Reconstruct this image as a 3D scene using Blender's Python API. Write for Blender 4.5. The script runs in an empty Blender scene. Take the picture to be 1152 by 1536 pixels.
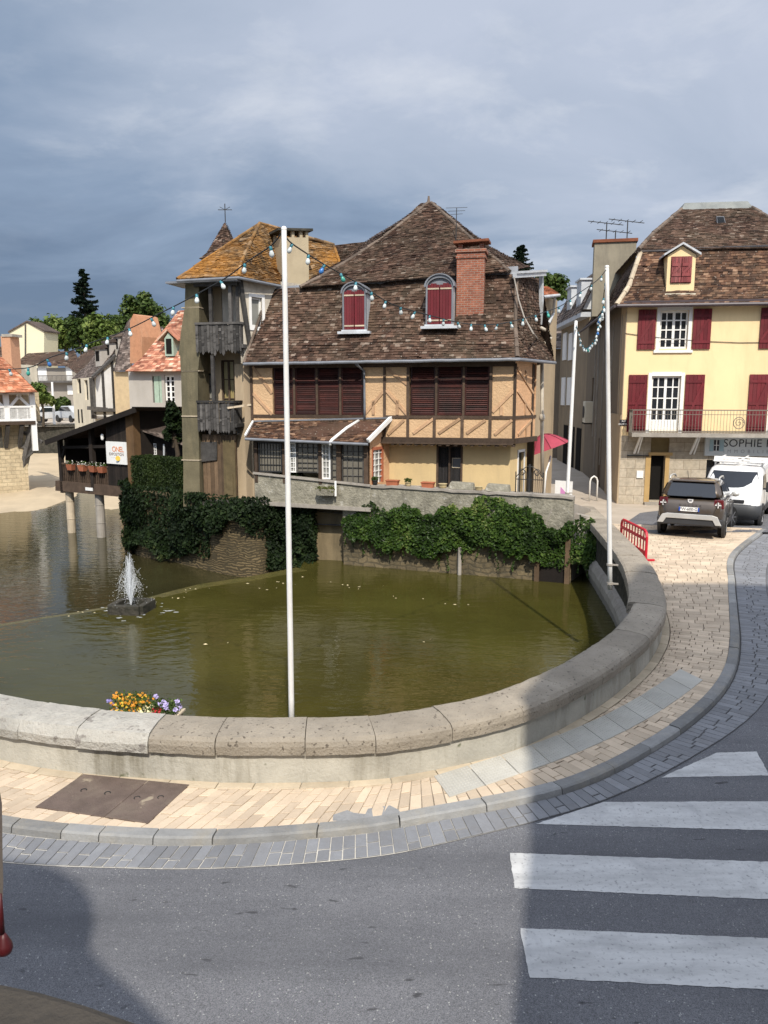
import bpy, math, random
from mathutils import Vector as V, Matrix, noise as mnoise
random.seed(7)
R = random.uniform
rad = math.radians
SC = bpy.context.scene
COL = SC.collection
# ------------------------------------------------------------------ survey: camera model used to measure the place
F, PP, H = 1150.0, rad(8.8), 4.2
CAM = V((0, 0, H))
def ray(px, py):
    u = (px-576)/F; v = (768-py)/F
    return V((u, math.cos(PP)+v*math.sin(PP), -math.sin(PP)+v*math.cos(PP)))
def onz(px, py, z=0.0):
    d = ray(px, py); return CAM + d*((z-H)/d.z)
def at(px, py, Y):
    d = ray(px, py); return CAM + d*(Y/d.y)
class Fr:
    """a facade: vertical plane from plan point a to b; s runs along it, t goes away from the street"""
    def __init__(self, a, b):
        self.o = V((a[0], a[1], 0)); d = V((b[0]-a[0], b[1]-a[1], 0)); self.L = d.length
        self.s = d.normalized(); self.n = V((-self.s.y, self.s.x, 0))
        if self.n.y < 0 and abs(self.n.y) > .05: self.n = -self.n
    def W(self, s, t, z): return self.o + self.s*s + self.n*t + V((0, 0, z))
    def px(self, px, py, t=0):
        d = ray(px, py); o = self.o + self.n*t
        k = (o-CAM).dot(self.n)/d.dot(self.n); p = CAM + d*k
        return (p-self.o).dot(self.s), p.z
    def P(self, px, py, t=0):
        s, z = self.px(px, py, t); return self.W(s, t, z)
def pxfr(p0, Y0, p1, Y1):
    a = at(p0, 590, Y0); b = at(p1, 590, Y1); return Fr(a.xy, b.xy)
def lerp(a, b, k): return a+(b-a)*k
def catmull(P, n):
    """n samples of a smooth curve through the points, with the control index at each sample"""
    P = [V(p) for p in P]; out = []
    m = len(P)-1
    for i in range(n):
        x = i/(n-1)*m; k = min(int(x), m-1); t = x-k
        p0 = P[max(k-1, 0)]; p1 = P[k]; p2 = P[k+1]; p3 = P[min(k+2, m)]
        out.append(.5*((2*p1)+(p2-p0)*t+(2*p0-5*p1+4*p2-p3)*t*t+(3*p1-p0-3*p2+p3)*t**3))
    return out
# ------------------------------------------------------------------ mesh builder
class MB:
    def __init__(self): self.v = []; self.f = []; self.r = []; self.p = []
    def add(self, vs, fs, r=None):
        b = len(self.v); self.v += [V(p) for p in vs]; self.p.append((b, len(self.f)))
        r = random.random() if r is None else r
        for q in fs: self.f.append([b+i for i in q]); self.r.append(r)
    def quad(self, a, b, c, d, r=None): self.add([a, b, c, d], [(0, 1, 2, 3)], r)
    def prism(self, poly, vec, r=None):
        n = len(poly); vec = V(vec); P = [V(p) for p in poly]
        fs = [tuple(range(n)), tuple(range(2*n-1, n-1, -1))]+[(i, i+n, (i+1) % n+n, (i+1) % n) for i in range(n)]
        self.add(P+[p+vec for p in P], fs, r)
    def hexa(self, q0, q1, r=None):
        self.add(list(q0)+list(q1), [(3, 2, 1, 0), (4, 5, 6, 7), (0, 1, 5, 4), (1, 2, 6, 5), (2, 3, 7, 6), (3, 0, 4, 7)], r)
    def box(self, c, d, rz=0, r=None):
        m = Matrix.Rotation(rz, 3, 'Z'); c = V(c); x, y, z = d[0]/2, d[1]/2, d[2]/2
        q = [c+m@V(p) for p in ((-x,-y,-z),(x,-y,-z),(x,y,-z),(-x,y,-z),(-x,-y,z),(x,-y,z),(x,y,z),(-x,y,z))]
        self.hexa(q[:4], q[4:], r)
    def fb(self, fr, s0, s1, t0, t1, z0, z1, r=None):
        w = fr.W
        self.hexa([w(s0,t0,z0), w(s1,t0,z0), w(s1,t1,z0), w(s0,t1,z0)], [w(s0,t0,z1), w(s1,t0,z1), w(s1,t1,z1), w(s0,t1,z1)], r)
    def fp(self, fr, poly, t0, t1, r=None):
        self.prism([fr.W(s, t0, z) for s, z in poly], fr.n*(t1-t0), r)
    def pp(self, fr, pix, t0, t1, r=None):
        self.fp(fr, [fr.px(x, y, t0) for x, y in pix], t0, t1, r)
    def pb(self, fr, x0, y0, x1, y1, t0, t1, r=None):
        s0, za = fr.px(x0, (y0+y1)/2, t0); s1, zb = fr.px(x1, (y0+y1)/2, t0)
        xm = (x0+x1)/2
        self.fb(fr, s0, s1, t0, t1, fr.px(xm, y1, t0)[1], fr.px(xm, y0, t0)[1], r)
    def bar(self, a, b, w, h=None, up=(0, 0, 1), r=None):
        a = V(a); b = V(b); h = h or w; d = (b-a).normalized(); u = V(up)
        x = d.cross(u)
        if x.length < 1e-4: x = d.cross(V((1, 0, 0)))
        x.normalize(); y = x.cross(d).normalized()
        x *= w/2; y *= h/2
        self.hexa([a-x-y, a+x-y, a+x+y, a-x+y], [b-x-y, b+x-y, b+x+y, b-x+y], r)
    def cyl(self, a, b, r0, r1=None, n=10, r=None, caps=True):
        a = V(a); b = V(b); r1 = r0 if r1 is None else r1
        d = (b-a).normalized(); x = d.orthogonal().normalized(); y = d.cross(x)
        vs = []
        for c, q in ((a, r0), (b, r1)):
            for i in range(n):
                t = 2*math.pi*i/n; vs.append(c+x*(q*math.cos(t))+y*(q*math.sin(t)))
        fs = [(i, (i+1) % n, (i+1) % n+n, i+n) for i in range(n)]
        if caps: fs += [tuple(range(n-1, -1, -1)), tuple(range(n, 2*n))]
        self.add(vs, fs, r)
    def tube(self, pts, rr, n=6, r=None):
        pts = [V(p) for p in pts]; rr = rr if isinstance(rr, (list, tuple)) else [rr]*len(pts)
        vs = []; x = None
        for i, p in enumerate(pts):
            d = (pts[min(i+1, len(pts)-1)]-pts[max(i-1, 0)]).normalized()
            x = d.orthogonal().normalized() if x is None else (x-d*x.dot(d)).normalized()
            y = d.cross(x)
            for k in range(n):
                t = 2*math.pi*k/n; vs.append(p+x*(rr[i]*math.cos(t))+y*(rr[i]*math.sin(t)))
        m = len(pts)
        fs = [(i*n+k, i*n+(k+1) % n, (i+1)*n+(k+1) % n, (i+1)*n+k) for i in range(m-1) for k in range(n)]
        fs += [tuple(range(n-1, -1, -1)), tuple(range((m-1)*n, m*n))]
        self.add(vs, fs, r)
    def ball(self, c, d, nu=10, nv=7, r=None):
        c = V(c); d = V(d) if not isinstance(d, (int, float)) else V((d, d, d))
        vs = [c+V((0, 0, d.z))]
        for j in range(1, nv):
            a = math.pi*j/nv
            for i in range(nu):
                t = 2*math.pi*i/nu; vs.append(c+V((d.x*math.sin(a)*math.cos(t), d.y*math.sin(a)*math.sin(t), d.z*math.cos(a))))
        vs.append(c-V((0, 0, d.z))); fs = [(0, 1+i, 1+(i+1) % nu) for i in range(nu)]
        for j in range(nv-2):
            b = 1+j*nu; fs += [(b+i, b+nu+i, b+nu+(i+1) % nu, b+(i+1) % nu) for i in range(nu)]
        b = 1+(nv-2)*nu; fs += [(b+i, len(vs)-1, b+(i+1) % nu) for i in range(nu)]
        self.add(vs, fs, r)
    def lathe(self, c, prof, n=16, r=None):
        c = V(c); vs = []
        for q, z in prof:
            for i in range(n):
                t = 2*math.pi*i/n; vs.append(c+V((q*math.cos(t), q*math.sin(t), z)))
        m = len(prof)
        fs = [(j*n+i, j*n+(i+1) % n, (j+1)*n+(i+1) % n, (j+1)*n+i) for j in range(m-1) for i in range(n)]
        fs += [tuple(range(n-1, -1, -1)), tuple(range((m-1)*n, m*n))]
        self.add(vs, fs, r)
    def leaf(self, c, s, up=None):
        c = V(c); a = V((R(-1, 1), R(-1, 1), R(-1, 1))).normalized()
        if up is not None: a = (a*.7+V(up)).normalized()
        x = a.orthogonal().normalized(); y = a.cross(x); t = R(0, 6.28)
        x, y = x*math.cos(t)+y*math.sin(t), y*math.cos(t)-x*math.sin(t)
        s *= R(.7, 1.3)
        r = max(0, min(1, .42+.55*mnoise.noise(c*1.1)+.35*mnoise.noise(c*4)+R(-.28, .28)))   # fresh and old growth in patches
        self.add([c-y*s*.6, c+x*s*.38+a*s*.1, c+y*s*.6, c-x*s*.38+a*s*.1], [(0, 1, 2, 3)], r)
    def tiles(self, bl, br, tr, tl, rowh=.105, tw=.15, lift=.026, jit=.011, face=None):
        bl, br, tr, tl = V(bl), V(br), V(tr), V(tl)
        n = (br-bl).cross(tl-bl) if (tl-bl).length > .01 else (br-bl).cross(tr-bl)
        n.normalize()
        f = V(face) if face is not None else CAM-(bl+br+tr+tl)/4
        if n.dot(f) < 0: n = -n
        L = max((tl-bl).length, (tr-br).length); N = max(1, int(round(L/rowh)))
        self.quad(bl-n*.02, br-n*.02, tr-n*.02, tl-n*.02, .35)
        for i in range(N):
            v0 = i/N; v1 = min(1, (i+1.25)/N)
            sag = R(-.006, .006)
            l0 = lerp(bl, tl, v0); r0 = lerp(br, tr, v0); l1 = lerp(bl, tl, v1); r1 = lerp(br, tr, v1)
            w = (r0-l0).length; M = max(1, int(round(w/tw)))
            for j in range(-1, M):
                u0 = (j+.5*(i % 2)+R(-.05, .05))/M; u1 = (j+1+.5*(i % 2)+R(-.05, .05))/M
                u0 = max(0, u0); u1 = min(1, u1)
                if u1-u0 < .01/M: continue
                if random.random() < .006: continue
                h = lift+sag+R(-jit, jit); k = R(-jit, jit)*.6; dz = (l1-l0)*R(-.1, .1)
                if i == 0: dz *= .3
                a = lerp(l0, r0, u0)+dz; b = lerp(l0, r0, u1)+dz; c = lerp(l1, r1, u1); d = lerp(l1, r1, u0)
                wv = lambda p: n*(.045*mnoise.noise(p*.75)*min(1, 6*v0, 6*(1-v0))+.012*mnoise.noise(p*3))
                a, b, c, d = a+wv(a), b+wv(b), c+wv(c), d+wv(d)
                if random.random() < .012: a = a+(l0-l1)*R(.1, .35); b = b+(l0-l1)*R(.1, .35)
                self.add([a+n*(h+k), b+n*(h-k), c+n*.004, d+n*.004, a-n*.015, b-n*.015], [(0, 1, 2, 3), (4, 5, 1, 0)])
    def ridge(self, a, b, r=.07, n=None):
        a = V(a); b = V(b); L = (b-a).length; N = max(1, int(L/.32))
        for i in range(N):
            p = lerp(a, b, i/N); q = lerp(a, b, (i+1.08)/N)
            j = V((0, 0, R(-.012, .012)))
            self.cyl(p+j, q+j, r*R(.92, 1.1), r*R(.8, .95), 8)
    def text(self, s, size, o, x, y, ext=.004, spacing=1.0, align='CENTER'):
        """writing: o is the centre, x and y its axes"""
        cu = bpy.data.curves.new('writing', 'FONT'); cu.body = s; cu.size = size; cu.align_x = align; cu.align_y = 'CENTER'
        cu.space_character = spacing; cu.resolution_u = 3
        ob = bpy.data.objects.new('writing', cu); COL.objects.link(ob)
        dg = bpy.context.evaluated_depsgraph_get(); dg.update()
        me = bpy.data.meshes.new_from_object(ob.evaluated_get(dg))
        x = V(x).normalized(); y = V(y).normalized(); n = x.cross(y)
        self.add([V(o)+x*v.co.x+y*v.co.y+n*ext for v in me.vertices], [tuple(p.vertices) for p in me.polygons])
        bpy.data.objects.remove(ob); bpy.data.meshes.remove(me); bpy.data.curves.remove(cu)
    def wall(self, fr, s0, s1, z0, z1, t=0, depth=.14, holes=(), r=None):
        """a facade sheet with real openings and their reveals"""
        S = sorted({s0, s1, *[h[0] for h in holes], *[h[1] for h in holes]}); Z = sorted({z0, z1, *[h[2] for h in holes], *[h[3] for h in holes]})
        S = [s for s in S if s0-1e-6 <= s <= s1+1e-6]; Z = [z for z in Z if z0-1e-6 <= z <= z1+1e-6]
        w = fr.W; r = .5 if r is None else r
        for i in range(len(S)-1):
            for j in range(len(Z)-1):
                cs = (S[i]+S[i+1])/2; cz = (Z[j]+Z[j+1])/2
                if any(h[0] < cs < h[1] and h[2] < cz < h[3] for h in holes): continue
                self.quad(w(S[i], t, Z[j]), w(S[i+1], t, Z[j]), w(S[i+1], t, Z[j+1]), w(S[i], t, Z[j+1]), r)
        for a, b, c, d in holes:
            e = t+depth
            self.quad(w(a,t,c), w(b,t,c), w(b,e,c), w(a,e,c), r); self.quad(w(a,t,d), w(a,e,d), w(b,e,d), w(b,t,d), r)
            self.quad(w(a,t,c), w(a,e,c), w(a,e,d), w(a,t,d), r); self.quad(w(b,t,c), w(b,t,d), w(b,e,d), w(b,e,c), r)
WLOC = {}
def wl(o): return WLOC.get(o.name, V((0, 0, 0)))
def mesh(name, mb, m, parent=None, local=False, smooth=False, bev=0, sub=0, per=0):
    """links a builder as ONE mesh object; per=k makes every k shapes an object of their own"""
    if per:
        o = None; P = mb.p+[(len(mb.v), len(mb.f))]
        for i in range(0, len(mb.p), per):
            (v0, f0), (v1, f1) = P[i], P[min(i+per, len(mb.p))]; q = MB(); q.v = mb.v[v0:v1]; q.f = [[x-v0 for x in f] for f in mb.f[f0:f1]]; q.r = mb.r[f0:f1]
            o = mesh(name, q, m, parent, local, smooth, bev, sub)
        return o
    me = bpy.data.meshes.new(name)
    off = V((0, 0, 0)) if (local or parent is None) else wl(parent)
    me.from_pydata([v-off for v in mb.v], [], mb.f); me.update()
    at_ = me.attributes.new('rnd', 'FLOAT', 'FACE'); at_.data.foreach_set('value', mb.r)
    for k in (m if isinstance(m, (list, tuple)) else [m]): me.materials.append(k)
    if smooth: me.polygons.foreach_set('use_smooth', [True]*len(me.polygons))
    o = bpy.data.objects.new(name, me); COL.objects.link(o)
    if parent is not None: o.parent = parent; WLOC[o.name] = off
    if sub: md = o.modifiers.new('sub', 'SUBSURF'); md.levels = md.render_levels = sub
    if bev:
        md = o.modifiers.new('bev', 'BEVEL'); md.width = bev; md.segments = 2; md.limit_method = 'ANGLE'; md.angle_limit = rad(40)
    return o
def tag(o, label, cat, group=None):
    o['label'] = label; o['category'] = cat
    if group: o['group'] = group
    return o
def thing(name, label, cat, loc=(0, 0, 0), group=None, rz=0):
    o = bpy.data.objects.new(name, None); COL.objects.link(o); o.location = loc; o.rotation_euler.z = rz
    o.empty_display_size = .3
    WLOC[o.name] = V(loc); return tag(o, label, cat, group)
def solo(name, mb, m, label, cat, group=None, **k):
    """a thing that is one mesh, its origin at its base"""
    lo = V((sum(v.x for v in mb.v)/len(mb.v), sum(v.y for v in mb.v)/len(mb.v), min(v.z for v in mb.v)))
    for v in mb.v: v -= lo
    o = mesh(name, mb, m, **k); o.location = lo; WLOC[o.name] = lo; return tag(o, label, cat, group)
def struct(name, mb, m, **k): o = mesh(name, mb, m, **k); o['kind'] = 'structure'; return o
def dup(root, loc, rz=0, label=None, group=None):
    r = root.copy(); COL.objects.link(r); r.location = loc; r.rotation_euler.z = rz; WLOC[r.name] = V(loc)
    if label: r['label'] = label
    if group: r['group'] = group
    for ch in [c for c in COL.objects if c.parent == root]:
        c = ch.copy(); COL.objects.link(c); c.parent = r
        for g in [q for q in COL.objects if q.parent == ch]:
            d = g.copy(); COL.objects.link(d); d.parent = c
    return r
# ------------------------------------------------------------------ materials
class NT:
    def __init__(self, name):
        self.m = bpy.data.materials.new(name); self.m.use_nodes = True
        self.t = self.m.node_tree; self.b = self.t.nodes['Principled BSDF']
    def n(self, kind, **k):
        x = self.t.nodes.new('ShaderNode'+kind)
        for a, b in k.items():
            if a.startswith('i_'):
                x.inputs[a[2:].replace('_', ' ')].default_value = b
            else: setattr(x, a, b)
        return x
    def l(self, a, b): self.t.links.new(a, b)
    def noise(self, vec, scale, detail=4, rough=.6, dist=0):
        x = self.n('TexNoise'); x.inputs['Scale'].default_value = scale; x.inputs['Detail'].default_value = detail
        x.inputs['Roughness'].default_value = rough; x.inputs['Distortion'].default_value = dist
        self.l(vec, x.inputs['Vector']); return x.outputs['Fac']
    def ramp(self, fac, stops):
        x = self.n('ValToRGB'); cr = x.color_ramp
        while len(cr.elements) < len(stops): cr.elements.new(.5)
        for e, (p, c) in zip(cr.elements, stops): e.position = p; e.color = (*c, 1) if len(c) == 3 else c
        self.l(fac, x.inputs['Fac']); return x.outputs['Color']
    def mix(self, a, b, fac, mode='MIX'):
        x = self.n('MixRGB'); x.blend_type = mode
        for s, q in ((x.inputs['Fac'], fac), (x.inputs['Color1'], a), (x.inputs['Color2'], b)):
            if isinstance(q, (int, float)): s.default_value = q
            elif isinstance(q, tuple): s.default_value = (*q, 1)
            else: self.l(q, s)
        return x.outputs['Color']
    def maprange(self, v, a, b, c, d):
        x = self.n('MapRange'); x.inputs[1].default_value = a; x.inputs[2].default_value = b; x.inputs[3].default_value = c; x.inputs[4].default_value = d
        self.l(v, x.inputs[0]); return x.outputs[0]
    def math(self, op, a, b=0.0):
        x = self.n('Math'); x.operation = op
        for s, q in ((x.inputs[0], a), (x.inputs[1], b)):
            if isinstance(q, (int, float)): s.default_value = q
            else: self.l(q, s)
        return x.outputs[0]
    def bump(self, h, strength=.4, dist=.02, prev=None):
        x = self.n('Bump'); x.inputs['Strength'].default_value = strength; x.inputs['Distance'].default_value = dist
        self.l(h, x.inputs['Height'])
        if prev is not None: self.l(prev, x.inputs['Normal'])
        return x.outputs['Normal']
    def obj(self): return self.n('TexCoord').outputs['Object']
    def rnd(self): return self.n('Attribute', attribute_name='rnd').outputs['Fac']
def sc(c, k): return tuple(min(1, x*k) for x in c)
def mat(name, col, var=.3, scale=2.0, rnd=.0, rough=.85, bump=.3, bscale=30, bdist=.015, dirt=None, dirtamt=.5, dscale=1.2, streak=False, metal=0, spec=.3, spots=None, spotscale=14, spotlo=.62, xdark=None):
    """painted, stone, plaster and wood surfaces: broad mottling, per-piece tint, dirt patches, spots, fine bump"""
    k = NT(name); o = k.obj()
    c = k.ramp(k.noise(o, scale, 6, .65), [(.25, sc(col, 1-var)), (.5, col), (.78, sc(col, 1+var))])
    if rnd:
        f = k.maprange(k.rnd(), 0, 1, 1-rnd, 1+rnd)
        x = k.n('CombineXYZ'); [k.l(f, x.inputs[i]) for i in range(3)]
        c = k.mix(c, x.outputs[0], 1.0, 'MULTIPLY')
    if dirt:
        vec = o
        if streak:
            mp = k.n('Mapping'); mp.inputs['Scale'].default_value = (1, 1, .18); k.l(o, mp.inputs['Vector']); vec = mp.outputs[0]
        d = k.noise(vec, dscale, 8, .7, .4)
        c = k.mix(c, dirt, k.maprange(d, .48, .72, 0, dirtamt))
    if xdark:                                              # blends to a darker colour beyond a place along x
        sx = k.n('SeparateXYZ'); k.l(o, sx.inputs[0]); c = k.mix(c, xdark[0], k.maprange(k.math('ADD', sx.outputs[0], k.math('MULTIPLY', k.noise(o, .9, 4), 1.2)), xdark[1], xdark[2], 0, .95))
    if spots:
        d = k.noise(o, spotscale, 3, .5); c = k.mix(c, spots, k.maprange(d, spotlo, spotlo+.06, 0, .85))
    k.l(c, k.b.inputs['Base Color'])
    k.b.inputs['Roughness'].default_value = rough; k.b.inputs['Metallic'].default_value = metal
    k.b.inputs['Specular IOR Level'].default_value = spec
    if bump: k.l(k.bump(k.noise(o, bscale, 5, .6), bump, bdist), k.b.inputs['Normal'])
    return k.m
def tilemat(name, stops, lichen=None, lam=.5, lscale=.9, moss=(.025, .02, .015)):
    k = NT(name); o = k.obj()
    c = k.ramp(k.rnd(), stops)
    big = k.maprange(k.noise(o, .55, 5, .6), .3, .7, .6, 1.45); x3 = k.n('CombineXYZ'); [k.l(big, x3.inputs[i]) for i in range(3)]; c = k.mix(c, x3.outputs[0], 1, 'MULTIPLY')
    mv = k.n('Mapping'); mv.inputs['Scale'].default_value = (2.6, 2.6, .4); k.l(o, mv.inputs[0]); stv = k.maprange(k.noise(mv.outputs[0], 1.3, 5, .6), .35, .68, .72, 1.3); x4 = k.n('CombineXYZ'); [k.l(stv, x4.inputs[i]) for i in range(3)]; c = k.mix(c, x4.outputs[0], 1, 'MULTIPLY')
    d = k.noise(o, 1.1, 6, .65)
    c = k.mix(c, moss, k.maprange(d, .5, .75, 0, .65))
    if lichen:
        e = k.noise(o, lscale, 7, .7); c = k.mix(c, lichen, k.maprange(e, .42, .62, 0, lam))
    sp = k.noise(o, 17, 3, .5); c = k.mix(c, (.42, .38, .32), k.maprange(sp, .66, .72, 0, .6))
    k.l(c, k.b.inputs['Base Color']); k.b.inputs['Roughness'].default_value = .9; k.b.inputs['Specular IOR Level'].default_value = .2
    k.l(k.bump(k.noise(o, 45, 4, .6), .5, .01), k.b.inputs['Normal'])
    return k.m
def brickmat(name, fr, c1, c2, mortar, bw, bh, ms=.012, dirt=None, bump=.6, offset=.5, dirtamt=.5, warp=0):
    """courses laid along a facade"""
    k = NT(name); o = k.obj()
    d = k.n('VectorMath', operation='DOT_PRODUCT'); k.l(o, d.inputs[0]); d.inputs[1].default_value = fr.s if fr else (1, 0, 0)
    s = k.n('SeparateXYZ'); k.l(o, s.inputs[0]); c = k.n('CombineXYZ')
    if fr is None: k.l(k.math('ADD', s.outputs[0], s.outputs[1]), c.inputs[0])
    else: k.l(d.outputs['Value'], c.inputs[0])
    k.l(s.outputs[2], c.inputs[1]); vec = c.outputs[0]
    if warp:
        nz = k.n('TexNoise'); nz.inputs['Scale'].default_value = 2.2; nz.inputs['Detail'].default_value = 3; k.l(o, nz.inputs['Vector'])
        sc_ = k.n('VectorMath', operation='SCALE'); k.l(nz.outputs['Color'], sc_.inputs[0]); sc_.inputs['Scale'].default_value = warp
        ad = k.n('VectorMath', operation='ADD'); k.l(vec, ad.inputs[0]); k.l(sc_.outputs[0], ad.inputs[1]); vec = ad.outputs[0]
    b = k.n('TexBrick'); k.l(vec, b.inputs['Vector']); b.offset = offset; b.squash = .8 if warp else 1; b.squash_frequency = 3
    b.inputs['Color1'].default_value = (*c1, 1); b.inputs['Color2'].default_value = (*c2, 1); b.inputs['Mortar'].default_value = (*mortar, 1)
    b.inputs['Scale'].default_value = 1; b.inputs['Mortar Size'].default_value = ms; b.inputs['Brick Width'].default_value = bw; b.inputs['Row Height'].default_value = bh
    b.inputs['Mortar Smooth'].default_value = .3
    col = k.mix(b.outputs['Color'], k.ramp(k.noise(o, 5, 6, .7), [(.3, (.55, .55, .55)), (.7, (1.15, 1.12, 1.08))]), .8, 'MULTIPLY')
    if dirt: col = k.mix(col, dirt, k.maprange(k.noise(o, 1.3, 7, .7), .45, .7, 0, dirtamt))
    k.l(col, k.b.inputs['Base Color']); k.b.inputs['Roughness'].default_value = .9; k.b.inputs['Specular IOR Level'].default_value = .2
    n1 = k.bump(b.outputs['Fac'], bump, -.012); k.l(k.bump(k.noise(o, 40, 4, .6), .4, .01, n1), k.b.inputs['Normal'])
    return k.m
def leafmat(name, stops, rough=.5):
    k = NT(name); c = k.ramp(k.rnd(), stops); k.l(c, k.b.inputs['Base Color'])
    k.b.inputs['Roughness'].default_value = rough; k.b.inputs['Specular IOR Level'].default_value = .16
    tr = k.n('BsdfTranslucent'); k.l(c, tr.inputs['Color']); mx = k.n('MixShader'); mx.inputs[0].default_value = .25
    k.l(k.b.outputs[0], mx.inputs[1]); k.l(tr.outputs[0], mx.inputs[2]); k.l(mx.outputs[0], k.t.nodes['Material Output'].inputs[0])
    return k.m
def plain(name, col, rough=.5, metal=0, spec=.5, coat=0):
    k = NT(name); k.b.inputs['Base Color'].default_value = (*col, 1); k.b.inputs['Roughness'].default_value = rough
    k.b.inputs['Metallic'].default_value = metal; k.b.inputs['Specular IOR Level'].default_value = spec; k.b.inputs['Coat Weight'].default_value = coat
    o = k.obj(); k.l(k.mix(k.ramp(k.noise(o, 3, 5, .6), [(.3, sc(col, .82)), (.7, sc(col, 1.12))]), col, .3), k.b.inputs['Base Color'])
    return k.m
m = {}
BR = [(.0, (.024, .014, .010)), (.3, (.052, .029, .020)), (.65, (.085, .048, .033)), (.92, (.12, .074, .053)), (1, (.24, .19, .15))]
m['tile'] = tilemat('brown_tile', BR, lichen=(.11, .085, .055), lam=.35)
m['tile_red'] = tilemat('red_brown_tile', [(0, (.035, .02, .014)), (.4, (.08, .042, .028)), (.8, (.15, .078, .045)), (1, (.27, .17, .11))], lichen=(.08, .055, .036), lam=.5)
m['tile_orange'] = tilemat('lichen_tile', [(0, (.06, .042, .026)), (.4, (.14, .088, .045)), (.8, (.23, .135, .055)), (1, (.34, .25, .16))], lichen=(.42, .18, .025), lam=.62, lscale=.45)
m['tile_new'] = tilemat('new_orange_tile', [(0, (.27, .10, .05)), (.5, (.44, .165, .085)), (1, (.54, .28, .17))], moss=(.3, .1, .05))
m['tile_mix'] = tilemat('patched_orange_tile', [(0, (.18, .065, .04)), (.4, (.34, .13, .08)), (.8, (.48, .24, .15)), (1, (.52, .38, .28))], moss=(.2, .1, .06))
m['tile_grey'] = tilemat('grey_brown_tile', [(0, (.05, .04, .035)), (.5, (.12, .09, .075)), (1, (.25, .2, .17))])
m['mortar'] = mat('ridge_mortar', (.13, .098, .075), .4, 6, rnd=.3, bump=.6)
m['ochre'] = mat('ochre_render', (.56, .375, .215), .12, 1.2, dirt=(.38, .26, .16), dirtamt=.45, dscale=1.5, streak=True, bump=.9, bscale=14, bdist=.03)
m['peach'] = mat('peach_render', (.62, .37, .205), .14, 2.0, dirt=(.35, .24, .15), dirtamt=.4, bump=.9, bscale=14, bdist=.03)
m['gfochre'] = mat('yellow_ochre_render', (.60, .45, .235), .1, .9, dirt=(.42, .32, .19), dirtamt=.55, dscale=1.1, streak=True, bump=.35, bscale=22)
m['cream'] = mat('white_render', (.66, .6, .47), .1, 1.5, dirt=(.4, .34, .25), dirtamt=.4, streak=True)
m['yellow'] = mat('yellow_render', (.80, .615, .345), .05, .8, dirt=(.60, .455, .25), dirtamt=.65, dscale=.8, streak=True, bump=.15, bscale=40)
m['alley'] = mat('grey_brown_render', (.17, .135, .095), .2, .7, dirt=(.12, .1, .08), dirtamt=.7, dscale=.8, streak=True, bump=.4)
m['tan'] = mat('tan_render', (.42, .33, .22), .15, .8, dirt=(.2, .16, .12), dirtamt=.6, streak=True, bump=.4)
m['greywall'] = mat('pale_grey_render', (.40, .37, .33), .12, .8, dirt=(.3, .27, .22), dirtamt=.4, streak=True)
m['oldplaster'] = mat('weathered_white_plaster', (.5, .45, .37), .25, 2.2, dirt=(.24, .18, .12), dirtamt=.75, dscale=1.8, streak=True, bump=.6)
m['timber'] = mat('dark_timber', (.075, .05, .034), .4, 5, rnd=.3, bump=.6, bscale=25)
m['brace'] = mat('pale_brown_timber', (.42, .265, .155), .3, 5, rnd=.25, bump=.5)
m['greywood'] = mat('weathered_grey_wood', (.075, .07, .065), .5, 5, rnd=.6, bump=.8, bscale=30)
m['brownwood'] = mat('brown_planks', (.13, .085, .05), .35, 4, rnd=.35, bump=.6, dirt=(.05, .04, .03), streak=True)
m['blackwood'] = mat('black_brown_boards', (.018, .013, .010), .35, 4, rnd=.4, bump=.6)
m['redshut'] = mat('red_shutter_paint', (.125, .012, .017), .2, 4, rnd=.2, rough=.6, bump=.25, bscale=40, spec=.3, dirt=(.16, .045, .045), dirtamt=.4, streak=True)
m['fadedshut'] = mat('faded_red_shutter_paint', (.22, .05, .05), .3, 5, rnd=.3, rough=.7, dirt=(.3, .2, .17), dirtamt=.4, dscale=3, streak=True)
m['louver'] = mat('dark_red_louver_paint', (.042, .010, .007), .45, 4, rnd=.6, rough=.6, dirt=(.008, .006, .005), dirtamt=.8)
m['zinc'] = mat('zinc_sheet', (.17, .18, .20), .25, 3, rough=.5, bump=.2, spec=.5, dirt=(.1, .1, .1))
m['palezinc'] = mat('pale_zinc', (.48, .5, .52), .2, 3, rough=.5, bump=.15, dirt=(.3, .28, .25))
m['white'] = mat('white_paint', (.78, .77, .74), .06, 5, rough=.5, bump=.15, dirt=(.5, .46, .4), dirtamt=.35, streak=True)
m['glass'] = plain('window_glass', (.02, .023, .028), .08, spec=.6)
m['curtain'] = plain('curtained_glass', (.22, .22, .2), .25)
m['dark'] = plain('dark_interior', (.012, .011, .01), .9, spec=.1)
m['iron'] = plain('black_iron', (.02, .02, .02), .6)
m['moss'] = mat('mossy_stone', (.148, .126, .076), .35, 1.3, dirt=(.06, .058, .038), dirtamt=.9, dscale=1.5, streak=True, bump=.7, bscale=20)
m['coping'] = mat('brown_coping_stone', (.30, .26, .205), .25, 2.2, rnd=.12, bump=1.0, bscale=35, bdist=.02, spots=(.08, .065, .05), spotscale=22, spotlo=.63, dirt=(.36, .32, .27), dirtamt=.3, dscale=2.5)
m['coping_pale'] = mat('pale_coping_stone', (.40, .38, .335), .25, 3, rnd=.08, bump=1.0, bscale=30, bdist=.025, spots=(.2, .18, .16), spotscale=9, spotlo=.62, dirt=(.3, .27, .23), dirtamt=.7, dscale=3)
m['parapet'] = mat('cement_render', (.41, .39, .335), .25, 1.6, bump=.8, bscale=25, dirt=(.17, .15, .105), dirtamt=1, dscale=2.0, streak=True, spots=(.09, .1, .05), spotscale=5, spotlo=.66)
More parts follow.
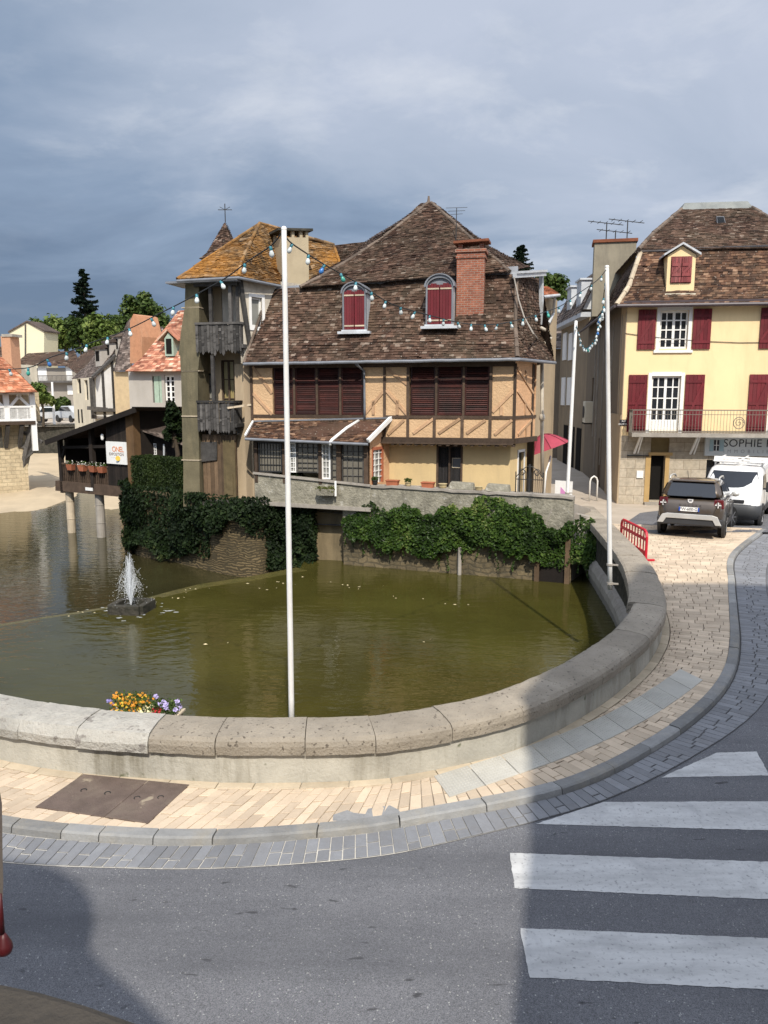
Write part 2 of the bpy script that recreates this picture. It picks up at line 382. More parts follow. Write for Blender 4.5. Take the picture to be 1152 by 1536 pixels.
m['darkstone'] = mat('dark_wet_stone', (.05, .045, .035), .6, 5, bump=1.0, bscale=10, bdist=.05, dirt=(.012, .015, .008), dirtamt=.9, dscale=3)
m['palestone'] = mat('pale_stone', (.48, .40, .29), .2, 3, rnd=.12, bump=.6, dirt=(.3, .25, .18), dirtamt=.5)
m['lichenwall'] = mat('lichen_wall', (.27, .25, .195), .35, 4, bump=1.0, bscale=14, bdist=.04, dirt=(.1, .095, .07), dirtamt=.9, dscale=2.6, spots=(.4, .38, .33), spotscale=8, spotlo=.63)
m['sett'] = mat('grey_sett', (.205, .21, .222), .12, 6, rnd=.16, bump=.5, bscale=50, dirt=(.15, .14, .13), dirtamt=.4, dscale=3)
m['kerb'] = mat('kerb_granite', (.235, .235, .23), .2, 6, rnd=.25, bump=.6, bscale=40, dirt=(.33, .29, .22), dirtamt=.5, dscale=2)
m['paver'] = mat('sandstone_paver', (.54, .435, .32), .12, 3, rnd=.17, bump=.5, bscale=40, dirt=(.3, .22, .15), dirtamt=.35, dscale=1.2)
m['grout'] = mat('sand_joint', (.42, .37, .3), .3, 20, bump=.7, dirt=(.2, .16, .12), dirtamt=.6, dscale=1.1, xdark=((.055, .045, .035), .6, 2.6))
m['tactile'] = mat('grey_tactile_slab', (.43, .415, .37), .1, 4, rnd=.1, bump=.4, bscale=60, dirt=(.34, .32, .27), dirtamt=.4)
m['hatch'] = mat('brown_hatch', (.135, .1, .083), .3, 4, bump=1, bscale=60, rough=.7, spots=(.36, .3, .22), spotscale=5, spotlo=.66, dirt=(.21, .17, .13), dirtamt=.7, dscale=2.5)
m['grey_patch'] = mat('cement_patch', (.25, .25, .25), .25, 6, bump=.8)
m['rust'] = mat('rusty_sheet', (.2, .07, .035), .4, 4, bump=.5, dirt=(.08, .03, .02))
m['terra'] = mat('terracotta', (.36, .12, .06), .2, 6, rnd=.15, bump=.2)
m['concrete'] = mat('grey_concrete', (.32, .29, .25), .25, 2, bump=.6, dirt=(.13, .11, .09), streak=True)
m['bark'] = mat('bark', (.06, .045, .03), .4, 8, bump=.9)
m['sand'] = mat('river_sand', (.46, .37, .25), .14, .35, bump=.5, bscale=4, dirt=(.32, .26, .18), dirtamt=.6, dscale=.5)
m['ivy'] = leafmat('ivy_leaf', [(0, (.014, .028, .006)), (.45, (.035, .07, .012)), (.8, (.075, .125, .022)), (1, (.17, .2, .06))], .42)
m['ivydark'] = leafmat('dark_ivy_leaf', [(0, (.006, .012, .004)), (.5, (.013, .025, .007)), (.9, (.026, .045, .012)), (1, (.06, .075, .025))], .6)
m['leaf'] = leafmat('tree_leaf', [(0, (.022, .042, .01)), (.5, (.06, .095, .022)), (1, (.13, .165, .045))])
m['leaflight'] = leafmat('light_tree_leaf', [(0, (.05, .08, .016)), (.5, (.115, .165, .036)), (1, (.21, .25, .07))])
m['needle'] = leafmat('conifer_needle', [(0, (.006, .013, .008)), (.6, (.016, .03, .016)), (1, (.035, .055, .025))], .6)
def asphalt():
    k = NT('asphalt'); o = k.obj()
    c = k.ramp(k.noise(o, .8, 6, .6), [(.3, (.125, .127, .137)), (.7, (.165, .166, .176))])
    vo = k.n('TexVoronoi'); vo.inputs['Scale'].default_value = 170; k.l(o, vo.inputs['Vector'])
    sp = k.n('SeparateColor'); k.l(vo.outputs['Color'], sp.inputs[0])
    f = k.maprange(sp.outputs[0], 0, 1, .6, 1.4); x = k.n('CombineXYZ'); [k.l(f, x.inputs[i]) for i in range(3)]
    c = k.mix(c, x.outputs[0], 1, 'MULTIPLY')
    v2 = k.n('TexVoronoi'); v2.inputs['Scale'].default_value = 105; k.l(o, v2.inputs['Vector'])
    s2 = k.n('SeparateColor'); k.l(v2.outputs['Color'], s2.inputs[0])
    c = k.mix(c, (.5, .5, .47), k.maprange(s2.outputs[1], .985, .99, 0, .55))
    st = k.noise(o, 3.2, 4, .55); mp = k.n('Mapping'); mp.inputs['Scale'].default_value = (.35, 1, 1); k.l(o, mp.inputs[0])
    c = k.mix(c, (.03, .03, .032), k.maprange(k.noise(mp.outputs[0], 9, 3, .5), .67, .72, 0, .8))
    m2 = k.n('Mapping'); m2.inputs['Scale'].default_value = (.12, 1.1, 1); k.l(o, m2.inputs[0])
    c = k.mix(c, (.07, .072, .08), k.maprange(k.noise(m2.outputs[0], 1.1, 5, .6), .45, .68, 0, .6))
    k.l(c, k.b.inputs['Base Color']); k.b.inputs['Roughness'].default_value = .75; k.b.inputs['Specular IOR Level'].default_value = .35
    k.l(k.bump(vo.outputs['Distance'], .7, .006), k.b.inputs['Normal'])
    return k.m
m['asphalt'] = asphalt()
def roadpaint():
    k = NT('road_paint'); o = k.obj()
    mp = k.n('Mapping'); mp.inputs['Scale'].default_value = (.4, 1.6, 1); k.l(o, mp.inputs[0])
    c = k.ramp(k.noise(mp.outputs[0], 2.5, 8, .7), [(.3, (.36, .36, .355)), (.55, (.53, .53, .52)), (.8, (.63, .63, .615))])
    c = k.mix(c, (.15, .15, .157), k.maprange(k.noise(o, 26, 5, .65), .56, .70, 0, .8))
    c = k.mix(c, (.33, .33, .335), k.maprange(k.noise(o, 1.7, 6, .7, .8), .5, .7, 0, .7))
    k.l(c, k.b.inputs['Base Color']); k.b.inputs['Roughness'].default_value = .65
    vo = k.n('TexVoronoi'); vo.inputs['Scale'].default_value = 120; k.l(o, vo.inputs['Vector'])
    k.l(k.bump(vo.outputs['Distance'], .4, .004), k.b.inputs['Normal']); return k.m
m['paint'] = roadpaint()
def watermat(name, base, centre):
    k = NT(name); o = k.obj()
    c = k.ramp(k.noise(o, .35, 5, .6), [(.3, sc(base, .75)), (.7, sc(base, 1.2))])
    k.l(c, k.b.inputs['Base Color']); k.b.inputs['Roughness'].default_value = .045; k.b.inputs['IOR'].default_value = 1.33
    mp = k.n('Mapping'); mp.inputs['Scale'].default_value = (.55, 1.3, 1); mp.inputs['Rotation'].default_value = (0, 0, rad(-14)); k.l(o, mp.inputs[0])
    a = k.noise(mp.outputs[0], 3.2, 3, .5, .6); b = k.noise(mp.outputs[0], 9, 2, .5)
    h = k.math('ADD', a, k.math('MULTIPLY', b, .3))
    d = k.n('VectorMath', operation='DISTANCE'); k.l(o, d.inputs[0]); d.inputs[1].default_value = centre
    w = k.math('SINE', k.math('MULTIPLY', d.outputs['Value'], 16))
    fall = k.maprange(d.outputs['Value'], .3, 5, .15, 0)
    h = k.math('ADD', h, k.math('MULTIPLY', w, fall))
    k.l(k.bump(h, .24, .05), k.b.inputs['Normal']); return k.m
from mathutils.geometry import tessellate_polygon
def sheet(mb, pts, r=.5):
    pts = [V(p) for p in pts]
    b = len(mb.v); mb.v += pts
    for t in tessellate_polygon([pts]):
        a = [pts[i] for i in t]
        if (a[1]-a[0]).cross(a[2]-a[0]).z < 0: t = tuple(reversed(t))
        mb.f.append([b+i for i in t]); mb.r.append(r)
def zz(pts, z): return [V((p[0], p[1], z)) for p in pts]
# ------------------------------------------------------------------ plan of the quay: wall foot, kerb, gutter
A_ = [(-14, 13.6), (-8, 10), (-4.37, 8.2), (-2.14, 7.72), (-.55, 7.7), (.3, 7.86), (1.51, 8.42), (2.64, 9.45), (3.5, 10.5), (4.2, 11.55), (4.85, 12.9), (5.36, 14.6), (5.8, 16.7), (6.22, 19.8), (6.75, 24.4)]
O_ = [(-14.4, 12.2), (-8.4, 8.75), (-4.6, 7.12), (-2.3, 6.65), (-.6, 6.76), (.45, 7.03), (2.0, 7.62), (3.3, 8.64), (4.4, 9.8), (5.25, 11.0), (6.0, 12.45), (6.85, 14.4), (7.8, 16.6), (9.2, 19.6), (11.9, 23.4)]
G_ = [(-14.6, 11.7), (-8.5, 8.3), (-4.45, 6.62), (-2.2, 6.28), (-.4, 6.4), (.7, 6.72), (2.3, 7.44), (3.72, 8.5), (4.9, 9.62), (5.85, 10.9), (6.7, 12.4), (7.5, 14.3), (8.45, 16.5), (9.95, 19.3), (12.5, 22.9)]
NS = 560
A, O, G = catmull([(*p, 0) for p in A_], NS), catmull([(*p, 0) for p in O_], NS), catmull([(*p, 0) for p in G_], NS)
def arclen(P):
    L = [0]
    for a, b in zip(P, P[1:]): L.append(L[-1]+(b-a).length)
    return L
LA = arclen([(a+b)/2 for a, b in zip(A, O)])
def samp(P, x, L=LA):
    """point of curve P where the middle line has run x metres"""
    x = max(0, min(L[-1]-1e-5, x)); lo, hi = 0, len(L)-1
    while hi-lo > 1:
        k = (lo+hi)//2
        if L[k] <= x: lo = k
        else: hi = k
    return lerp(P[lo], P[lo+1], (x-L[lo])/(L[lo+1]-L[lo]))
TOT = LA[-1]
# ------------------------------------------------------------------ ground, water, street
WU, WLO = -1.2, -1.7
crest = [onz(x, y, WU) for x, y in ((-260, 985), (-120, 957), (0, 939), (60, 929), (120, 920), (165, 912), (226, 898), (264, 888), (305, 878), (378, 867), (450, 853))]
g = MB(); g.quad((-900, -300, -2.6), (900, -300, -2.6), (900, 1500, -2.6), (-900, 1500, -2.6)); struct('ground', g, m['sand'])
m['water'] = watermat('pond_water', (.052, .046, .0105), (-6.4, 18.7, WU))
m['riverwater'] = watermat('river_water', (.034, .03, .012), (-6.4, 18.7, WU))
g = MB(); sheet(g, [V((p.x, p.y, WU)) for p in crest]+zz([(-2.6, 24.6), (2, 24.6), (6.4, 22.6)], WU)+[V((p.x-.15, p.y+.25, WU)) for p in reversed(A[:500:12])]); struct('pond_water', g, m['water'])
g = MB(); g.quad((-70, 8, WLO), (4, 8, WLO), (4, 62, WLO), (-70, 62, WLO)); struct('river_water', g, m['riverwater'])
# sand bank beyond the river, with a channel running through it
g = MB(); nx, ny = 90, 70
def bankz(x, y):
    sh = 36.6+.9*math.sin(x*.31)+.5*math.sin(x*.83+1)+max(0, (x+14)*.28)
    z = -1.78+max(-.6, min(.42, (y-sh)*.06))+max(0, y-58)*.05
    cx = -16.2-.55*(y-38)*.18-.012*(y-38)**2
    return z-.75*math.exp(-((x-cx)/.75)**2)*(1 if y < 52 else 0)+.03*math.sin(x*2.1+y*1.3)
for j in range(ny+1):
    for i in range(nx+1):
        x = -60+i*60/nx; y = 33+j*50/ny; g.v.append(V((x, y, bankz(x, y))))
for j in range(ny):
    for i in range(nx):
        a = j*(nx+1)+i; g.f.append([a, a+1, a+nx+2, a+nx+1]); g.r.append(.5)
struct('sand_bank', g, m['sand'], smooth=True)
# street slab, hollowed out for the pond
shore = [V((p.x-.2, p.y+.25, 0)) for p in A[::8]]
g = MB(); sheet(g, zz([(-60, -40), (90, -40), (90, 23.4), (5.9, 23.4), (5.2, 25), (5.2, 60), (-4, 60), (-4, 45), (-9.6, 34), (-9.5, 28.6), (-5.4, 25.2), (-4.1, 24.5), (-2.7, 24.6), (-1.2, 24.2), (5.3, 22.0)], 0)+list(reversed(shore))+zz([(-16, 15), (-60, 30)], 0)); struct('road', g, m['asphalt'])
m['square'] = mat('pale_paving', (.43, .37, .3), .12, 1.2, bump=.5, dirt=(.3, .25, .19), dirtamt=.6, dscale=.7)
def zq(y):
    """the square falls away gently towards the yellow house"""
    k = max(0, min(1, (y-23)/3)); return .062-.31*k*k*(3-2*k)
g = MB(); ys = [23.2+i*.2 for i in range(21)]+[28, 30, 36, 46, 60]; xs = [4.6, 6, 8, 10, 12, 16, 24, 45]
for a, b in zip(ys, ys[1:]):
    for c, d in zip(xs, xs[1:]): g.quad(V((c, a, zq(a))), V((d, a, zq(a))), V((d, b, zq(b))), V((c, b, zq(b))), .5)
struct('pavement', g, m['square'])
g = MB(); fr_ = [onz(x, y, .08) for x, y in ((920, 783), (985, 801), (1050, 800), (1118, 798), (1300, 800))]; bk_ = [onz(x, y, -.2) for x, y in ((960, 768), (1005, 763), (1060, 761), (1120, 760), (1300, 757))]
fr_, bk_ = catmull(fr_, 24), catmull(bk_, 24)
for i in range(23):
    for j in range(16):
        q = [lerp(fr_[i], bk_[i], j/16), lerp(fr_[i+1], bk_[i+1], j/16), lerp(fr_[i+1], bk_[i+1], (j+1)/16), lerp(fr_[i], bk_[i], (j+1)/16)]
        g.quad(*[V((p.x, p.y, zq(p.y)+.014)) for p in q], .5)
struct('lane', g, m['asphalt'])
# far street on the other side of the river
g = MB(); g.quad((-200, 66, 1.4), (-6, 66, 1.4), (-6, 140, 1.4), (-200, 140, 1.4)); struct('far_street', g, m['square'])
# ------------------------------------------------------------------ sidewalk of sandstone pavers, kerb, gutter of setts
def strip(P, Q, zp, zq, step=4):
    g = MB()
    for i in range(0, len(P)-step, step):
        g.quad(V((*P[i].xy, zp)), V((*Q[i].xy, zq)), V((*Q[i+step].xy, zq)), V((*P[i+step].xy, zp)), .5)
    return g
KW = .15
def inner_kerb(x): 
    a, o = samp(A, x), samp(O, x); return o+(a-o).normalized()*KW
tact = [onz(*p, .07) for p in ((650, 1165), (1020, 1004), (1055, 1021), (674, 1197))]
def tq(u, v):
    """point in the tactile strip: a slightly bent row of slabs"""
    t0, t1 = lerp(tact[0], tact[1], u), lerp(tact[3], tact[2], u); b = math.sin(u*math.pi)
    n = V((.62, -.78, 0)); return lerp(t0, t1, v)+n*(.26*b)
hat = [onz(*p, .07) for p in ((52, 1212), (125, 1162), (285, 1178), (222, 1237))]
def inside(p, poly):
    c = False; n = len(poly)
    for i in range(n):
        a, b = poly[i], poly[(i+1) % n]
        if (a.y > p.y) != (b.y > p.y) and p.x < (b.x-a.x)*(p.y-a.y)/(b.y-a.y)+a.x: c = not c
    return c
tpoly = [tq(u/12, 0) for u in range(13)]+[tq(1-u/12, 1) for u in range(13)]
IK = [o+(a-o).normalized()*KW for a, o in zip(A, O)]
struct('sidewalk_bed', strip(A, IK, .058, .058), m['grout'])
def paver(g, q, z, gap=.006, h=.02, r=None):
    c = sum(q, V((0, 0, 0)))/4; top = []; bot = []
    for p in q:
        d = c-p; d.z = 0; k = gap/max(d.length, .01)*1.3
        t = p+d*k; top.append(V((t.x, t.y, z+R(-.0025, .0025)))); bot.append(V((t.x, t.y, z-h)))
    ins = []
    for p in top:
        d = c-p; d.z = 0; ins.append(p+d.normalized()*.006+V((0, 0, .003)))
    g.add(bot+top+ins, [(8, 9, 10, 11)]+[(i, (i+1) % 4, (i+1) % 4+4, i+4) for i in range(4)]+[(i+4, (i+1) % 4+4, (i+1) % 4+8, i+8) for i in range(4)], r)
g = MB(); e = MB(); x = 2.0; ci = 0
while x < TOT-.2:
    w = R(.105, .135) if x < 24 else .2
    x2 = min(x+w, TOT-.01)
    sk = .16 if x < 14.5 else (0 if x > 17.5 else .16*(17.5-x)/3)   # courses lie slightly askew on the left
    a0, a1 = samp(A, x+sk), samp(A, x2+sk); k0, k1 = inner_kerb(x-sk), inner_kerb(x2-sk)
    W = (k0-a0).length; d = .13/W
    v = d + (R(0, .1) if ci % 2 else R(.1, .2))/W; pv = d+.005
    while pv < .995:
        v = min(v, 1)
        if 1-v < .08/W: v = 1
        q = [lerp(a0, k0, pv), lerp(a1, k1, pv), lerp(a1, k1, v), lerp(a0, k0, v)]
        c = sum(q, V((0, 0, 0)))/4
        if not all(inside(p, tpoly) for p in q) and not all(inside(p, hat) for p in q): paver(g, q, .07+R(-.002, .003), R(.003, .007))
        pv = v; v += R(.2, .3)*(1 if W < 2.2 else 1.15)/W
    x = x2; ci += 1
x = 2.0
while x < TOT-.6:                                        # pale edging stones along the wall foot
    x2 = x+R(.4, .6); q = [samp(A, x), samp(A, x2)]; k = [samp(O, x), samp(O, x2)]
    o0 = q[0]+(k[0]-q[0]).normalized()*.13; o1 = q[1]+(k[1]-q[1]).normalized()*.13
    paver(e, [q[0], q[1], o1, o0], .075, .004); x = x2
struct('sidewalk', g, m['paver']); struct('sidewalk_edging', e, m['palestone'])
g = MB()
for i in range(11):
    for k in (0,):
        paver(g, [tq(i/11, 0), tq((i+1)/11, 0), tq((i+1)/11, 1), tq(i/11, 1)], .081, .006)
        if i < 9:
            for a in range(1, 12):
                for b in range(1, 10):
                    c = lerp(lerp(tq(i/11, 0), tq((i+1)/11, 0), a/12), lerp(tq(i/11, 1), tq((i+1)/11, 1), a/12), b/10)
                    c.z = .084; g.cyl(c, c+V((0, 0, .005)), .013, .009, 6, .6)
struct('tactile_paving', g, m['tactile'])
g = MB(); x = 2.0
while x < TOT-.3:
    L = R(.7, 1.15) if not 11.8 < x < 14 else R(.35, .6)
    n = max(2, int(L/.2)); dz = R(-.006, .006); gap = .006
    secs = []
    for j in range(n+1):
        t = x+gap+(L-2*gap)*j/n; o = samp(O, t); k = inner_kerb(t)
        k.z = 0; o.z = 0
        secs.append([k+V((0, 0, .0)), k+V((0, 0, .081+dz)), lerp(k, o, .82)+V((0, 0, .081+dz)), lerp(k, o, .97)+V((0, 0, .066+dz)), o+(o-k)*.06])
    r = random.random()
    b = [p for s_ in secs for p in s_]; fs = [(j*5+i, j*5+i+1, j*5+i+6, j*5+i+5) for j in range(n) for i in range(4)]
    fs += [(4, 3, 2, 1, 0), tuple(n*5+i for i in range(5))]
    g.add(b, fs, r); x += L
struct('kerb', g, m['kerb'])
OB = [o+(g_-o).normalized()*.0 for o, g_ in zip(O, G)]
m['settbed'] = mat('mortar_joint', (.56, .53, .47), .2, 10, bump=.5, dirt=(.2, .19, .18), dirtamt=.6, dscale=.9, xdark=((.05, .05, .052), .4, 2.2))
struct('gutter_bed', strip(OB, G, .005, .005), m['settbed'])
g = MB(); x = 2.0
while x < TOT-.2:
    x2 = x+R(.098, .115); a0, a1, b0, b1 = samp(O, x+.1), samp(O, x2+.1), samp(G, x-.08), samp(G, x2-.08)
    a0 = lerp(a0, b0, .03); a1 = lerp(a1, b1, .03)
    W = (b0-a0).length; pv = 0
    while pv < .999:
        v = pv+R(.16, .34)/W
        if 1-v < .1/W: v = 1
        v = min(v, 1); paver(g, [lerp(a0, b0, pv), lerp(a1, b1, pv), lerp(a1, b1, v), lerp(a0, b0, v)], .013, R(.006, .009), .012); pv = v
    x = x2
struct('gutter_setts', g, m['sett'])
zeb = [[(992, 1166), (1075, 1129), (1135, 1127), (1154, 1163)], [(803, 1236), (905, 1203), (1300, 1201), (1330, 1250)], [(764, 1279), (1330, 1299), (1360, 1358), (772, 1332)], [(780, 1392), (1360, 1415), (1400, 1497), (795, 1466)], [(800, 1545), (1420, 1580), (1480, 1700), (822, 1650)]]
for q in zeb:
    P = [onz(x, y, .004) for x, y in q]; N = 40; g = MB(); top = []; 
    for i in range(4):
        a, b = P[i], P[(i+1) % 4]
        n = max(2, int((b-a).length/.05))
        for j in range(n):
            p = lerp(a, b, j/n); top.append(p+V((R(-.005, .005), R(-.005, .005), 0)))
    sheet(g, top); struct('crosswalk_stripe', g, m['paint'])
g = MB()                                                  # sunk service hatch with lifting slots
for i in range(2):
    for j in range(1):
        u0, u1 = (0, .62) if i == 0 else (.62, 1)
        q = [lerp(hat[0], hat[3], u0), lerp(hat[0], hat[3], u1), lerp(hat[1], hat[2], u1), lerp(hat[1], hat[2], u0)]
        paver(g, [q[0], q[1], q[2], q[3]], .081, .006, .03)
h = solo('service_hatch', g, m['hatch'], 'large rusty brown service hatch set in the sidewalk pavers', 'hatch')
g = MB()
for u, v in ((.2, .55), (.42, .55), (.7, .52), (.88, .6)):
    c = lerp(lerp(hat[0], hat[3], u), lerp(hat[1], hat[2], u), v); c.z = .085
    g.tube([c+V((.03*math.cos(t*.6), .03*math.sin(t*.6), 0)) for t in range(8)], .006, 5)
mesh('lifting_ring', g, m['iron'], h)
g = MB()
sheet(g, [onz(x, y, .0755) for x, y in ((499, 1231), (500, 1222), (521, 1215), (530, 1219), (548, 1221), (552, 1213), (585, 1208), (597, 1214), (604, 1222), (580, 1226), (552, 1229), (525, 1232))])
struct('cement_patch', g, m['grey_patch'])
# ------------------------------------------------------------------ parapet wall round the pond
def offs(P, i, d):
    a, b = P[max(0, i-2)], P[min(len(P)-1, i+2)]; t = (b-a).normalized(); return P[i]+V((-t.y, t.x, 0))*d
LP = arclen(A)
def wallpt(x, d):
    x = max(0, min(LP[-1]-1e-4, x)); lo, hi = 0, len(LP)-1
    while hi-lo > 1:
        k = (lo+hi)//2
        if LP[k] <= x: lo = k
        else: hi = k
    k = (x-LP[lo])/(LP[lo+1]-LP[lo])
    return lerp(offs(A, lo, d), offs(A, lo+1, d), k)
pw = thing('parapet_wall', 'low curved parapet wall of rendered stone with rounded coping around the pond', 'wall', (*A[250].xy, 0))
def sweep(g, prof, x0, x1, step=.15, r=None, jit=0, cap=True):
    n = max(1, int((x1-x0)/step)); P = []
    for i in range(n+1):
        for d, z in prof: 
            p = wallpt(x0+(x1-x0)*i/n, d+R(-jit, jit)); P.append(V((p.x, p.y, z+R(-jit, jit))))
    k = len(prof)
    fs = [(i*k+j, (i+1)*k+j, (i+1)*k+(j+1) % k, i*k+(j+1) % k) for i in range(n) for j in range(k)]
    if cap: fs += [tuple(range(k)), tuple(n*k+j for j in range(k-1, -1, -1))]
    g.add(P, fs, r)
g = MB(); sweep(g, [(0, -.3), (0, .07), (.012, .42), (.2, .42)], 0, LP[-1], .12, .5, .002)
mesh('rendered_wall', g, m['parapet'], pw)
g = MB(); sweep(g, [(.2, .4), (.42, .4), (.44, -.35), (.44, -2.6), (.2, -2.6)], 0, LP[-1], .12, .5, .006); mesh('inner_face', g, m['darkstone'], pw)
g = MB(); sweep(g, [(.43, -.62), (.43, -.40), (.54, -.46), (.6, -.6), (.6, -.8), (.43, -1.3)], 20, LP[-1], .12, .5, .01); mesh('stone_ledge', g, m['concrete'], pw)
x = .3; ci = 0; crnd = random.Random(3)
while x < LP[-1]-.2:
    L = crnd.uniform(.72, .98); L = min(L, LP[-1]-x); dz = crnd.uniform(-.007, .007); do = crnd.uniform(-.006, .006); gp = crnd.uniform(.002, .006)
    px = wallpt(x+L/2, 0).x
    pale = px < -2.62 and px > -5
    far = wallpt(x, 0).y > 12 and px > 0
    wd = .5 + (.1 if far else 0); e = .018 if pale else 0
    prof = [(-.05+do-e, .405+dz), (-.056+do-e, .5+dz), (-.042+do, .552+dz), (.0+do, .588+dz+e), (.1, .606+dz+e), (.25, .62+dz+e), (wd-.06, .614+dz+e), (wd-.01, .592+dz), (wd, .52), (wd, .405+dz)]
    g = MB(); sweep(g, prof, x+gp, x+L-gp, .08, crnd.random(), .004)
    o = mesh('coping_stone', g, m['coping_pale'] if pale else m['coping'], pw)
    if pale: o['label'] = 'pale worn coping stone'
    x += L; ci += 1
# ------------------------------------------------------------------ weir crest
g = MB()
for i in range(len(crest)-1):
    a, b = crest[i], crest[i+1]; k0 = i/(len(crest)-1); k1 = (i+1)/(len(crest)-1)
    za, zb = WU-.012+.022*k0+R(-.004, .004), WU-.012+.022*k1
    t = (b-a).normalized(); n = V((-t.y, t.x, 0)); w0 = .12+.5*max(0, k0-.55); w1 = .12+.5*max(0, k1-.55)
    g.hexa([a-n*w0+V((0, 0, -1)), b-n*w1+V((0, 0, -1)), b+n*.4+V((0, 0, -1)), a+n*.4+V((0, 0, -1))], [V((*(a-n*w0).xy, za)), V((*(b-n*w1).xy, zb)), V((*(b+n*.18).xy, zb)), V((*(a+n*.18).xy, za))], .5)
m['weir'] = mat('wet_mossy_weir', (.095, .08, .025), .4, 4, rough=.25, bump=.8, spec=.5, dirt=(.04, .05, .012), dirtamt=.7)
solo('weir', g, m['weir'], 'low mossy weir crest crossing the pond just at water level', 'weir')
g = MB(); rd = random.Random(11)
for px, py, n in ((418, 872, 5), (470, 868, 5), (500, 878, 4), (560, 882, 4), (610, 895, 3), (300, 884, 5), (255, 893, 6), (120, 922, 5), (390, 880, 4), (690, 905, 3), (640, 960, 2), (330, 965, 2)):
    for i in range(n):
        c = onz(px+rd.uniform(-26, 26), py+rd.uniform(-5, 5), WU+.004); t = rd.uniform(0, 6.3); q = rd.uniform(.02, .055); x, y = V((math.cos(t), math.sin(t), 0)), V((-math.sin(t), math.cos(t), 0))
        g.add([c-x*q, c-y*q*.45, c+x*q, c+y*q*.45+V((0, 0, .01))], [(0, 1, 2, 3)])
fl = struct('floating_leaves', g, mat('dry_leaf', (.5, .42, .26), .4, 9, rnd=.5)); fl['kind'] = 'stuff'
# ------------------------------------------------------------------ flagpoles
def pole(label, b, t, r0, r1, wallside):
    o = thing('flagpole', label, 'flagpole', b, 'white flagpoles on the parapet')
    g = MB(); b = V(b); t = V(t); N = 10
    g.tube([lerp(b, t, i/N) for i in range(N+1)], [lerp(r0, r1, i/N) for i in range(N+1)], 12); mesh('pole', g, m['polewhite'], o, smooth=True)
    g = MB(); g.ball(t+V((0, 0, .01)), (r1*1.15, r1*1.15, .03)); mesh('finial', g, m['white'], o, smooth=True)
    g = MB(); d = V((wallside[0], wallside[1], 0)).normalized()
    for z in (.12, .5) if wallside[0] else ():
        g = MB(); p = lerp(b, t, z/(t-b).length); g.lathe(p-V((0, 0, .02)), [(r0*1.35, 0), (r0*1.35, .04)], 12); g.bar(p, p+d*.16, .03, .03); mesh('bracket', g, m['concrete'], o)
    return b, t
m['polewhite'] = mat('pole_paint', (.72, .71, .68), .06, 4, rough=.4, bump=.05, dirt=(.35, .28, .2), dirtamt=.55, dscale=2.2, streak=True, spec=.5)
b1 = at(438, 1118, 8.42); t1 = at(426, 345, 8.4)
pole('white flagpole rising from the middle of the parapet in front of the old house', b1, t1, .034, .027, (0, -1))
b2 = at(915, 884, 14.75); t2 = at(910.5, 401, 14.75)
pole('white flagpole on the parapet bend nearest the yellow house', b2, t2, .047, .037, (1, -.3))
b3 = at(850, 765, 22.3); t3 = at(864, 483, 22.6)
pole('slim white flagpole leaning at the far end of the parapet near the parasol', b3, t3, .055, .045, (1, 0))
# ------------------------------------------------------------------ garlands of coloured bulbs
m['bulbw'] = plain('white_bulb', (.62, .66, .65), .2); m['bulbb'] = plain('blue_bulb', (.05, .19, .5), .3); m['bulbg'] = plain('green_bulb', (.05, .3, .24), .3)
m['socket'] = plain('socket_plastic', (.04, .2, .25), .5)
def bulbmesh(s, tilt):
    g = MB(); M3 = Matrix.Rotation(tilt[0], 3, 'X')@Matrix.Rotation(tilt[1], 3, 'Y')
    def L(prof):
        q = MB(); q.lathe((0, 0, 0), prof, 10); q.v = [M3@v*s for v in q.v]; return q
    return L([(.006, .0), (.022, -.004), (.024, -.05), (.02, -.058)]), L([(.019, -.055), (.024, -.07), (.034, -.095), (.036, -.118), (.028, -.14), (.012, -.152), (.002, -.155)])
def garland(label, pts, bulbs, s=.75, up=False):
    o = thing('light_garland', label, 'string lights', pts[len(pts)//2], 'string lights along the quay')
    g = MB(); c = catmull(pts, len(pts)*6); g.tube(c, .008, 5); mesh('cable', g, m['iron'], o)
    L = arclen(c); n = bulbs
    for i in range(n):
        x = L[-1]*(i+.5)/n; k = next(j for j in range(len(L)) if L[j] >= x); p = lerp(c[k-1], c[k], (x-L[k-1])/(L[k]-L[k-1]))
        a, b = bulbmesh(s*R(.92, 1.08), (R(-.45, .45), R(-.45, .45)))
        for q in (a, b): q.v = [v+p for v in q.v]
        e = mesh('bulb', b, m['bulbb' if random.random() < .07 else 'bulbg' if random.random() < .06 else 'bulbw'], o, smooth=True)
        WLOC[e.name] = wl(o); mesh('socket', a, m['socket'], e, smooth=True)
pts = []
for px, py in ((-160, 560), (-80, 561), (0, 559), (45, 556), (76, 541), (108, 531), (140, 518), (173, 507), (207, 492), (238, 476), (272, 459), (305, 441), (340, 421), (372, 397), (407, 373), (424, 352)):
    pts.append(at(px, py-5, 8.4+(424-px)*.0105))
garland('string of pale bulbs sagging from the left flagpole towards the lodge', pts, 19, .8)
pts = []
for px, py in ((428, 352), (434, 365), (466, 387), (494, 404), (530, 424), (578, 454), (602, 464), (626, 471), (656, 479), (695, 488), (737, 490), (773, 484), (808, 474), (841, 462), (868, 443), (895, 424), (909, 408)):
    k = (px-428)/(909-428); pts.append(at(px, py-3, lerp(8.4, 14.7, k)))
garland('string of pale bulbs hung across the old roof between two flagpoles', pts, 24, .72)
pts = []
for px, py, Y in ((910, 412, 14.8), (906, 440, 15), (905, 458, 15.3), (903, 470, 16), (899, 476, 17), (897, 492, 18), (893, 508, 19), (884, 520, 20), (876, 521, 21), (870, 510, 21.8), (866, 495, 22.3), (864, 486, 22.6)):
    pts.append(at(px, py, Y))
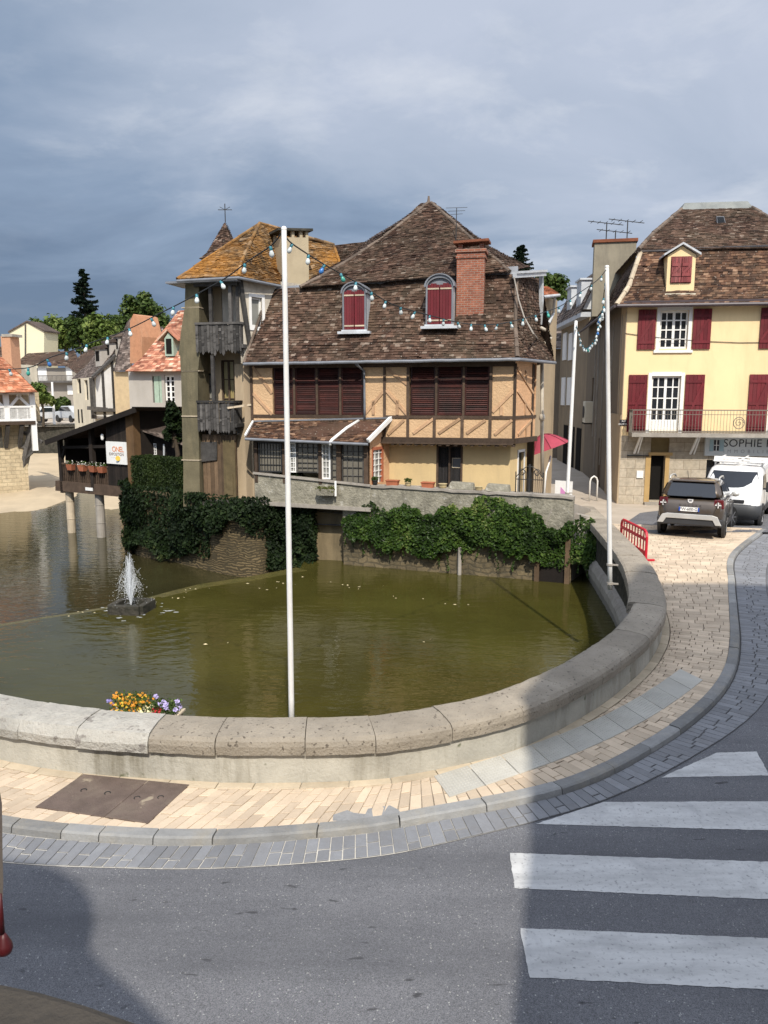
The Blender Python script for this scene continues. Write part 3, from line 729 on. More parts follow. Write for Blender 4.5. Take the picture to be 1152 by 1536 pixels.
garland('loop of bulbs dangling between the two right hand flagpoles', pts, 26, .85)
# ------------------------------------------------------------------ fountain
FX = onz(197, 916, WU); FX.z = WU
fo = thing('fountain', 'floating fountain spraying white water beside the weir', 'fountain', FX)
g = MB(); fz = V((0, 0, .12))
fq = [FX+V((x, y, 0)) for x, y in ((-.42, -.3), (.34, -.38), (.46, .3), (-.3, .4))]
for i in range(4):
    a, b = fq[i], fq[(i+1) % 4]; g.bar(a+V((0, 0, .1)), b+V((0, 0, .1)), .16, .26)
mesh('float', g, m['darkstone'], fo, bev=.02)
m['spray'] = plain('water_spray', (.80, .83, .86), .25)
k = NT('water_spray_mist'); k.b.inputs['Base Color'].default_value = (.82, .85, .88, 1); k.b.inputs['Roughness'].default_value = .3
tp = k.n('BsdfTransparent'); mx = k.n('MixShader'); mx.inputs[0].default_value = .42; k.l(tp.outputs[0], mx.inputs[1]); k.l(k.b.outputs[0], mx.inputs[2]); k.l(mx.outputs[0], k.t.nodes['Material Output'].inputs[0]); m['mist'] = k.m
g = MB(); rs = random.Random(5)
for i in range(110):
    a = rs.uniform(0, 6.28); q = rs.uniform(0, 1)**1.4; hh = rs.uniform(.75, 1.42)*(1-.45*q); sp = .03+.22*q; n = 9; pts = []
    e = rs.uniform(.5, 1.0)
    for j in range(n):
        t = j/(n-1)*e*1.9; pts.append(FX+V((math.cos(a)*sp*t, math.sin(a)*sp*t, .12+hh*(1-(1-t)**2))))
    pts = [p for p in pts if p.z > WU]
    if len(pts) > 2: g.tube(pts, [lerp(.0065, .0015, j/(len(pts)-1)) for j in range(len(pts))], 4)
mesh('jet', g, m['mist'], fo)
g = MB()
for i in range(800):
    a = rs.uniform(0, 6.28); q = rs.uniform(0, 1); t = rs.uniform(.15, 1.95); hh = rs.uniform(.5, 1.42)*(1-.5*q); sp = .03+.3*q
    p = FX+V((math.cos(a)*sp*t, math.sin(a)*sp*t, .1+hh*(1-(1-t)**2)))+V((rs.gauss(0, .02), rs.gauss(0, .02), rs.gauss(0, .03)))
    if p.z > WU: g.ball(p, rs.uniform(.0025, .007), 5, 4)
mesh('droplets', g, m['spray'], fo)
g = MB()
for i in range(34):
    a = rs.uniform(0, 6.28) if i < 20 else rs.gauss(-.6, .7); d = abs(rs.gauss(.56, .15)); c = FX+V((math.cos(a)*d*1.2, math.sin(a)*d, .006+i*.0001)); nn = 9; q = rs.uniform(.015, .06)
    g.add([c]+[c+V((math.cos(j*.698)*q*rs.uniform(.5, 1.5)*1.5, math.sin(j*.698)*q*rs.uniform(.4, 1.2), 0)) for j in range(nn)], [(0, 1+j, 1+(j+1) % nn) for j in range(nn)])
mesh('foam', g, m['mist'], fo)
# ------------------------------------------------------------------ flower planter on the parapet
pc = at(220, 1071, 8.5); pl = thing('flower_planter', 'long beige planter of orange, red and purple flowers on the inner edge of the parapet', 'planter', pc)
tx = V((.985, -.17, 0)); ty = V((.17, .985, 0))
def plp(a, b, z): return pc+tx*a+ty*b+V((0, 0, z))
g = MB()
for (w0, w1, h0, h1) in ((.36, .40, -.2, .01),):
    g.hexa([plp(-w0, -.1, h0), plp(w0, -.1, h0), plp(w0, .1, h0), plp(-w0, .1, h0)], [plp(-w1, -.13, h1), plp(w1, -.13, h1), plp(w1, .13, h1), plp(-w1, .13, h1)])
g.hexa([plp(-.42, -.15, .01), plp(.42, -.15, .01), plp(.42, .15, .01), plp(-.42, .15, .01)], [plp(-.42, -.15, .04), plp(.42, -.15, .04), plp(.42, .15, .04), plp(-.42, .15, .04)])
mesh('trough', g, m['palestone'], pl, bev=.006)
g = MB()
for i in range(1500):
    a = R(-.4, .4); hmax = .2 if a < .05 else .14
    g.leaf(plp(a, R(-.13, .13), .03+R(0, 1)*hmax), R(.018, .035))
mesh('foliage', g, leafmat('planter_leaf', [(0, (.03, .06, .012)), (1, (.14, .2, .045))]), pl)
def blooms(name, col, lo, hi, n, zr, s):
    g = MB()
    for i in range(n):
        c = plp(R(lo, hi), R(-.15, .1), R(*zr))
        for k in range(5):
            t = k*1.257; g.leaf(c+V((math.cos(t)*s*.55, -.006, math.sin(t)*s*.55)), s*.95, (0, -1, .5))
        g.ball(c+V((0, -.01, 0)), s*.2, 5, 4)
    mesh(name, g, plain(name+'_petal', col, .6), pl)
blooms('orange_blossoms', (.72, .3, .02), -.38, .06, 85, (.06, .24), .018)
blooms('yellow_blossoms', (.8, .55, .05), -.36, .0, 35, (.05, .22), .016)
blooms('lilac_blossoms', (.42, .36, .62), .1, .4, 13, (.06, .22), .034)
blooms('violet_blossoms', (.28, .24, .55), -.41, -.36, 3, (.12, .2), .03)
blooms('red_blossoms', (.62, .02, .04), .1, .22, 26, (.02, .09), .02)
blooms('cream_blossoms', (.8, .75, .45), .0, .1, 14, (.03, .12), .03)
# ------------------------------------------------------------------ red plastic barrier on the square
bn, bf = V((6.47, 18.55, .07)), V((6.43, 20.45, .07))
rb = thing('barrier', 'red plastic crowd barrier standing beside the parapet, short of the parked car', 'barrier', bn)
m['redplastic'] = plain('red_plastic', (.50, .012, .03), .4)
d = (bf-bn); d.z = 0; d = d.normalized()*min(d.length, 1.9); bL = d.length; dn = d.normalized()
g = MB(); hh = .78
def bp(u, z, o=0): return bn+dn*(u*bL)+V((0, 0, z))+V((-dn.y, dn.x, 0))*o
g.tube([bp(0, .05), bp(0, hh-.14), bp(.03, hh-.04), bp(.08, hh), bp(.92, hh), bp(.97, hh-.04), bp(1, hh-.14), bp(1, .05)], .036, 8)
g.bar(bp(0, .22), bp(1, .22), .05, .09); g.bar(bp(0, .56), bp(1, .56), .05, .07)
for i in range(1, 9): g.bar(bp(i/9, .22), bp(i/9, hh), .03, .028, up=dn)
mesh('panel', g, m['redplastic'], rb, smooth=False, bev=.008)
for u in (.06, .94):
    g = MB(); g.bar(bp(u, .03, -.26), bp(u, .03, .26), .07, .05); g.bar(bp(u, .05), bp(u, .24), .06, .06); mesh('foot', g, m['redplastic'], rb, bev=.008)

# ------------------------------------------------------------------ old half-timbered house over the pond
M = Fr((-4.33, 25.2), (3.93, 23.36)); MR = Fr((3.93, 23.36), (4.85, 24.75))
MR.n = V((-MR.s.y, MR.s.x, 0))
mh = thing('timbered_house', 'old ochre half-timbered house with brown mansard roof and dark red louvres over the pond', 'house', M.W(4, 2, 0))
zE = M.px(581, 545)[1]; zS = M.px(600, 657)[1]; zR = M.px(600, 624)[1]; zT = M.px(600, 545)[1]
def msx(px, t=0): return M.px(px, 600, t)[0]
sL, sR = 0.0, M.L
g = MB()
holes = [(msx(409), msx(545), zR+.02, zT-.02), (msx(614), msx(735), zR+.02, zT-.02)]
g.wall(M, sL, sR, zS, zE+.1, 0, .16, holes); mesh('upper_wall', g, m['ochre'], mh)
g = MB(); g.wall(MR, 0, MR.L, zS, zE+.1, 0, .1, [(MR.L*.84, MR.L*.98, zR, zT)]); mesh('corner_wall', g, m['peach'], mh)
g = MB()
g.wall(M, -.02, .04, 0, zE, 0.001, .1)
side = Fr(MR.W(MR.L, 0, 0).xy, (5.45, 33)); side.n = V((-side.s.y, side.s.x, 0))
g.wall(side, 0, side.L, 0, zE, 0, .1, [(1.2, 2.0, 3.2, 4.6), (3.6, 4.4, 3.2, 4.6)])
lside = Fr(M.W(0, 8, 0).xy, M.W(0, 0, 0).xy); g.wall(lside, 0, 8, 0, zE, 0, .1)
g.fb(M, .3, sR-.3, 1.0, 1.05, 0, zE+1.5); g.fb(M, 0, sR, 7.9, 8, 0, zE)
mesh('side_wall', g, m['tan'], mh)
tg = .45                                                   # ground floor stands back under the jetty
door = (msx(657, tg), msx(694, tg), M.px(675, 740, tg)[1], M.px(675, 668, tg)[1])
g = MB(); g.wall(M, .2, sR-.1, 0, zS, tg, .2, [door])
cr = M.W(sR-.1, tg, 0); MG = Fr(cr.xy, MR.W(MR.L, .25, 0).xy); MG.n = V((-MG.s.y, MG.s.x, 0))
g.wall(MG, 0, MG.L, 0, zS, 0, .12, [(MG.L*.45, MG.L*.8, .35, 2.35)])
mesh('ground_floor_wall', g, m['gfochre'], mh)
g = MB(); g.fb(MG, MG.L*.41, MG.L*.45, -.03, .05, .3, 2.4); g.fb(MG, MG.L*.8, MG.L*.84, -.03, .05, .3, 2.4); g.fb(MG, MG.L*.41, MG.L*.84, -.03, .05, 2.35, 2.43); o = mesh('side_door', g, m['white'], mh)
g = MB(); g.fb(MG, MG.L*.45, MG.L*.8, .08, .1, .35, 2.35); mesh('pane', g, m['glass'], o)
# door
g = MB(); mid = (door[0]+door[1])/2
for a, b in ((door[0], mid-.02), (mid+.02, door[1])):
    for i in range(7): g.fb(M, lerp(a, b, i/7)+.004, lerp(a, b, (i+1)/7)-.004, tg+.1, tg+.14, door[2], door[3]-.05)
dm = mat('dark_door_boards', (.028, .026, .026), .3, 4, rnd=.3, bump=.5)
o = mesh('door', g, dm, mh)
g = MB()
for s in (door[0]-.03, mid-.03, door[1]-.03): g.fb(M, s, s+.06, tg-.02, tg+.14, door[2], door[3])
g.fb(M, door[0]-.03, door[1]+.03, tg-.02, tg+.15, door[3]-.05, door[3]+.03); mesh('frame', g, m['timber'], o)
g = MB(); g.pp(M, [(678, 687), (694, 687), (694, 702), (678, 702)], tg+.085, tg+.097); mesh('door_panel', g, plain('faded_panel', (.10, .10, .10), .6), o)
g = MB()
for a, b, c, d in ((678, 687, 694, 687.9), (678, 701.2, 694, 702), (678, 687.9, 678.8, 701.2)): g.pb(M, a, b, c, d, tg+.07, tg+.084)
mesh('door_trim', g, m['palestone'], o)
# timber frame
g = MB()
def post(px, y0, y1, w=.085, t=-.035, fr=M): 
    s = fr.px(px, 600, 0)[0]; g.fb(fr, s-w/2, s+w/2, t, .05, fr.px(px, y1)[1], fr.px(px, y0)[1])
for px in (378, 577, 612, 772): post(px, 545, 657)
post(736, 545, 657, .09)
for px in (652, 694): post(px, 624, 657, .09)
g.fb(M, 0, msx(545), -.032, .05, zR-.07, zR+.02); g.fb(M, msx(577), sR, -.032, .05, zR-.07, zR+.02)
g.fb(M, msx(577)-.1, sR+.02, -.09, .45, zS-.13, zS+.03); g.fb(M, 0, sR, -.03, .05, zE-.12, zE+.02)
g.fb(MR, 0, MR.L, -.09, .3, zS-.13, zS+.03); g.fb(MR, 0, MR.L, -.032, .05, zR-.07, zR+.02)
g.fb(MR, MR.L*.79, MR.L*.84, -.033, .05, zS, zE)
g.fb(M, .3, sR, -.14, .45, zS-.17, zS-.13)
for i in range(16):
    s = lerp(msx(590), sR, i/15); g.fb(M, s-.05, s+.05, -.11, .45, zS-.22, zS-.17)
mesh('timber_frame', g, m['timber'], mh)
g = MB()
def br(x0, y0, x1, y1, fr=M, w=.085):
    a = fr.P(x0, y0, -.012); b = fr.P(x1, y1, -.012); g.bar(a, b, w, .045, up=fr.n)
for q in ((379, 550, 408, 590), (379, 590, 408, 622), (548, 620, 576, 586), (579, 585, 611, 622), (579, 552, 612, 577), (739, 618, 771, 586), (752, 610, 752, 623), (384, 640, 392, 630),
          (582, 652, 606, 630), (620, 650, 650, 628), (658, 650, 690, 628), (700, 650, 728, 630), (742, 652, 768, 630), (560, 600, 560, 622), (596, 600, 596, 622)): br(*q)
for q in ((776, 552, 800, 590), (776, 586, 800, 622), (789, 556, 789, 575), (788, 605, 788, 622), (777, 652, 797, 630), (789, 640, 789, 656)): br(*q, fr=MR, w=.075)
mesh('diagonal_brace', g, m['brace'], mh, per=1)
# louvred shutters
def louver(fr, s0, s1, z0, z1, t):
    g = MB(); fw = .05
    for a, b in ((s0, s0+fw), (s1-fw, s1)): g.fb(fr, a, b, t, t+.05, z0, z1)
    for z in (z0, (z0*.45+z1*.55), z1-.07): g.fb(fr, s0, s1, t-.003, t+.052, z, z+.07)
    n = int((z1-z0)/.062)
    for i in range(n):
        z = z0+(i+.5)*(z1-z0)/n; w = fr.W; a, b = s0+fw, s1-fw; k = R(-.008, .008)
        g.hexa([w(a, t+.005, z-.03+k), w(b, t+.005, z-.03+k), w(b, t+.012, z-.035+k), w(a, t+.012, z-.035+k)], [w(a, t+.042, z+.025), w(b, t+.042, z+.025), w(b, t+.048, z+.02), w(a, t+.048, z+.02)])
    return mesh('louvred_shutter', g, m['louver'], mh)
for xs in ((409, 441, 475, 510, 545), (614, 654, 695, 735)):
    for a, b in zip(xs, xs[1:]): louver(M, msx(a)+.03, msx(b)-.03, zR+.03, zT-.03, .06)
    g = MB(); g.fb(M, msx(xs[0]), msx(xs[-1]), .15, .17, zR, zT); mesh('shutter_backing', g, m['dark'], mh)
    g = MB()
    for a in xs[1:-1]: g.fb(M, msx(a)-.035, msx(a)+.035, .02, .12, zR, zT)
    mesh('mullion_post', g, m['timber'], mh, per=1)
louver(MR, MR.L*.85, MR.L*.97, zR+.02, zT-.03, .04)
# mansard roof
def mp(x, y, t): return M.P(x, y, t)
g = MB()
e0, e1 = mp(366, 544, -.42), mp(776, 536.5, -.42); c0, c1 = mp(388, 497, .3), mp(773, 495, .3); d0, d1 = mp(404, 434, .95), mp(775, 411, .95)
def curvetiles(g, rows, **k):
    for (a, b), (c, d) in zip(rows, rows[1:]): g.tiles(a, b, d, c, **k)
rows = [(e0, e1), (mp(377, 519, -.1), mp(774.5, 516, -.1)), (c0, c1), (mp(396, 466, .65), mp(774, 454, .65)), (d0, d1)]
curvetiles(g, rows)
h0 = V((MR.W(MR.L+.35, -.42, 0).x, MR.W(MR.L+.35, -.42, 0).y, e1.z-.02))
k1 = MR.P(810, 500, .55); k2 = MR.P(811, 418, .95)
rows = [(e1, h0), (c1, k1), (d1, k2)]
curvetiles(g, rows)
sd0 = V((5.85, 33, h0.z)); g.tiles(h0, sd0, V((5.0, 33, k2.z)), k2, face=(1, 0, .6))
le0 = M.W(-.4, 8, e0.z); g.tiles(le0, e0, d0, M.W(.5, 7, d0.z), face=(-1, 0, .6))
mesh('mansard_roof', g, m['tile'], mh)
g = MB(); g.ridge(e1, c1, .075); g.ridge(c1, d1, .06); mesh('hip_ridge', g, m['mortar'], mh); g = MB(); g.ridge(e0, d0, .05); mesh('hip_ridge', g, m['mortar'], mh)
g = MB(); z0, z1 = mp(403, 437, .93), mp(776, 413, .93); u0, u1 = mp(452, 429, 1.05), mp(778, 402, 1.05)
g.hexa([z0, z1, z1+M.n*.3, z0+M.n*.3], [mp(405, 431.5, 1.0), mp(777, 399, 1.0), mp(777, 399, 1.0)+M.n*.3, mp(405, 431.5, 1.0)+M.n*.3]); mesh('zinc_band', g, m['zinc'], mh)
# upper hipped roof
g = MB(); ap = mp(643, 304, 4.2); ap2 = ap+M.n*.5+M.s*.25
b0, b1 = mp(450, 431, .72), mp(764, 407, .72); q0, q1 = mp(480, 416, 1.15), mp(743, 389, 1.15); r0, r1 = mp(527, 388, 2.0), mp(718, 369, 2.0); s0, s1 = mp(575, 356, 2.9), mp(690, 342, 2.9)
curvetiles(g, [(b0, b1), (q0, q1), (r0, r1), (s0, s1), (ap-M.s*.26, ap+M.s*.2)])
br_ = mp(795, 400, 3.5)
curvetiles(g, [(b1, br_), (q1, lerp(mp(770, 388, 3.6), br_, .1)), (r1, mp(736, 371, 4.0)), (s1, mp(703, 345, 4.3)), (ap, ap2)], face=(1, -.6, .5))
lb = mp(450, 425, 6); curvetiles(g, [(lb, b0), (lerp(lb, ap, .35), r0), (ap, ap)], face=(-1, 0, .6))
bb = M.W(8.3, 7, b1.z); g.tiles(bb, M.W(1.5, 7, b0.z), ap, ap2, face=(.2, 1, .6)); 
mesh('upper_roof', g, m['tile'], mh)
g = MB()
for P in ((b0, q0, r0, s0, ap), (b1, q1, r1, s1, ap+M.s*.1)):
    for a, b in zip(P, P[1:]): g.ridge(a, b, .065)
g.ridge(b0, b0+(b1-b0)*.001, .05); g.cyl(ap, ap+V((0, 0, .22)), .06, .03); mesh('roof_ridge', g, m['mortar'], mh)
# gutter and pipes
g = MB(); N = 30
g.tube([lerp(mp(365, 546, -.5), mp(778, 539, -.5), i/N)+V((0, 0, R(-.006, .006))) for i in range(N+1)]+[h0+V((.04, -.04, -.06))], .05, 8)
mesh('eaves_gutter', g, m['zinc'], mh)
g = MB(); g.tube([mp(534, 546, -.45), mp(537, 549, -.3), mp(546, 556, -.07), mp(547, 610, -.07), mp(547, 628, -.07)], .038, 8); mesh('downpipe', g, m['zinc'], mh, smooth=True)
g = MB(); g.tube([mp(538, 631, .0), mp(520, 642, -.5), mp(498, 660, -1.1), mp(495.5, 663, -1.16), mp(495.5, 668, -1.16)], .05, 8); mesh('downpipe', g, m['white'], mh, smooth=True)['label'] = 'white pipe lying across the lean-to roof'
# right corner: pale metal parapet, pipes
g = MB(); p0, p1 = mp(772, 414, .55), MR.P(817, 411, .5)
g.bar(p0, p1, .12, .12); g.bar(p0+V((0, 0, .1)), p1+V((0, 0, .1)), .2, .07)
pA, pB = MR.P(812, 412, .62), MR.P(812, 487, .62); g.bar(pA, pB, .12, .12)
mesh('metal_coping', g, m['palezinc'], mh)
g = MB(); g.tube([mp(771, 416, .5), mp(778, 450, .35), mp(786, 475, .2), mp(800, 500, .1), MR.P(806, 508, .2)], .022, 6); mesh('cable', g, m['concrete'], mh)
g = MB(); g.tube([MR.P(812, 492, .3), MR.P(822, 498, .3), MR.P(826, 506, .35), MR.P(815, 517, .25), MR.P(813, 540, .1), MR.P(813, 640, -.05), MR.P(813.5, 715, -.05)], .06, 8)
g.lathe(MR.P(813, 626, -.05)-V((0, 0, .1)), [(.07, 0), (.1, .05), (.1, .14), (.07, .2)], 10); mesh('downpipe', g, m['oldplaster'], mh, smooth=True)
# arched dormers with red shutters
def dormer(x0, x1, ys, yt, ya, t):
    """front opening x0..x1, sill ys, shutter top yt, arch top ya"""
    s0, zs = M.px(x0, ys, t); s1, _ = M.px(x1, ys, t); zt = M.px((x0+x1)/2, yt, t)[1]; za = M.px((x0+x1)/2, ya, t)[1]
    c = (s0+s1)/2; w = (s1-s0)/2; dep = 1.25; fw = .05; W2 = w+fw
    arch = [(c-W2*math.cos(i*math.pi/14), zt+(za-zt)*math.sin(i*math.pi/14)) for i in range(15)]
    arin = [(c-w*math.cos(i*math.pi/14), zt+(za-zt-.09)*math.sin(i*math.pi/14)) for i in range(15)]
    g = MB()                                              # cheeks and vault
    out = [(c-W2, zs-.1)]+arch+[(c+W2, zs-.1)]
    for a, b in zip(out, out[1:]): g.quad(M.W(a[0], t, a[1]), M.W(b[0], t, b[1]), M.W(b[0], t+dep, b[1]), M.W(a[0], t+dep, a[1]))
    d = mesh('dormer', g, m['palezinc'], mh)
    g = MB(); ar2 = [(c-(W2+.05)*math.cos(i*math.pi/14), zt+(za-zt+.03)*math.sin(i*math.pi/14)) for i in range(15)]
    for a, b, a2, b2 in zip(ar2, ar2[1:], arch, arch[1:]):
        w_ = M.W; g.hexa([w_(a2[0], t-.08, a2[1]), w_(b2[0], t-.08, b2[1]), w_(b2[0], t+dep, b2[1]), w_(a2[0], t+dep, a2[1])], [w_(a[0], t-.08, a[1]), w_(b[0], t-.08, b[1]), w_(b[0], t+dep, b[1]), w_(a[0], t+dep, a[1])])
    mesh('dormer_roof', g, m['zinc'], d)
    g = MB()
    for a, b, a2, b2 in zip(arch, arch[1:], arin, arin[1:]):
        w_ = M.W; g.hexa([w_(a2[0], t-.03, a2[1]), w_(b2[0], t-.03, b2[1]), w_(b2[0], t+.06, b2[1]), w_(a2[0], t+.06, a2[1])], [w_(a[0], t-.03, a[1]), w_(b[0], t-.03, b[1]), w_(b[0], t+.06, b[1]), w_(a[0], t+.06, a[1])])
    for a, b in ((c-W2, c-w), (c+w, c+W2)): g.fb(M, a, b, t-.03, t+.06, zs, zt)
    mesh('frame', g, m['zinc'], d)
    g = MB(); g.fp(M, arin, t+.045, t+.06); mesh('fanlight', g, m['zinc'], d)
    g = MB(); g.fb(M, c-W2-.14, c+W2+.14, t-.14, t+.3, zs-.13, zs-.05); g.fb(M, c-W2-.03, c+W2+.03, t-.07, t+.05, zs-.05, zs); mesh('sill', g, m['palezinc'], d)
    for a, b in ((c-w, c-.006), (c+.006, c+w)):
        g = MB(); n = 4
        for i in range(n): g.fb(M, lerp(a, b, i/n)+.003, lerp(a, b, (i+1)/n)-.003, t-.005, t+.03, zs+.01, zt+(.10 if (i in (1, 2)) else .06))
        mesh('shutter', g, m['redshut'], d)
    g = MB()
    for z in (zs+.1, zt-.08):
        g.fb(M, c-w-.02, c-.02, t-.02, t-.006, z, z+.045); g.fb(M, c+.02, c+w+.02, t-.02, t-.006, z, z+.045)
    mesh('strap_hinge', g, m['palestone'], d, per=1)
dormer(516.5, 547, 495, 440, 424, .12); dormer(641, 677, 487, 430, 412, .12)
# brick chimney
ch = M.px(684, 480, .5)[0], M.px(725, 480, .5)[0]; cz0 = M.px(700, 500, .5)[1]; cz1 = M.px(700, 372, .5)[1]; cw = ch[1]-ch[0]
mb_ = brickmat('chimney_brick', M, (.36, .13, .075), (.27, .09, .055), (.34, .25, .2), .19, .066, .01, dirt=(.15, .08, .06))
g = MB(); g.fb(M, ch[0], ch[1], .5, 1.15, cz0-.5, cz1-.12); chim = mesh('brick_chimney', g, mb_, mh)
g = MB(); g.fb(M, ch[0]-.03, ch[1]+.03, .47, 1.18, cz1-.3, cz1-.22); g.fb(M, ch[0]-.05, ch[1]+.05, .45, 1.2, cz1-.12, cz1-.03); mesh('brick_band', g, mb_, chim)
g = MB()
for a in (ch[0]+.04, ch[1]-.16):
    for b in (.54, .98): g.fb(M, a, a+.12, b, b+.13, cz1-.03, cz1+.13)
mesh('cap_support', g, mb_, chim, per=1)
g = MB(); w = M.W; g.hexa([w(ch[0]-.1, .38, cz1+.13), w(ch[1]+.12, .38, cz1+.17), w(ch[1]+.12, 1.28, cz1+.21), w(ch[0]-.1, 1.28, cz1+.17)], [w(ch[0]-.1, .38, cz1+.2), w(ch[1]+.12, .38, cz1+.24), w(ch[1]+.12, 1.28, cz1+.28), w(ch[0]-.1, 1.28, cz1+.24)]); mesh('chimney_cap', g, m['rust'], chim)
g = MB(); g.fb(M, ch[0]-.06, ch[1]+.1, .36, .5, cz0-.05, cz0+.12); g.hexa([w(ch[1], .5, cz0), w(ch[1]+.08, .5, cz0), w(ch[1]+.08, 1.1, cz0+1.4), w(ch[1], 1.1, cz0+1.4)], [w(ch[1], .5, cz0+.12), w(ch[1]+.08, .5, cz0+.12), w(ch[1]+.08, 1.1, cz0+1.55), w(ch[1], 1.1, cz0+1.55)]); mesh('flashing', g, m['palezinc'], chim, per=1)
# roof aerial
g = MB(); a = mp(684, 350, 2.3); b = mp(685, 312, 2.3); g.cyl(a-V((0, 0, .3)), b, .018, .012, 6)
for i, (dx, dz) in enumerate(((.35, 0), (.28, -.1), (.2, -.2))): g.bar(b+V((-dx, 0, dz)), b+V((dx, .05, dz+.03)), .012)
solo('roof_aerial', g, m['iron'], 'thin roof aerial on a mast behind the brick chimney', 'aerial')
# lean-to bay of small-paned windows
bt = -.8
bay0, bay1 = M.px(381, 690, bt)[0], M.px(551, 690, bt)[0]; zbt = M.px(460, 660, bt)[1]; zb1 = M.px(551, 728, bt)[1]; zb0 = M.px(381, 709, bt)[1]; zlow = M.px(450, 757, bt)[1]
g = MB()
def bayx(px): return M.px(px, 690, bt)[0]
g.fp(M, [(bay0, zlow), (bay1+.1, zlow-.08), (bay1+.1, zb1+.02), (bay0, zb0+.02)], bt, bt+.2)
mesh('bay_parapet', g, m['lichenwall'], mh)
g = MB(); g.fp(M, [(bay0-.03, zb0-.04), (bay1+.1, zb1-.04), (bay1+.1, zb1+.03), (bay0-.03, zb0+.03)], bt-.06, bt+.02); g.fp(M, [(bay0-.05, zlow-.04), (bay1+.12, zlow-.14), (bay1+.12, zlow-.02), (bay0-.05, zlow+.08)], bt-.07, bt+.9); mesh('bay_sill', g, m['concrete'], mh)
g = MB()
for px, w_ in ((384, .1), (427, .14), (480, .1), (508, .14), (549, .13)): s = bayx(px); g.fb(M, s-w_/2, s+w_/2, bt-.02, bt+.12, zb1, zbt)
g.fb(M, bay0, bay1, bt-.02, bt+.14, zbt-.09, zbt+.06); mesh('bay_post', g, m['timber'], mh, per=1)
def casement(x0, x1, nx, nz, fm, t, pane, z0=None, z1=None, bw=.018, fw=.04, name='casement_window'):
    s0, s1 = bayx(x0), bayx(x1); z0 = zb1+.03 if z0 is None else z0; z1 = zbt-.09 if z1 is None else z1
    g = MB()
    for a, b in ((s0, s0+fw), (s1-fw, s1)): g.fb(M, a, b, t, t+.05, z0, z1)
    for a, b in ((z0, z0+fw), (z1-fw, z1)): g.fb(M, s0+fw, s1-fw, t+.001, t+.05, a, b)
    for i in range(1, nx): s = lerp(s0, s1, i/nx); g.fb(M, s-bw/2, s+bw/2, t+.008, t+.04, z0+fw, z1-fw)
    for i in range(1, nz): z = lerp(z0, z1, i/nz); g.fb(M, s0+fw, s1-fw, t+.01, t+.038, z-bw/2, z+bw/2)
    o = mesh(name, g, fm, mh); g = MB(); g.fb(M, s0, s1, t+.045, t+.055, z0, z1); mesh('pane', g, pane, o); return o
zlo = M.px(400, 708, bt)[1]
dimglass = plain('dim_curtained_glass', (.17, .155, .125), .2)
casement(388, 423, 8, 4, m['iron'], bt-.01, dimglass, zlo, bw=.014)
casement(431, 443, 3, 6, m['white'], bt+.05, m['curtain'], zlo)
casement(444, 477, 4, 6, m['greywood'], bt+.05, dimglass, zlo)
casement(482, 495, 2, 6, m['white'], bt+.03, m['curtain'], M.px(488, 719, bt)[1], fw=.05)['label'] = 'narrow white small-paned window'
casement(496, 505, 1, 6, m['greywood'], bt+.05, dimglass)
casement(512, 545, 4, 5, m['greywood'], bt+.05, dimglass)
a = M.W(bay1+.08, bt, 0); b = M.P(584, 680, tg); BS = Fr(a.xy, b.xy); BS.n = V((-BS.s.y, BS.s.x, 0))
g = MB(); wp = (BS.L*.1, BS.L*.68, zb1+.03, BS.px(568, 670)[1])
tz0, tz1 = zbt+.05, M.px(587, 632, 0)[1]
w = BS.W; g.wall(BS, 0, BS.L, .3, zbt+.04, 0, .1, [wp]); g.add([w(0, 0, zbt+.04), w(BS.L, 0, zbt+.04), w(BS.L, 0, tz1), w(0, 0, tz0)], [(0, 1, 2, 3)], .5); mesh('bay_side_wall', g, m['peach'], mh)
fr_red = mat('red_brown_frame', (.38, .12, .06), .15, 5)
g = MB(); s0, s1, z0, z1 = wp
for q in ((s0, s0+.07, z0, z1), (s1-.07, s1, z0, z1), (s0, s1, z1-.09, z1)): g.fb(BS, q[0], q[1], -.01, .06, q[2], q[3])
o = mesh('bay_side_window', g, fr_red, mh); g = MB()
for i in range(1, 3): s = lerp(s0, s1, i/3); g.fb(BS, s-.012, s+.012, .02, .05, z0, z1)
for i in range(1, 6): z = lerp(z0, z1, i/6); g.fb(BS, s0, s1, .021, .049, z-.012, z+.012)
mesh('glazing_bar', g, m['white'], o); g = MB(); g.fb(BS, s0, s1, .06, .07, z0, z1); mesh('pane', g, m['curtain'], o)
g = MB(); lt0, lt1, lt2, lt3 = mp(368, 656, -1.12), mp(552, 664, -1.12), mp(587, 629, .02), mp(380, 634, .02)
g.tiles(lt0, lt1, lt2, lt3, jit=.016); mesh('lean_to_roof', g, m['tile_red'], mh)
g = MB(); g.bar(lt1+V((0, 0, .05)), lt2+V((0, 0, .05)), .09, .12); g.bar(lt0+V((0, 0, .05)), lt3+V((0, 0, .05)), .06, .08); mesh('verge_board', g, m['white'], mh, per=1)
g = MB(); g.tube([lt0+V((0, -.05, -.05)), lt1+V((0, -.05, -.05))], .045, 8); g.bar(lt3+V((0, 0, .05)), lt2+V((0, 0, .05)), .12, .05); mesh('lean_to_gutter', g, m['zinc'], mh)
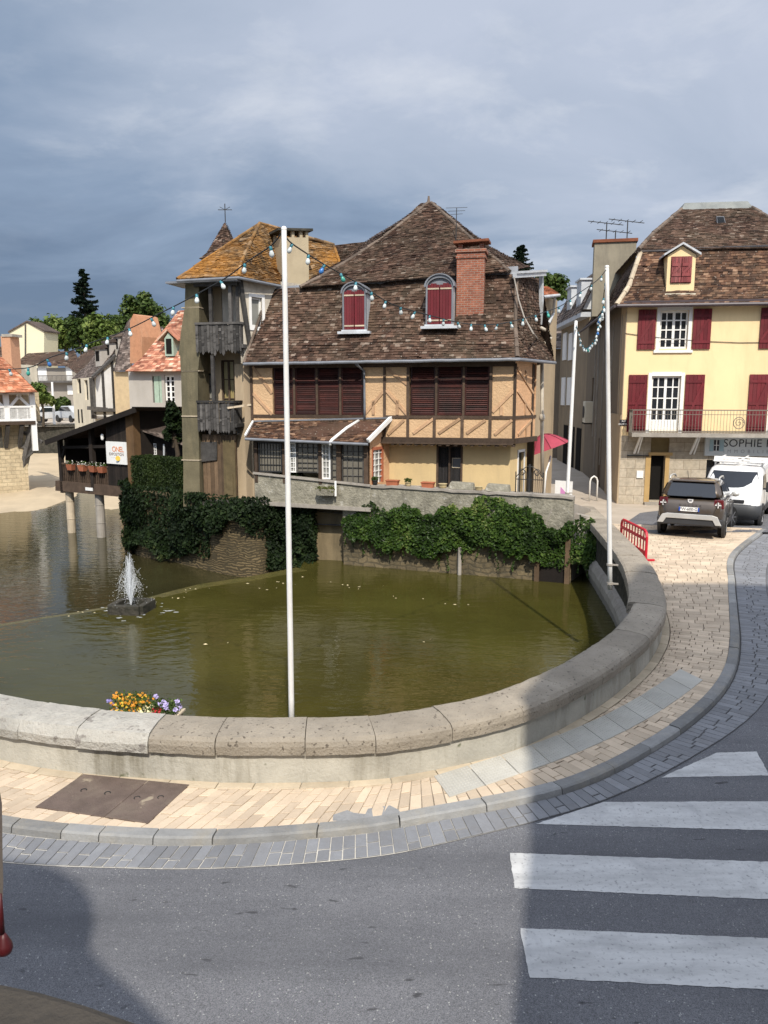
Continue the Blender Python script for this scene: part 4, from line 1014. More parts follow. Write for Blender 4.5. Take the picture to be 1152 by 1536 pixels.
# ------------------------------------------------------------------ terrace wall over the water
TW = Fr((-1.3, 23.86), (5.35, 21.45)); TW2 = Fr((5.35, 21.45), (6.1, 22.9))
tw = thing('terrace_wall', 'grey lichened terrace wall rising from the water below the old house', 'wall', TW.W(3, 0, WU))
zt0 = TW.px(512, 728)[1]; zt1 = TW.px(800, 746)[1]
g = MB(); w = TW.W; n = 26; top = [(lerp(0, TW.L, i/n), lerp(zt0, zt1, i/n)+R(-.02, .02)) for i in range(n+1)]
zm = -.15
g.fp(TW, [(0, zm), (TW.L, zm)]+[(s, z) for s, z in reversed(top)], 0, .35, .5); mesh('wall', g, m['lichenwall'], tw)
m['wetstone'] = brickmat('old_wet_stonework', TW, (.20, .16, .095), (.165, .13, .078), (.12, .1, .065), .36, .15, .03, dirt=(.06, .052, .034), bump=.7, dirtamt=.85, warp=.35)
g = MB(); g.fp(TW, [(0, -2.6), (TW.L, -2.6), (TW.L, zm), (0, zm)], .04, .5, .5); mesh('footing', g, m['wetstone'], tw)
g = MB(); g.fp(TW, [(s, z) for s, z in top]+[(s, z+.07) for s, z in reversed(top)], -.05, .4, .5); mesh('capping', g, m['concrete'], tw)
g = MB(); e = TW.W(TW.L, 0, 0)
P = [TW.W(TW.L-.05, 0, -2.6), V((6.35, 23.3, -2.6)), V((6.35, 23.3, .68)), TW.W(TW.L-.05, 0, zt1-.1)]; g.prism(P, (-.2, .3, 0), .5)
P = [TW.W(TW.L-1.2, -.02, -.7), V((5.75, 21.5, -.1)), V((5.95, 21.9, .66)), TW.W(TW.L-.6, -.02, .95)]; g.prism(P, (.05, .35, 0), .5)
mesh('return_wall', g, m['concrete'], tw)
g = MB(); c = TW.px(690, 840)[0]; g.cyl(TW.W(c, -.04, -1.5), TW.W(c, -.04, -.35), .06); mesh('drain_pipe', g, m['concrete'], tw)
gx = TW.px(828, 860)[0]; g = MB(); g.fb(TW, gx-.5, gx-.36, -.1, .1, -2, .1); g.fb(TW, gx+.36, gx+.5, -.1, .1, -2, .1); mesh('sluice_post', g, m['brownwood'], tw, per=1)
g = MB(); g.fb(TW, gx-.36, gx+.36, -.02, .05, -2, -.05); mesh('sluice_gate', g, m['blackwood'], tw)
g = MB(); sheet(g, [TW.W(0, .2, .4), TW.W(TW.L, .2, .4), V((6, 24.5, .4)), V((4, 27, .4)), V((-2.5, 27, .4)), V((-3, 25, .4))]); struct('terrace_floor', g, m['concrete'])
# objects on the terrace wall
def fbox(px, py, label, grp='terracotta window boxes on the terrace wall'):
    s, z = TW.px(px, py, .15); z = lerp(zt0, zt1, s/TW.L)+.06; g = MB(); w = TW.W; a = .19
    g.hexa([w(s-a*.88, .06, z), w(s+a*.88, .06, z), w(s+a*.88, .24, z), w(s-a*.88, .24, z)], [w(s-a, .04, z+.15), w(s+a, .04, z+.15), w(s+a, .26, z+.15), w(s-a, .26, z+.15)])
    g.fb(TW, s-a-.015, s+a+.015, .025, .275, z+.15, z+.18); return solo('flower_box', g, m['terra'], label, 'flower box', grp, bev=.005)
fbox(589, 728, 'terracotta box on the terrace wall next to the bay window'); fbox(642, 731, 'terracotta box on the terrace wall left of the dark door')
def pot(px, rr, hh, mt, label, plant=0):
    s, z = TW.px(px, 735, .12); z = lerp(zt0, zt1, s/TW.L)+.06; o = thing('garden_pot', label, 'pot', TW.W(s, .13, z))
    g = MB(); g.lathe(TW.W(s, .13, z), [(rr*.6, 0), (rr*.95, hh*.5), (rr*.85, hh*.85), (rr*1.05, hh*.9), (rr*1.05, hh), (rr*.85, hh)], 14); mesh('bowl', g, mt, o, smooth=True)
    if plant:
        g = MB()
        for i in range(90): g.leaf(TW.W(s+R(-rr, rr), .13+R(-rr, rr), z+hh+R(0, .1)), .05)
        mesh('plant', g, m['ivy'], o)
m['potyel'] = mat('yellowed_pot', (.45, .36, .2), .25, 8)
pot(562.5, .09, .15, m['iron'], 'small dark pot at the foot of the bay side window', 1)
pot(612, .1, .15, m['potyel'], 'small yellowed jug-like pot between the two terracotta boxes', 1)
pot(664, .13, .16, m['potyel'], 'squat ochre pot at the left foot of the dark door')
pot(718, .12, .13, m['potyel'], 'squat ochre pot between two mossy slabs on the terrace wall')
for a, b, lab in ((672, 711, 'grey mossy slab on the terrace wall before the dark door'), (727, 765, 'grey mossy slab on the terrace wall left of the iron gate')):
    g = MB(); s0, s1 = TW.px(a, 735, .2)[0], TW.px(b, 735, .2)[0]; z = lerp(zt0, zt1, (s0+s1)/2/TW.L)+.07
    w = TW.W; g.hexa([w(s0, .1, z), w(s1, .1, z), w(s1, .4, z), w(s0, .4, z)], [w(s0+.08, .16, z+.2), w(s1-.03, .16, z+.17), w(s1-.03, .36, z+.2), w(s0+.08, .36, z+.22)]); solo('stone_slab', g, m['lichenwall'], lab, 'slab', 'mossy slabs on the terrace wall', bev=.01)
hp = M.P(489, 738, bt-.18); ho = thing('hanging_planter', 'mossy planter hanging outside the bay wall', 'planter', hp)
g = MB(); g.hexa([hp+M.s*a+M.n*b+V((0, 0, -.1)) for a, b in ((-.26, -.1), (.26, -.1), (.26, .1), (-.26, .1))], [hp+M.s*a+M.n*b+V((0, 0, .1)) for a, b in ((-.3, -.13), (.3, -.13), (.3, .13), (-.3, .13))]); mesh('box', g, m['lichenwall'], ho)
g = MB(); g.bar(hp+M.s*.31+V((0, 0, -.12)), hp+M.s*.31+V((0, 0, .35)), .06); mesh('hanger', g, m['white'], ho)
g = MB()
for i in range(260): g.leaf(hp+M.s*R(-.3, .3)+M.n*R(-.14, .12)+V((0, 0, R(.02, .17))), .05)
mesh('plant', g, leafmat('yellow_moss', [(0, (.06, .08, .012)), (1, (.2, .2, .03))]), ho)
# ornamental iron gate at the terrace end
gp0, gp1 = TW.P(773, 744, .25), TW.P(814, 746, .25); go = thing('iron_gate', 'ornate black wrought iron gate beside the house corner', 'gate', gp0)
g = MB(); 
def gt(u, z): return lerp(gp0, gp1, u)+V((0, 0, z))
for u in (0, .48, .52, 1): g.bar(gt(u, 0), gt(u, .72 if u in (0, 1) else .95), .028)
for z in (.1, .5): g.bar(gt(0, z), gt(1, z), .022)
for i in range(1, 14):
    u = i/14; g.bar(gt(u, .1), gt(u, .5+.22*math.sin(u*math.pi)), .013)
mesh('gate_frame', g, m['iron'], go); g = MB()
for c, sg in ((.24, 1), (.76, -1)):
    for q in range(2):
        pts = [gt(c+sg*(-1)**q*.13*(1-i/16)*math.cos(i*.55), .68+q*.02+.13*(1-i/16)*math.sin(i*.55)) for i in range(15)]; g.tube(pts, .011, 5)
g.tube([gt(u/12, .55+.34*math.sin(u/12*math.pi)) for u in range(13)], .012, 5); mesh('scroll', g, m['iron'], go)
# red parasol
pb_ = V((5.75, 26.0, -.2)); pa = at(828, 668, 26.4); po = thing('parasol', 'wine-red tilted parasol open beside the house corner', 'parasol', pb_)
g = MB(); cpt = at(803, 641, 24.9); axis = (V((-.35, .1, .93))).normalized(); x = axis.orthogonal().normalized(); y = axis.cross(x); rr = .80
cen = at(821, 674, 26.6); vs = [cen+axis*.5]; nn = 8
for j in range(1, 6):
    f = j/5
    for i in range(nn*4):
        t = 2*math.pi*i/(nn*4); rq = rr*f*(1-.055*abs(math.sin(t*nn/2))*f); vs.append(cen+axis*(.55*(1-f**1.7))+x*(rq*math.cos(t))+y*(rq*math.sin(t)))
K = nn*4; fs = [(0, 1+i, 1+(i+1) % K) for i in range(K)]
for j in range(4): fs += [(1+j*K+i, 1+(j+1)*K+i, 1+(j+1)*K+(i+1) % K, 1+j*K+(i+1) % K) for i in range(K)]
g.add(vs, fs, .5); mesh('canopy', g, plain('wine_red_canvas', (.34, .045, .075), .8), po)
g = MB()
for i in range(nn): 
    t = 2*math.pi*i/nn; pts = [cen+axis*(.55*(1-f**1.7)+.012)+x*(rr*f*math.cos(t))+y*(rr*f*math.sin(t)) for f in (.02, .3, .6, .85, 1)]; g.tube(pts, .012, 5)
mesh('rib', g, plain('dark_wine_seam', (.16, .02, .035), .8), po, per=1)
g = MB(); g.tube([at(826, 684, 26.5), at(824, 693, 26.4), at(819, 708, 26.2), at(816, 745, 26.0)], .035, 8); mesh('mast', g, m['polewhite'], po, smooth=True)
# poster board
pp0 = onz(846, 752, .4); g = MB(); FB = Fr(at(833, 735, 24.6).xy, at(858.5, 735, 24.3).xy)
bo = thing('poster_board', 'white notice board with a pink triangle leaning behind the parapet end', 'sign', FB.W(FB.L/2, 0, .1))
q = [FB.px(*p) for p in ((833, 720.5), (859, 722.5), (857.5, 748), (832, 746))]; g.fp(FB, q, 0, .03, .5); mesh('board', g, m['white'], bo)
g = MB(); g.fp(FB, [FB.px(*p) for p in ((841, 730), (848, 738), (847.5, 741), (840.5, 740))], -.004, -.001); mesh('pink_triangle', g, plain('pink_print', (.62, .25, .5), .6), bo)
g = MB(); g.fp(FB, [FB.px(*p) for p in ((851.5, 741), (853, 741), (853, 745), (851.5, 745))], -.004, -.001); mesh('small_print', g, m['iron'], bo)
g = MB(); g.bar(FB.W(.1, .05, .1), FB.W(.1, .05, 1.3), .04); g.bar(FB.W(FB.L-.1, .05, .1), FB.W(FB.L-.1, .05, 1.3), .04); mesh('leg', g, m['greywood'], bo, per=1)
# ------------------------------------------------------------------ ivy hanging over the terrace wall
def ivy(name, fr, pix, n, mt, label, size=.11, bulge=.3, dens=None, t0=0, stems=True):
    poly = [fr.px(x, y, t0-.1) for x, y in pix]; ss = [p[0] for p in poly]; zs = [p[1] for p in poly]
    pv = [V((a, b, 0)) for a, b in poly]; g = MB(); k = 0; it = 0; ph = R(0, 9)
    lob = [(R(min(ss), max(ss)), R(min(zs), max(zs)), R(.3, .75)) for _ in range(26)]
    while k < n and it < n*20:
        it += 1; s, z = R(min(ss), max(ss)), R(min(zs), max(zs))
        if not inside(V((s+.12*math.sin(z*6+ph), z+.12*math.sin(s*5+ph)+.05*math.sin(s*17), 0)), pv): continue
        b = max([0]+[1-((s-a)**2+(z-c)**2)/q**2 for a, c, q in lob])
        if random.random() > .35+.65*b**.5: continue
        d = bulge*(.25+.75*b**.5)*R(.2, 1); g.leaf(fr.W(s, t0-d, z), size*random.choice((.6, .8, 1, 1.25)), fr.n*-1+V((0, 0, .5))); k += 1
    for i in range(int(n/230)):                            # trailing stems
        s, z = R(min(ss), max(ss)), lerp(min(zs), max(zs), R(.15, .6))
        if not inside(V((s, z, 0)), pv): continue
        L = R(.25, .8); q = R(-.2, .2)
        for j in range(int(L*34)): u = j/(L*34); g.leaf(fr.W(s+q*u+R(-.03, .03), t0-bulge*.5*(1-u)-.05, z-L*u), size*R(.5, .9), fr.n*-1)
    o = solo(name, g, mt, label, 'ivy'); return o
ivy('ivy', TW, [(512, 783), (520, 772), (545, 758), (600, 762), (650, 768), (690, 758), (720, 745), (765, 748), (800, 775), (840, 790), (880, 775), (905, 790), (905, 850), (850, 850), (800, 845), (760, 826), (700, 822), (640, 838), (600, 825), (540, 812), (515, 800)], 17000, m['ivy'], 'bright green ivy spilling over the terrace wall above the water', .082, .34)
# ------------------------------------------------------------------ gallery house (left, balconies and tall mossy pier)
T = pxfr(268, 25.45, 362, 24.95); TRa = T.W(T.L, 0, 0); TR = Fr(TRa.xy, (TRa.x+1.5, TRa.y+1.55)); TR.n = V((-TR.s.y, TR.s.x, 0))
th = thing('gallery_house', 'narrow old house with two weathered wooden balconies, orange lichened roof and a mossy pier', 'house', T.W(1, 1, .6))
def tsx(px, t=0): return T.px(px, 600, t)[0]
zG = T.px(330, 752)[1]; zTop = T.px(320, 425)[1]
g = MB(); g.pp(T, [(278, 424), (298, 424), (298.5, 461), (277, 461)], 0, .75, .3); g.pp(T, [(277, 461), (298.5, 461), (299.5, 535), (268, 533), (271, 500)], -.02, .8, .5); g.pp(T, [(270, 533), (299, 535), (297, 556), (271, 556)], -.03, .8, .6)
g.pp(T, [(271.5, 556), (296.5, 556), (297, 624), (273, 624)], 0, .8, .4); g.pp(T, [(273, 624), (297.5, 624), (298.5, 690), (274, 690)], .01, .8, .55); g.pp(T, [(275, 690), (299, 690), (300, 758), (275, 760)], .0, .8, .7)
mesh('stone_pier', g, m['moss'], th)
g = MB()
for y in (461, 556, 624, 690): g.pb(T, 272, y-.5, 299, y+1.0, -.02, .3)
mesh('pier_band', g, m['palestone'], th, per=1)
tb = .95
g = MB()
hl = [(tsx(303, tb), tsx(322, tb), T.px(310, 486, tb)[1]-.9, T.px(310, 438, tb)[1]), (tsx(337, tb), tsx(351, tb), T.px(340, 487, tb)[1]-.2, T.px(340, 437, tb)[1]),
      (tsx(302, tb), tsx(320, tb), T.px(310, 600, tb)[1], T.px(310, 560, tb)[1]), (tsx(333, tb), tsx(353, tb), T.px(340, 604, tb)[1]-.5, T.px(340, 540, tb)[1])]
g.wall(T, .6, T.L+.35, zG-.2, zTop+.1, tb, .15, hl); g.fb(T, .3, .6, tb, 6, zG-2, zTop); g.fb(T, .3, T.L+2, 5.9, 6, zG-2, zTop)
mesh('back_wall', g, m['tan'], th)
def boards(nm, fr, h, t, mt, par, n=4, bw=.0):
    g = MB()
    for i in range(n): g.fb(fr, lerp(h[0], h[1], i/n)+.004, lerp(h[0], h[1], (i+1)/n)-.004, t, t+.04, h[2], h[3])
    return mesh(nm, g, mt, par)
boards('balcony_door', T, hl[0], tb+.1, m['brownwood'], th)
def window(fr, h, t, par, nx, nz, fm, pane, fw=.06, bw=.03, nm='window', split=True):
    s0, s1, z0, z1 = h; g = MB()
    for q in ((s0, s0+fw, z0, z1), (s1-fw, s1, z0, z1), (s0+fw, s1-fw, z0, z0+fw), (s0+fw, s1-fw, z1-fw, z1)): g.fb(fr, q[0], q[1], t, t+.06, q[2], q[3])
    for i in range(1, nx):
        s = lerp(s0, s1, i/nx); b = bw*(2.2 if split and nx % 2 == 0 and i == nx//2 else 1); g.fb(fr, s-b/2, s+b/2, t+.006, t+.05, z0+fw, z1-fw)
    for j in range(1, nz): z = lerp(z0, z1, j/nz); g.fb(fr, s0+fw, s1-fw, t+.008, t+.045, z-bw/2, z+bw/2)
    o = mesh(nm, g, fm, par); g = MB(); g.fb(fr, s0, s1, t+.05, t+.06, z0, z1); mesh('pane', g, pane, o); return o
window(T, hl[1], tb+.05, th, 2, 3, m['brownwood'], m['dark']); window(T, hl[2], tb+.05, th, 2, 2, m['greywood'], m['curtain']); window(T, hl[3], tb+.05, th, 2, 3, m['timber'], plain('warm_curtain', (.3, .24, .1), .4))
# white balcony-room partition
g = MB(); g.fb(T, tsx(324), tsx(349), .7, .74, T.px(330, 486, .7)[1]-.3, zTop)
mesh('balcony_partition', g, m['oldplaster'], th)
# plaster flank
fl = [(.62, 1.05)]
whw = None
g = MB(); zw0 = TR.px(384, 490)[1]; zw1 = TR.px(384, 446)[1]; sw0, sw1 = TR.px(377, 470)[0], TR.px(393, 470)[0]
g.wall(TR, 0.02, TR.L+.5, T.px(360, 545)[1], zTop+.2, 0, .15, [(sw0, sw1, zw0, zw1)]); mesh('flank_wall', g, m['oldplaster'], th)
o = window(TR, (sw0, sw1, zw0, zw1), .06, th, 1, 1, m['white'], m['curtain'], nm='flank_window'); g = MB()
for q in ((sw0-.1, sw0, zw0-.12, zw1+.1), (sw1, sw1+.1, zw0-.12, zw1+.1), (sw0, sw1, zw1, zw1+.1), (sw0, sw1, zw0-.12, zw0)): g.fb(TR, q[0], q[1], -.03, .04, q[2], q[3])
WLOC[o.name] = wl(th); mesh('window_surround', g, m['white'], o)
g = MB(); zf = T.px(360, 545)[1]; g.wall(T, tsx(352, .5), T.L+1.2, zG-.3, zf, .55, .1); g.wall(TR, .1, TR.L+1, zG-.3, zf, .0, .1); mesh('lower_wall', g, m['tan'], th)
# balconies
def balcony(x0, x1, y0, y1, xr, t0, rows):
    s0, s1 = tsx(x0), tsx(x1); z1 = T.px((x0+x1)/2, y0)[1]; z0 = T.px((x0+x1)/2, y1)[1]
    g = MB(); g.fb(T, s0, s1+.1, t0+.04, tb, z0+.16, z0+.28); o = mesh('balcony', g, m['greywood'], th)
    g = MB(); n = int((s1-s0)/.095)
    for i in range(n):
        a = lerp(s0, s1, i/n); b = lerp(s0, s1, (i+1)/n); tt = t0-R(0, .03); zb = z0-R(-.06, .1); c = (a+b)/2
        g.fp(T, [(a+.005, z1+R(-.02, .02)), (a+.005, zb+.07), (c, zb), (b-.005, zb+.07), (b-.005, z1+R(-.02, .02))], tt, tt+.03)
        for q in range(2): zz_ = lerp(z0, z1, R(.2, .8)); g.fb(T, a+.01, b-.01, tt-.012, tt, zz_, zz_+R(.03, .1))
    for i in range(7):
        t = lerp(t0, .8, i/7); t2 = lerp(t0, .8, (i+1)/7); zb = z0-R(-.06, .1); g.fb(T, s1, s1+.03, t+.006, t2-.006, zb, z1+R(-.02, .02))
    mesh('railing_board', g, m['greywood'], o)
    g = MB(); g.fb(T, s0, s1+.05, t0-.05, t0+.05, z1, z1+.07); g.fb(T, s1-.02, s1+.06, t0, .8, z1, z1+.07); mesh('handrail', g, m['greywood'], o)
balcony(299.5, 364, 487, 530, 373, -.12, 1); balcony(297.5, 351, 604, 648, 352, -.12, 1)
g = MB()
for x, y0, y1 in ((322, 424, 487), (351, 420, 487), (322, 533, 604), (360, 425, 530)): post_s = tsx(x); g.fb(T, post_s-.05, post_s+.05, -.1 if x < 360 else .0, .02 if x < 360 else .12, T.px(x, y1)[1], T.px(x, y0)[1])
g.bar(T.P(359, 418, 0), T.P(374, 520, .3), .14); g.fb(T, tsx(299), T.L, -.12, .1, zTop-.1, zTop+.06); mesh('balcony_post', g, m['greywood'], th, per=1)
g = MB(); hg = (tsx(301, .2), tsx(352, .2), zG, T.px(330, 652, .2)[1])
for i in range(9): a, b = lerp(hg[0], hg[1], i/9), lerp(hg[0], hg[1], (i+1)/9); g.fb(T, a+.004, b-.004, .2, .24, zG, hg[3])
mesh('plank_wall', g, m['brownwood'], th); g = MB(); g.pp(T, [(301, 663), (325, 663), (325, 690), (301, 693)], .14, .2); mesh('dark_panel', g, m['greywood'], th)
g = MB(); dx0, dx1 = tsx(333, .2), tsx(351, .2); g.fb(T, dx0, dx1, .15, .2, zG, T.px(340, 660, .2)[1]); g.fb(T, dx0+.1, dx1-.1, .13, .15, zG+.2, zG+.9); mesh('plank_door', g, mat('olive_brown_boards', (.12, .09, .045), .3, 5, rnd=.3, streak=True, dirt=(.05, .04, .02)), th)
g = MB(); g.pp(T, [(299, 752), (370, 752), (370, 758), (299, 759)], -.25, .9); mesh('threshold_ledge', g, m['greywood'], th)
g = MB(); g.bar(T.P(341, 612, -.2), T.P(376, 607, .3), .09, .06); mesh('stray_beam', g, m['palestone'], th)
# roof
g = MB(); rA, rB = T.P(266, 419, -.35), T.P(358, 414, -.35); rC = TR.P(420, 427, -.2); ap = T.P(389, 335.5, 2.6); ap2 = T.P(414, 342, 3.4)
mA, mB = T.P(304, 392, .55), T.P(362, 392, .45); mC = TR.P(424, 405, 1.2)
curvetiles(g, [(rA, rB), (mA, mB), (lerp(mA, ap, .55)+V((0, 0, -.05)), lerp(mB, ap, .55)), (ap-T.s*.05, ap+T.s*.05)])
curvetiles(g, [(rB, rC), (mB, mC), (ap, ap2)], face=(1, -1, .6))
rD = T.W(-.5, 6, rA.z); g.tiles(rD, rA, ap, ap2, face=(-1, 0, .6)); 
x1, x2, x3, x4 = at(462, 432, 27.6), at(513, 404, 27.8), at(500, 367, 29.0), at(412, 341, 28.4)
g.tiles(x1, x2, x3, at(440, 350, 28.9), face=(.3, -1, .8)); g.tiles(at(412, 436, 27.4), x1, at(440, 350, 28.9), x4, face=(.3, -1, .8))
mesh('lichened_roof', g, m['tile_orange'], th)
g = MB(); 
for a, b in ((rA, mA), (mA, ap), (rB, mB), (mB, ap), (ap, ap2), (x2, x3), (x4, x3)): g.ridge(a, b, .06)
mesh('ridge', g, m['tile_orange'], th)
g = MB(); g.tube([rA+V((0, -.05, -.06)), rB+V((0, -.05, -.06)), rC+V((.03, -.03, -.06))], .045, 8); g.fb(T, -.15, T.L+.1, -.3, .9, zTop+.0, zTop+.06); mesh('eaves', g, m['zinc'], th)
g = MB(); y0, y1, y2, y3 = at(498, 366, 29.2), at(565, 362, 30), at(530, 420, 27), at(500, 420, 27.4); g.tiles(at(488, 412, 27.7), at(560, 412, 27.2), at(572, 360, 30.2), at(499, 368, 29.2), face=(0, -1, .8)); mesh('link_roof', g, m['tile'], th)
# rendered chimney with slab cap
cf = pxfr(427, 26.9, 466, 27.0); zc0 = cf.px(440, 440)[1]; zc1 = cf.px(440, 356)[1]
cl = cf.W(-.02, 0, 0); cb = at(413, 590, 27.8); back = V((cb.x, cb.y, 0))-cl
m['chimrender'] = mat('stained_chimney_render', (.40, .33, .22), .12, 1.5, dirt=(.2, .16, .11), dirtamt=.5, streak=True, bump=.4)
g = MB(); Pq = [cf.W(0, 0, zc0-1.2), cf.W(cf.L, 0, zc0-1.2), cf.W(cf.L, 0, zc0-1.2)+back, cf.W(0, 0, zc0-1.2)+back]; g.prism(Pq, (0, 0, zc1-zc0+1.2), .5); chm = mesh('rendered_chimney', g, m['chimrender'], th)
g = MB(); up = V((0, 0, 1))
for u in (.0, .38, .68, .9):
    for k in (0, .82): p = cf.W(cf.L*u, 0, zc1)+back*k; g.prism([p, p+cf.s*cf.L*.1, p+cf.s*cf.L*.1+back*.16, p+back*.16], up*.2)
mesh('cap_support', g, m['chimrender'], chm, per=1); g = MB(); q = [cf.W(-.14, 0, zc1+.2)-back*.12, cf.W(cf.L+.12, 0, zc1+.2)-back*.12, cf.W(cf.L+.12, 0, zc1+.24)+back*1.1, cf.W(-.14, 0, zc1+.24)+back*1.1]; g.prism(q, up*.08); mesh('chimney_cap', g, m['darkstone'], chm)
g = MB(); p = cf.W(.05, 0, zc1)+back*.1; g.prism([p+cf.s*.05, p+cf.s*(cf.L-.15), p+cf.s*(cf.L-.15)+back*.7, p+cf.s*.05+back*.7], up*.01); mesh('flue_opening', g, m['dark'], chm)
# pointed turret behind
tu = thing('roof_turret', 'pointed brown tiled turret with a weather vane behind the lichened roof', 'turret', at(325, 420, 34))
g = MB(); ta = at(338, 333, 34.5); A0, A1, A2 = at(299, 388, 33.5), at(354, 379, 33.3), at(366, 384, 36.5); A3 = A0+(A2-A1)
mid = lambda p: lerp(p, ta, .3)+V((0, 0, -.18))
for p, q in ((A0, A1), (A1, A2), (A3, A0)): curvetiles(g, [(p, q), (mid(p), mid(q)), (ta, ta)], face=((p+q)/2-(A0+A2)/2)+V((0, 0, 1)))
mesh('turret_roof', g, m['tile'], tu); g = MB(); g.prism([lerp(p, (A0+A2)/2, .12)-V((0, 0, 4)) for p in (A0, A1, A2, A3)], (0, 0, 3.95), .5); mesh('turret_wall', g, m['oldplaster'], tu)
g = MB(); g.cyl(ta, ta+V((0, 0, .75)), .02); g.bar(ta+V((-.3, 0, .5)), ta+V((.3, 0, .5)), .025); g.bar(ta+V((-.22, 0, .62)), ta+V((0, 0, .5)), .02); g.bar(ta+V((.22, 0, .62)), ta+V((0, 0, .5)), .02); mesh('weather_vane', g, m['iron'], tu)
# ------------------------------------------------------------------ masonry quay wall under the houses
qp = [(-11.6, 35.5), (-9.45, 28.35), (-7.4, 26.5), (-5.6, 24.95), (-4.7, 24.35), (-4.1, 24.2), (-3.75, 24.5), (-3.5, 25.0), (-1.2, 24.45)]
m['quay'] = brickmat('old_quay_stone', None, (.21, .16, .085), (.14, .105, .057), (.075, .06, .035), .31, .085, .025, dirt=(.06, .05, .03), bump=1.0, dirtamt=.85, warp=.3)
qc = catmull([(*p, 0) for p in qp[:8]], 50); g = MB()
for a, b in zip(qc, qc[1:]):
    for z0, z1 in ((-2.6, -1), (-1, .62)): g.quad(V((*a.xy, z0)), V((*b.xy, z0)), V((*b.xy, z1)), V((*a.xy, z1)), .5)
sheet(g, [V((*p.xy, .62)) for p in qc]+zz([(-2.5, 27), (-8.5, 33), (-11, 34)], .62)); qw = solo('quay_wall', g, m['quay'], 'old stone quay wall standing in the water under the gallery house', 'wall')
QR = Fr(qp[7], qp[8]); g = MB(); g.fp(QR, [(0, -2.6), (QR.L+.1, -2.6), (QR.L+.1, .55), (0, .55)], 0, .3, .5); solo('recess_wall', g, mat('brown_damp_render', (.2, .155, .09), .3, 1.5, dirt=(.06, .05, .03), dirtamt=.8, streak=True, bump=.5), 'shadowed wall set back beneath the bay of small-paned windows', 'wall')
def wallivy(name, P, z0, z1, n, mt, label, size, bulge, mask=None):
    g = MB(); L = arclen(P); k = 0; lob = [(R(0, L[-1]), R(z0, z1), R(.3, .9)) for _ in range(34)]
    it = 0
    while k < n and it < 30*n:
        it += 1; x = R(0, L[-1]-.01); z = R(z0, z1)
        if mask and not mask(x/L[-1], (z-z0)/(z1-z0)): continue
        j = next(q for q in range(len(L)-1) if L[q+1] >= x); p = lerp(P[j], P[j+1], (x-L[j])/(L[j+1]-L[j])); t = (P[j+1]-P[j]).normalized(); nn = V((t.y, -t.x, 0))
        b = max([0]+[1-((x-a)**2+(z-c)**2)/q**2 for a, c, q in lob])
        if random.random() > .3+.7*b: continue
        g.leaf(V((*p.xy, z))+nn*(bulge*(.25+.75*b)*R(.1, 1)), size*random.choice((.6, .8, 1, 1.25)), nn+V((0, 0, .3))); k += 1
    return solo(name, g, mt, label, 'ivy')
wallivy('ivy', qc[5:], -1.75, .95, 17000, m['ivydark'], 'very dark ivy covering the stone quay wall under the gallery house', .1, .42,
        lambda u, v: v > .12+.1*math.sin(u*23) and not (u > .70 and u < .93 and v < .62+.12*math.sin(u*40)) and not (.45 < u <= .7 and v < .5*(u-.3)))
rcv = [V((*QR.W(s, -.05, 0).xy, 0)) for s in (-.4, .3, .9, 1.5)]
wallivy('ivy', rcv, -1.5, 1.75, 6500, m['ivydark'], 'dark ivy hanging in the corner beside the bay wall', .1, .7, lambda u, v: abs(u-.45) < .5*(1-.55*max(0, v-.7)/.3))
# ------------------------------------------------------------------ lodge on stilts
L_ = pxfr(82, 32.2, 198, 29.6); lo = thing('stilt_lodge', 'dark timber lodge on stilts over the river with an open veranda', 'lodge', L_.W(2, 1, WLO))
def lz(px, py, t=0): return L_.px(px, py, t)[1]
def lx(px, t=0): return L_.px(px, 650, t)[0]
zf0, zf1 = lz(140, 741), lz(140, 726)
g = MB(); g.fp(L_, [L_.px(83, 736), L_.px(197, 747), L_.px(197, 731), L_.px(83, 721)], 0, .25); g.fb(L_, 0, L_.L, .25, 4.2, zf0+.1, zf1-.05); mesh('floor_beam', g, m['timber'], lo)
g = MB(); zr = lambda px: L_.px(px, lerp(660, 614, (px-82)/116), .02)[1]
n = 9; xs = [lerp(158, 190, i/n) for i in range(n+1)]
for a, b in zip(xs, xs[1:]): g.fp(L_, [(lx(a)+.006, zf0), (lx(b)-.006, zf0), (lx(b)-.006, zr(b)), (lx(a)+.006, zr(a))], .02, .07)
mesh('board_wall', g, m['blackwood'], lo)
g = MB(); g.fb(L_, -.05, .12, 0, .16, zf0-.1, zr(84)); g.fb(L_, lx(134)-.09, lx(134)+.09, .0, .18, zf0+.1, zr(134)); g.bar(L_.W(.1, .1, zr(90)-.4), L_.W(lx(157), .1, zr(90)-.25), .12); g.bar(L_.W(.08, .1, zr(84)-.8), L_.W(.6, .1, zr(96)), .1); mesh('veranda_post', g, m['blackwood'], lo, per=1)
g = MB(); g.fp(L_, [(lx(190), zf0), (lx(201), zf0), (lx(201), zr(201)), (lx(190), zr(190))], -.03, .3); mesh('corner_post', g, mat('ochre_brown_timber', (.13, .075, .035), .3, 3, streak=True, dirt=(.06, .04, .02)), lo)
g = MB(); g.fb(L_, 0, L_.L, 3.9, 4, zf0, zr(198)); g.fb(L_, L_.L-.1, L_.L, .1, 4, zf0, zr(195)); g.fb(L_, 0, .06, .3, 4, zf0+.3, zr(84)); mesh('back_wall', g, m['blackwood'], lo)
g = MB()
for i in range(26): s = lerp(lx(87), lx(156), i/25); g.fb(L_, s-.02, s+.02, .05, .09, zf1-.1, zf1+.72)
g.fb(L_, 0, lx(158), .03, .11, zf1+.7, zf1+.77); mesh('railing', g, m['timber'], lo)
g = MB(); q0, q1 = L_.P(68, 661, -.5), L_.P(203, 611.5, -.3); bk = L_.n*5
q0b, q1b = q0+bk, q1+bk
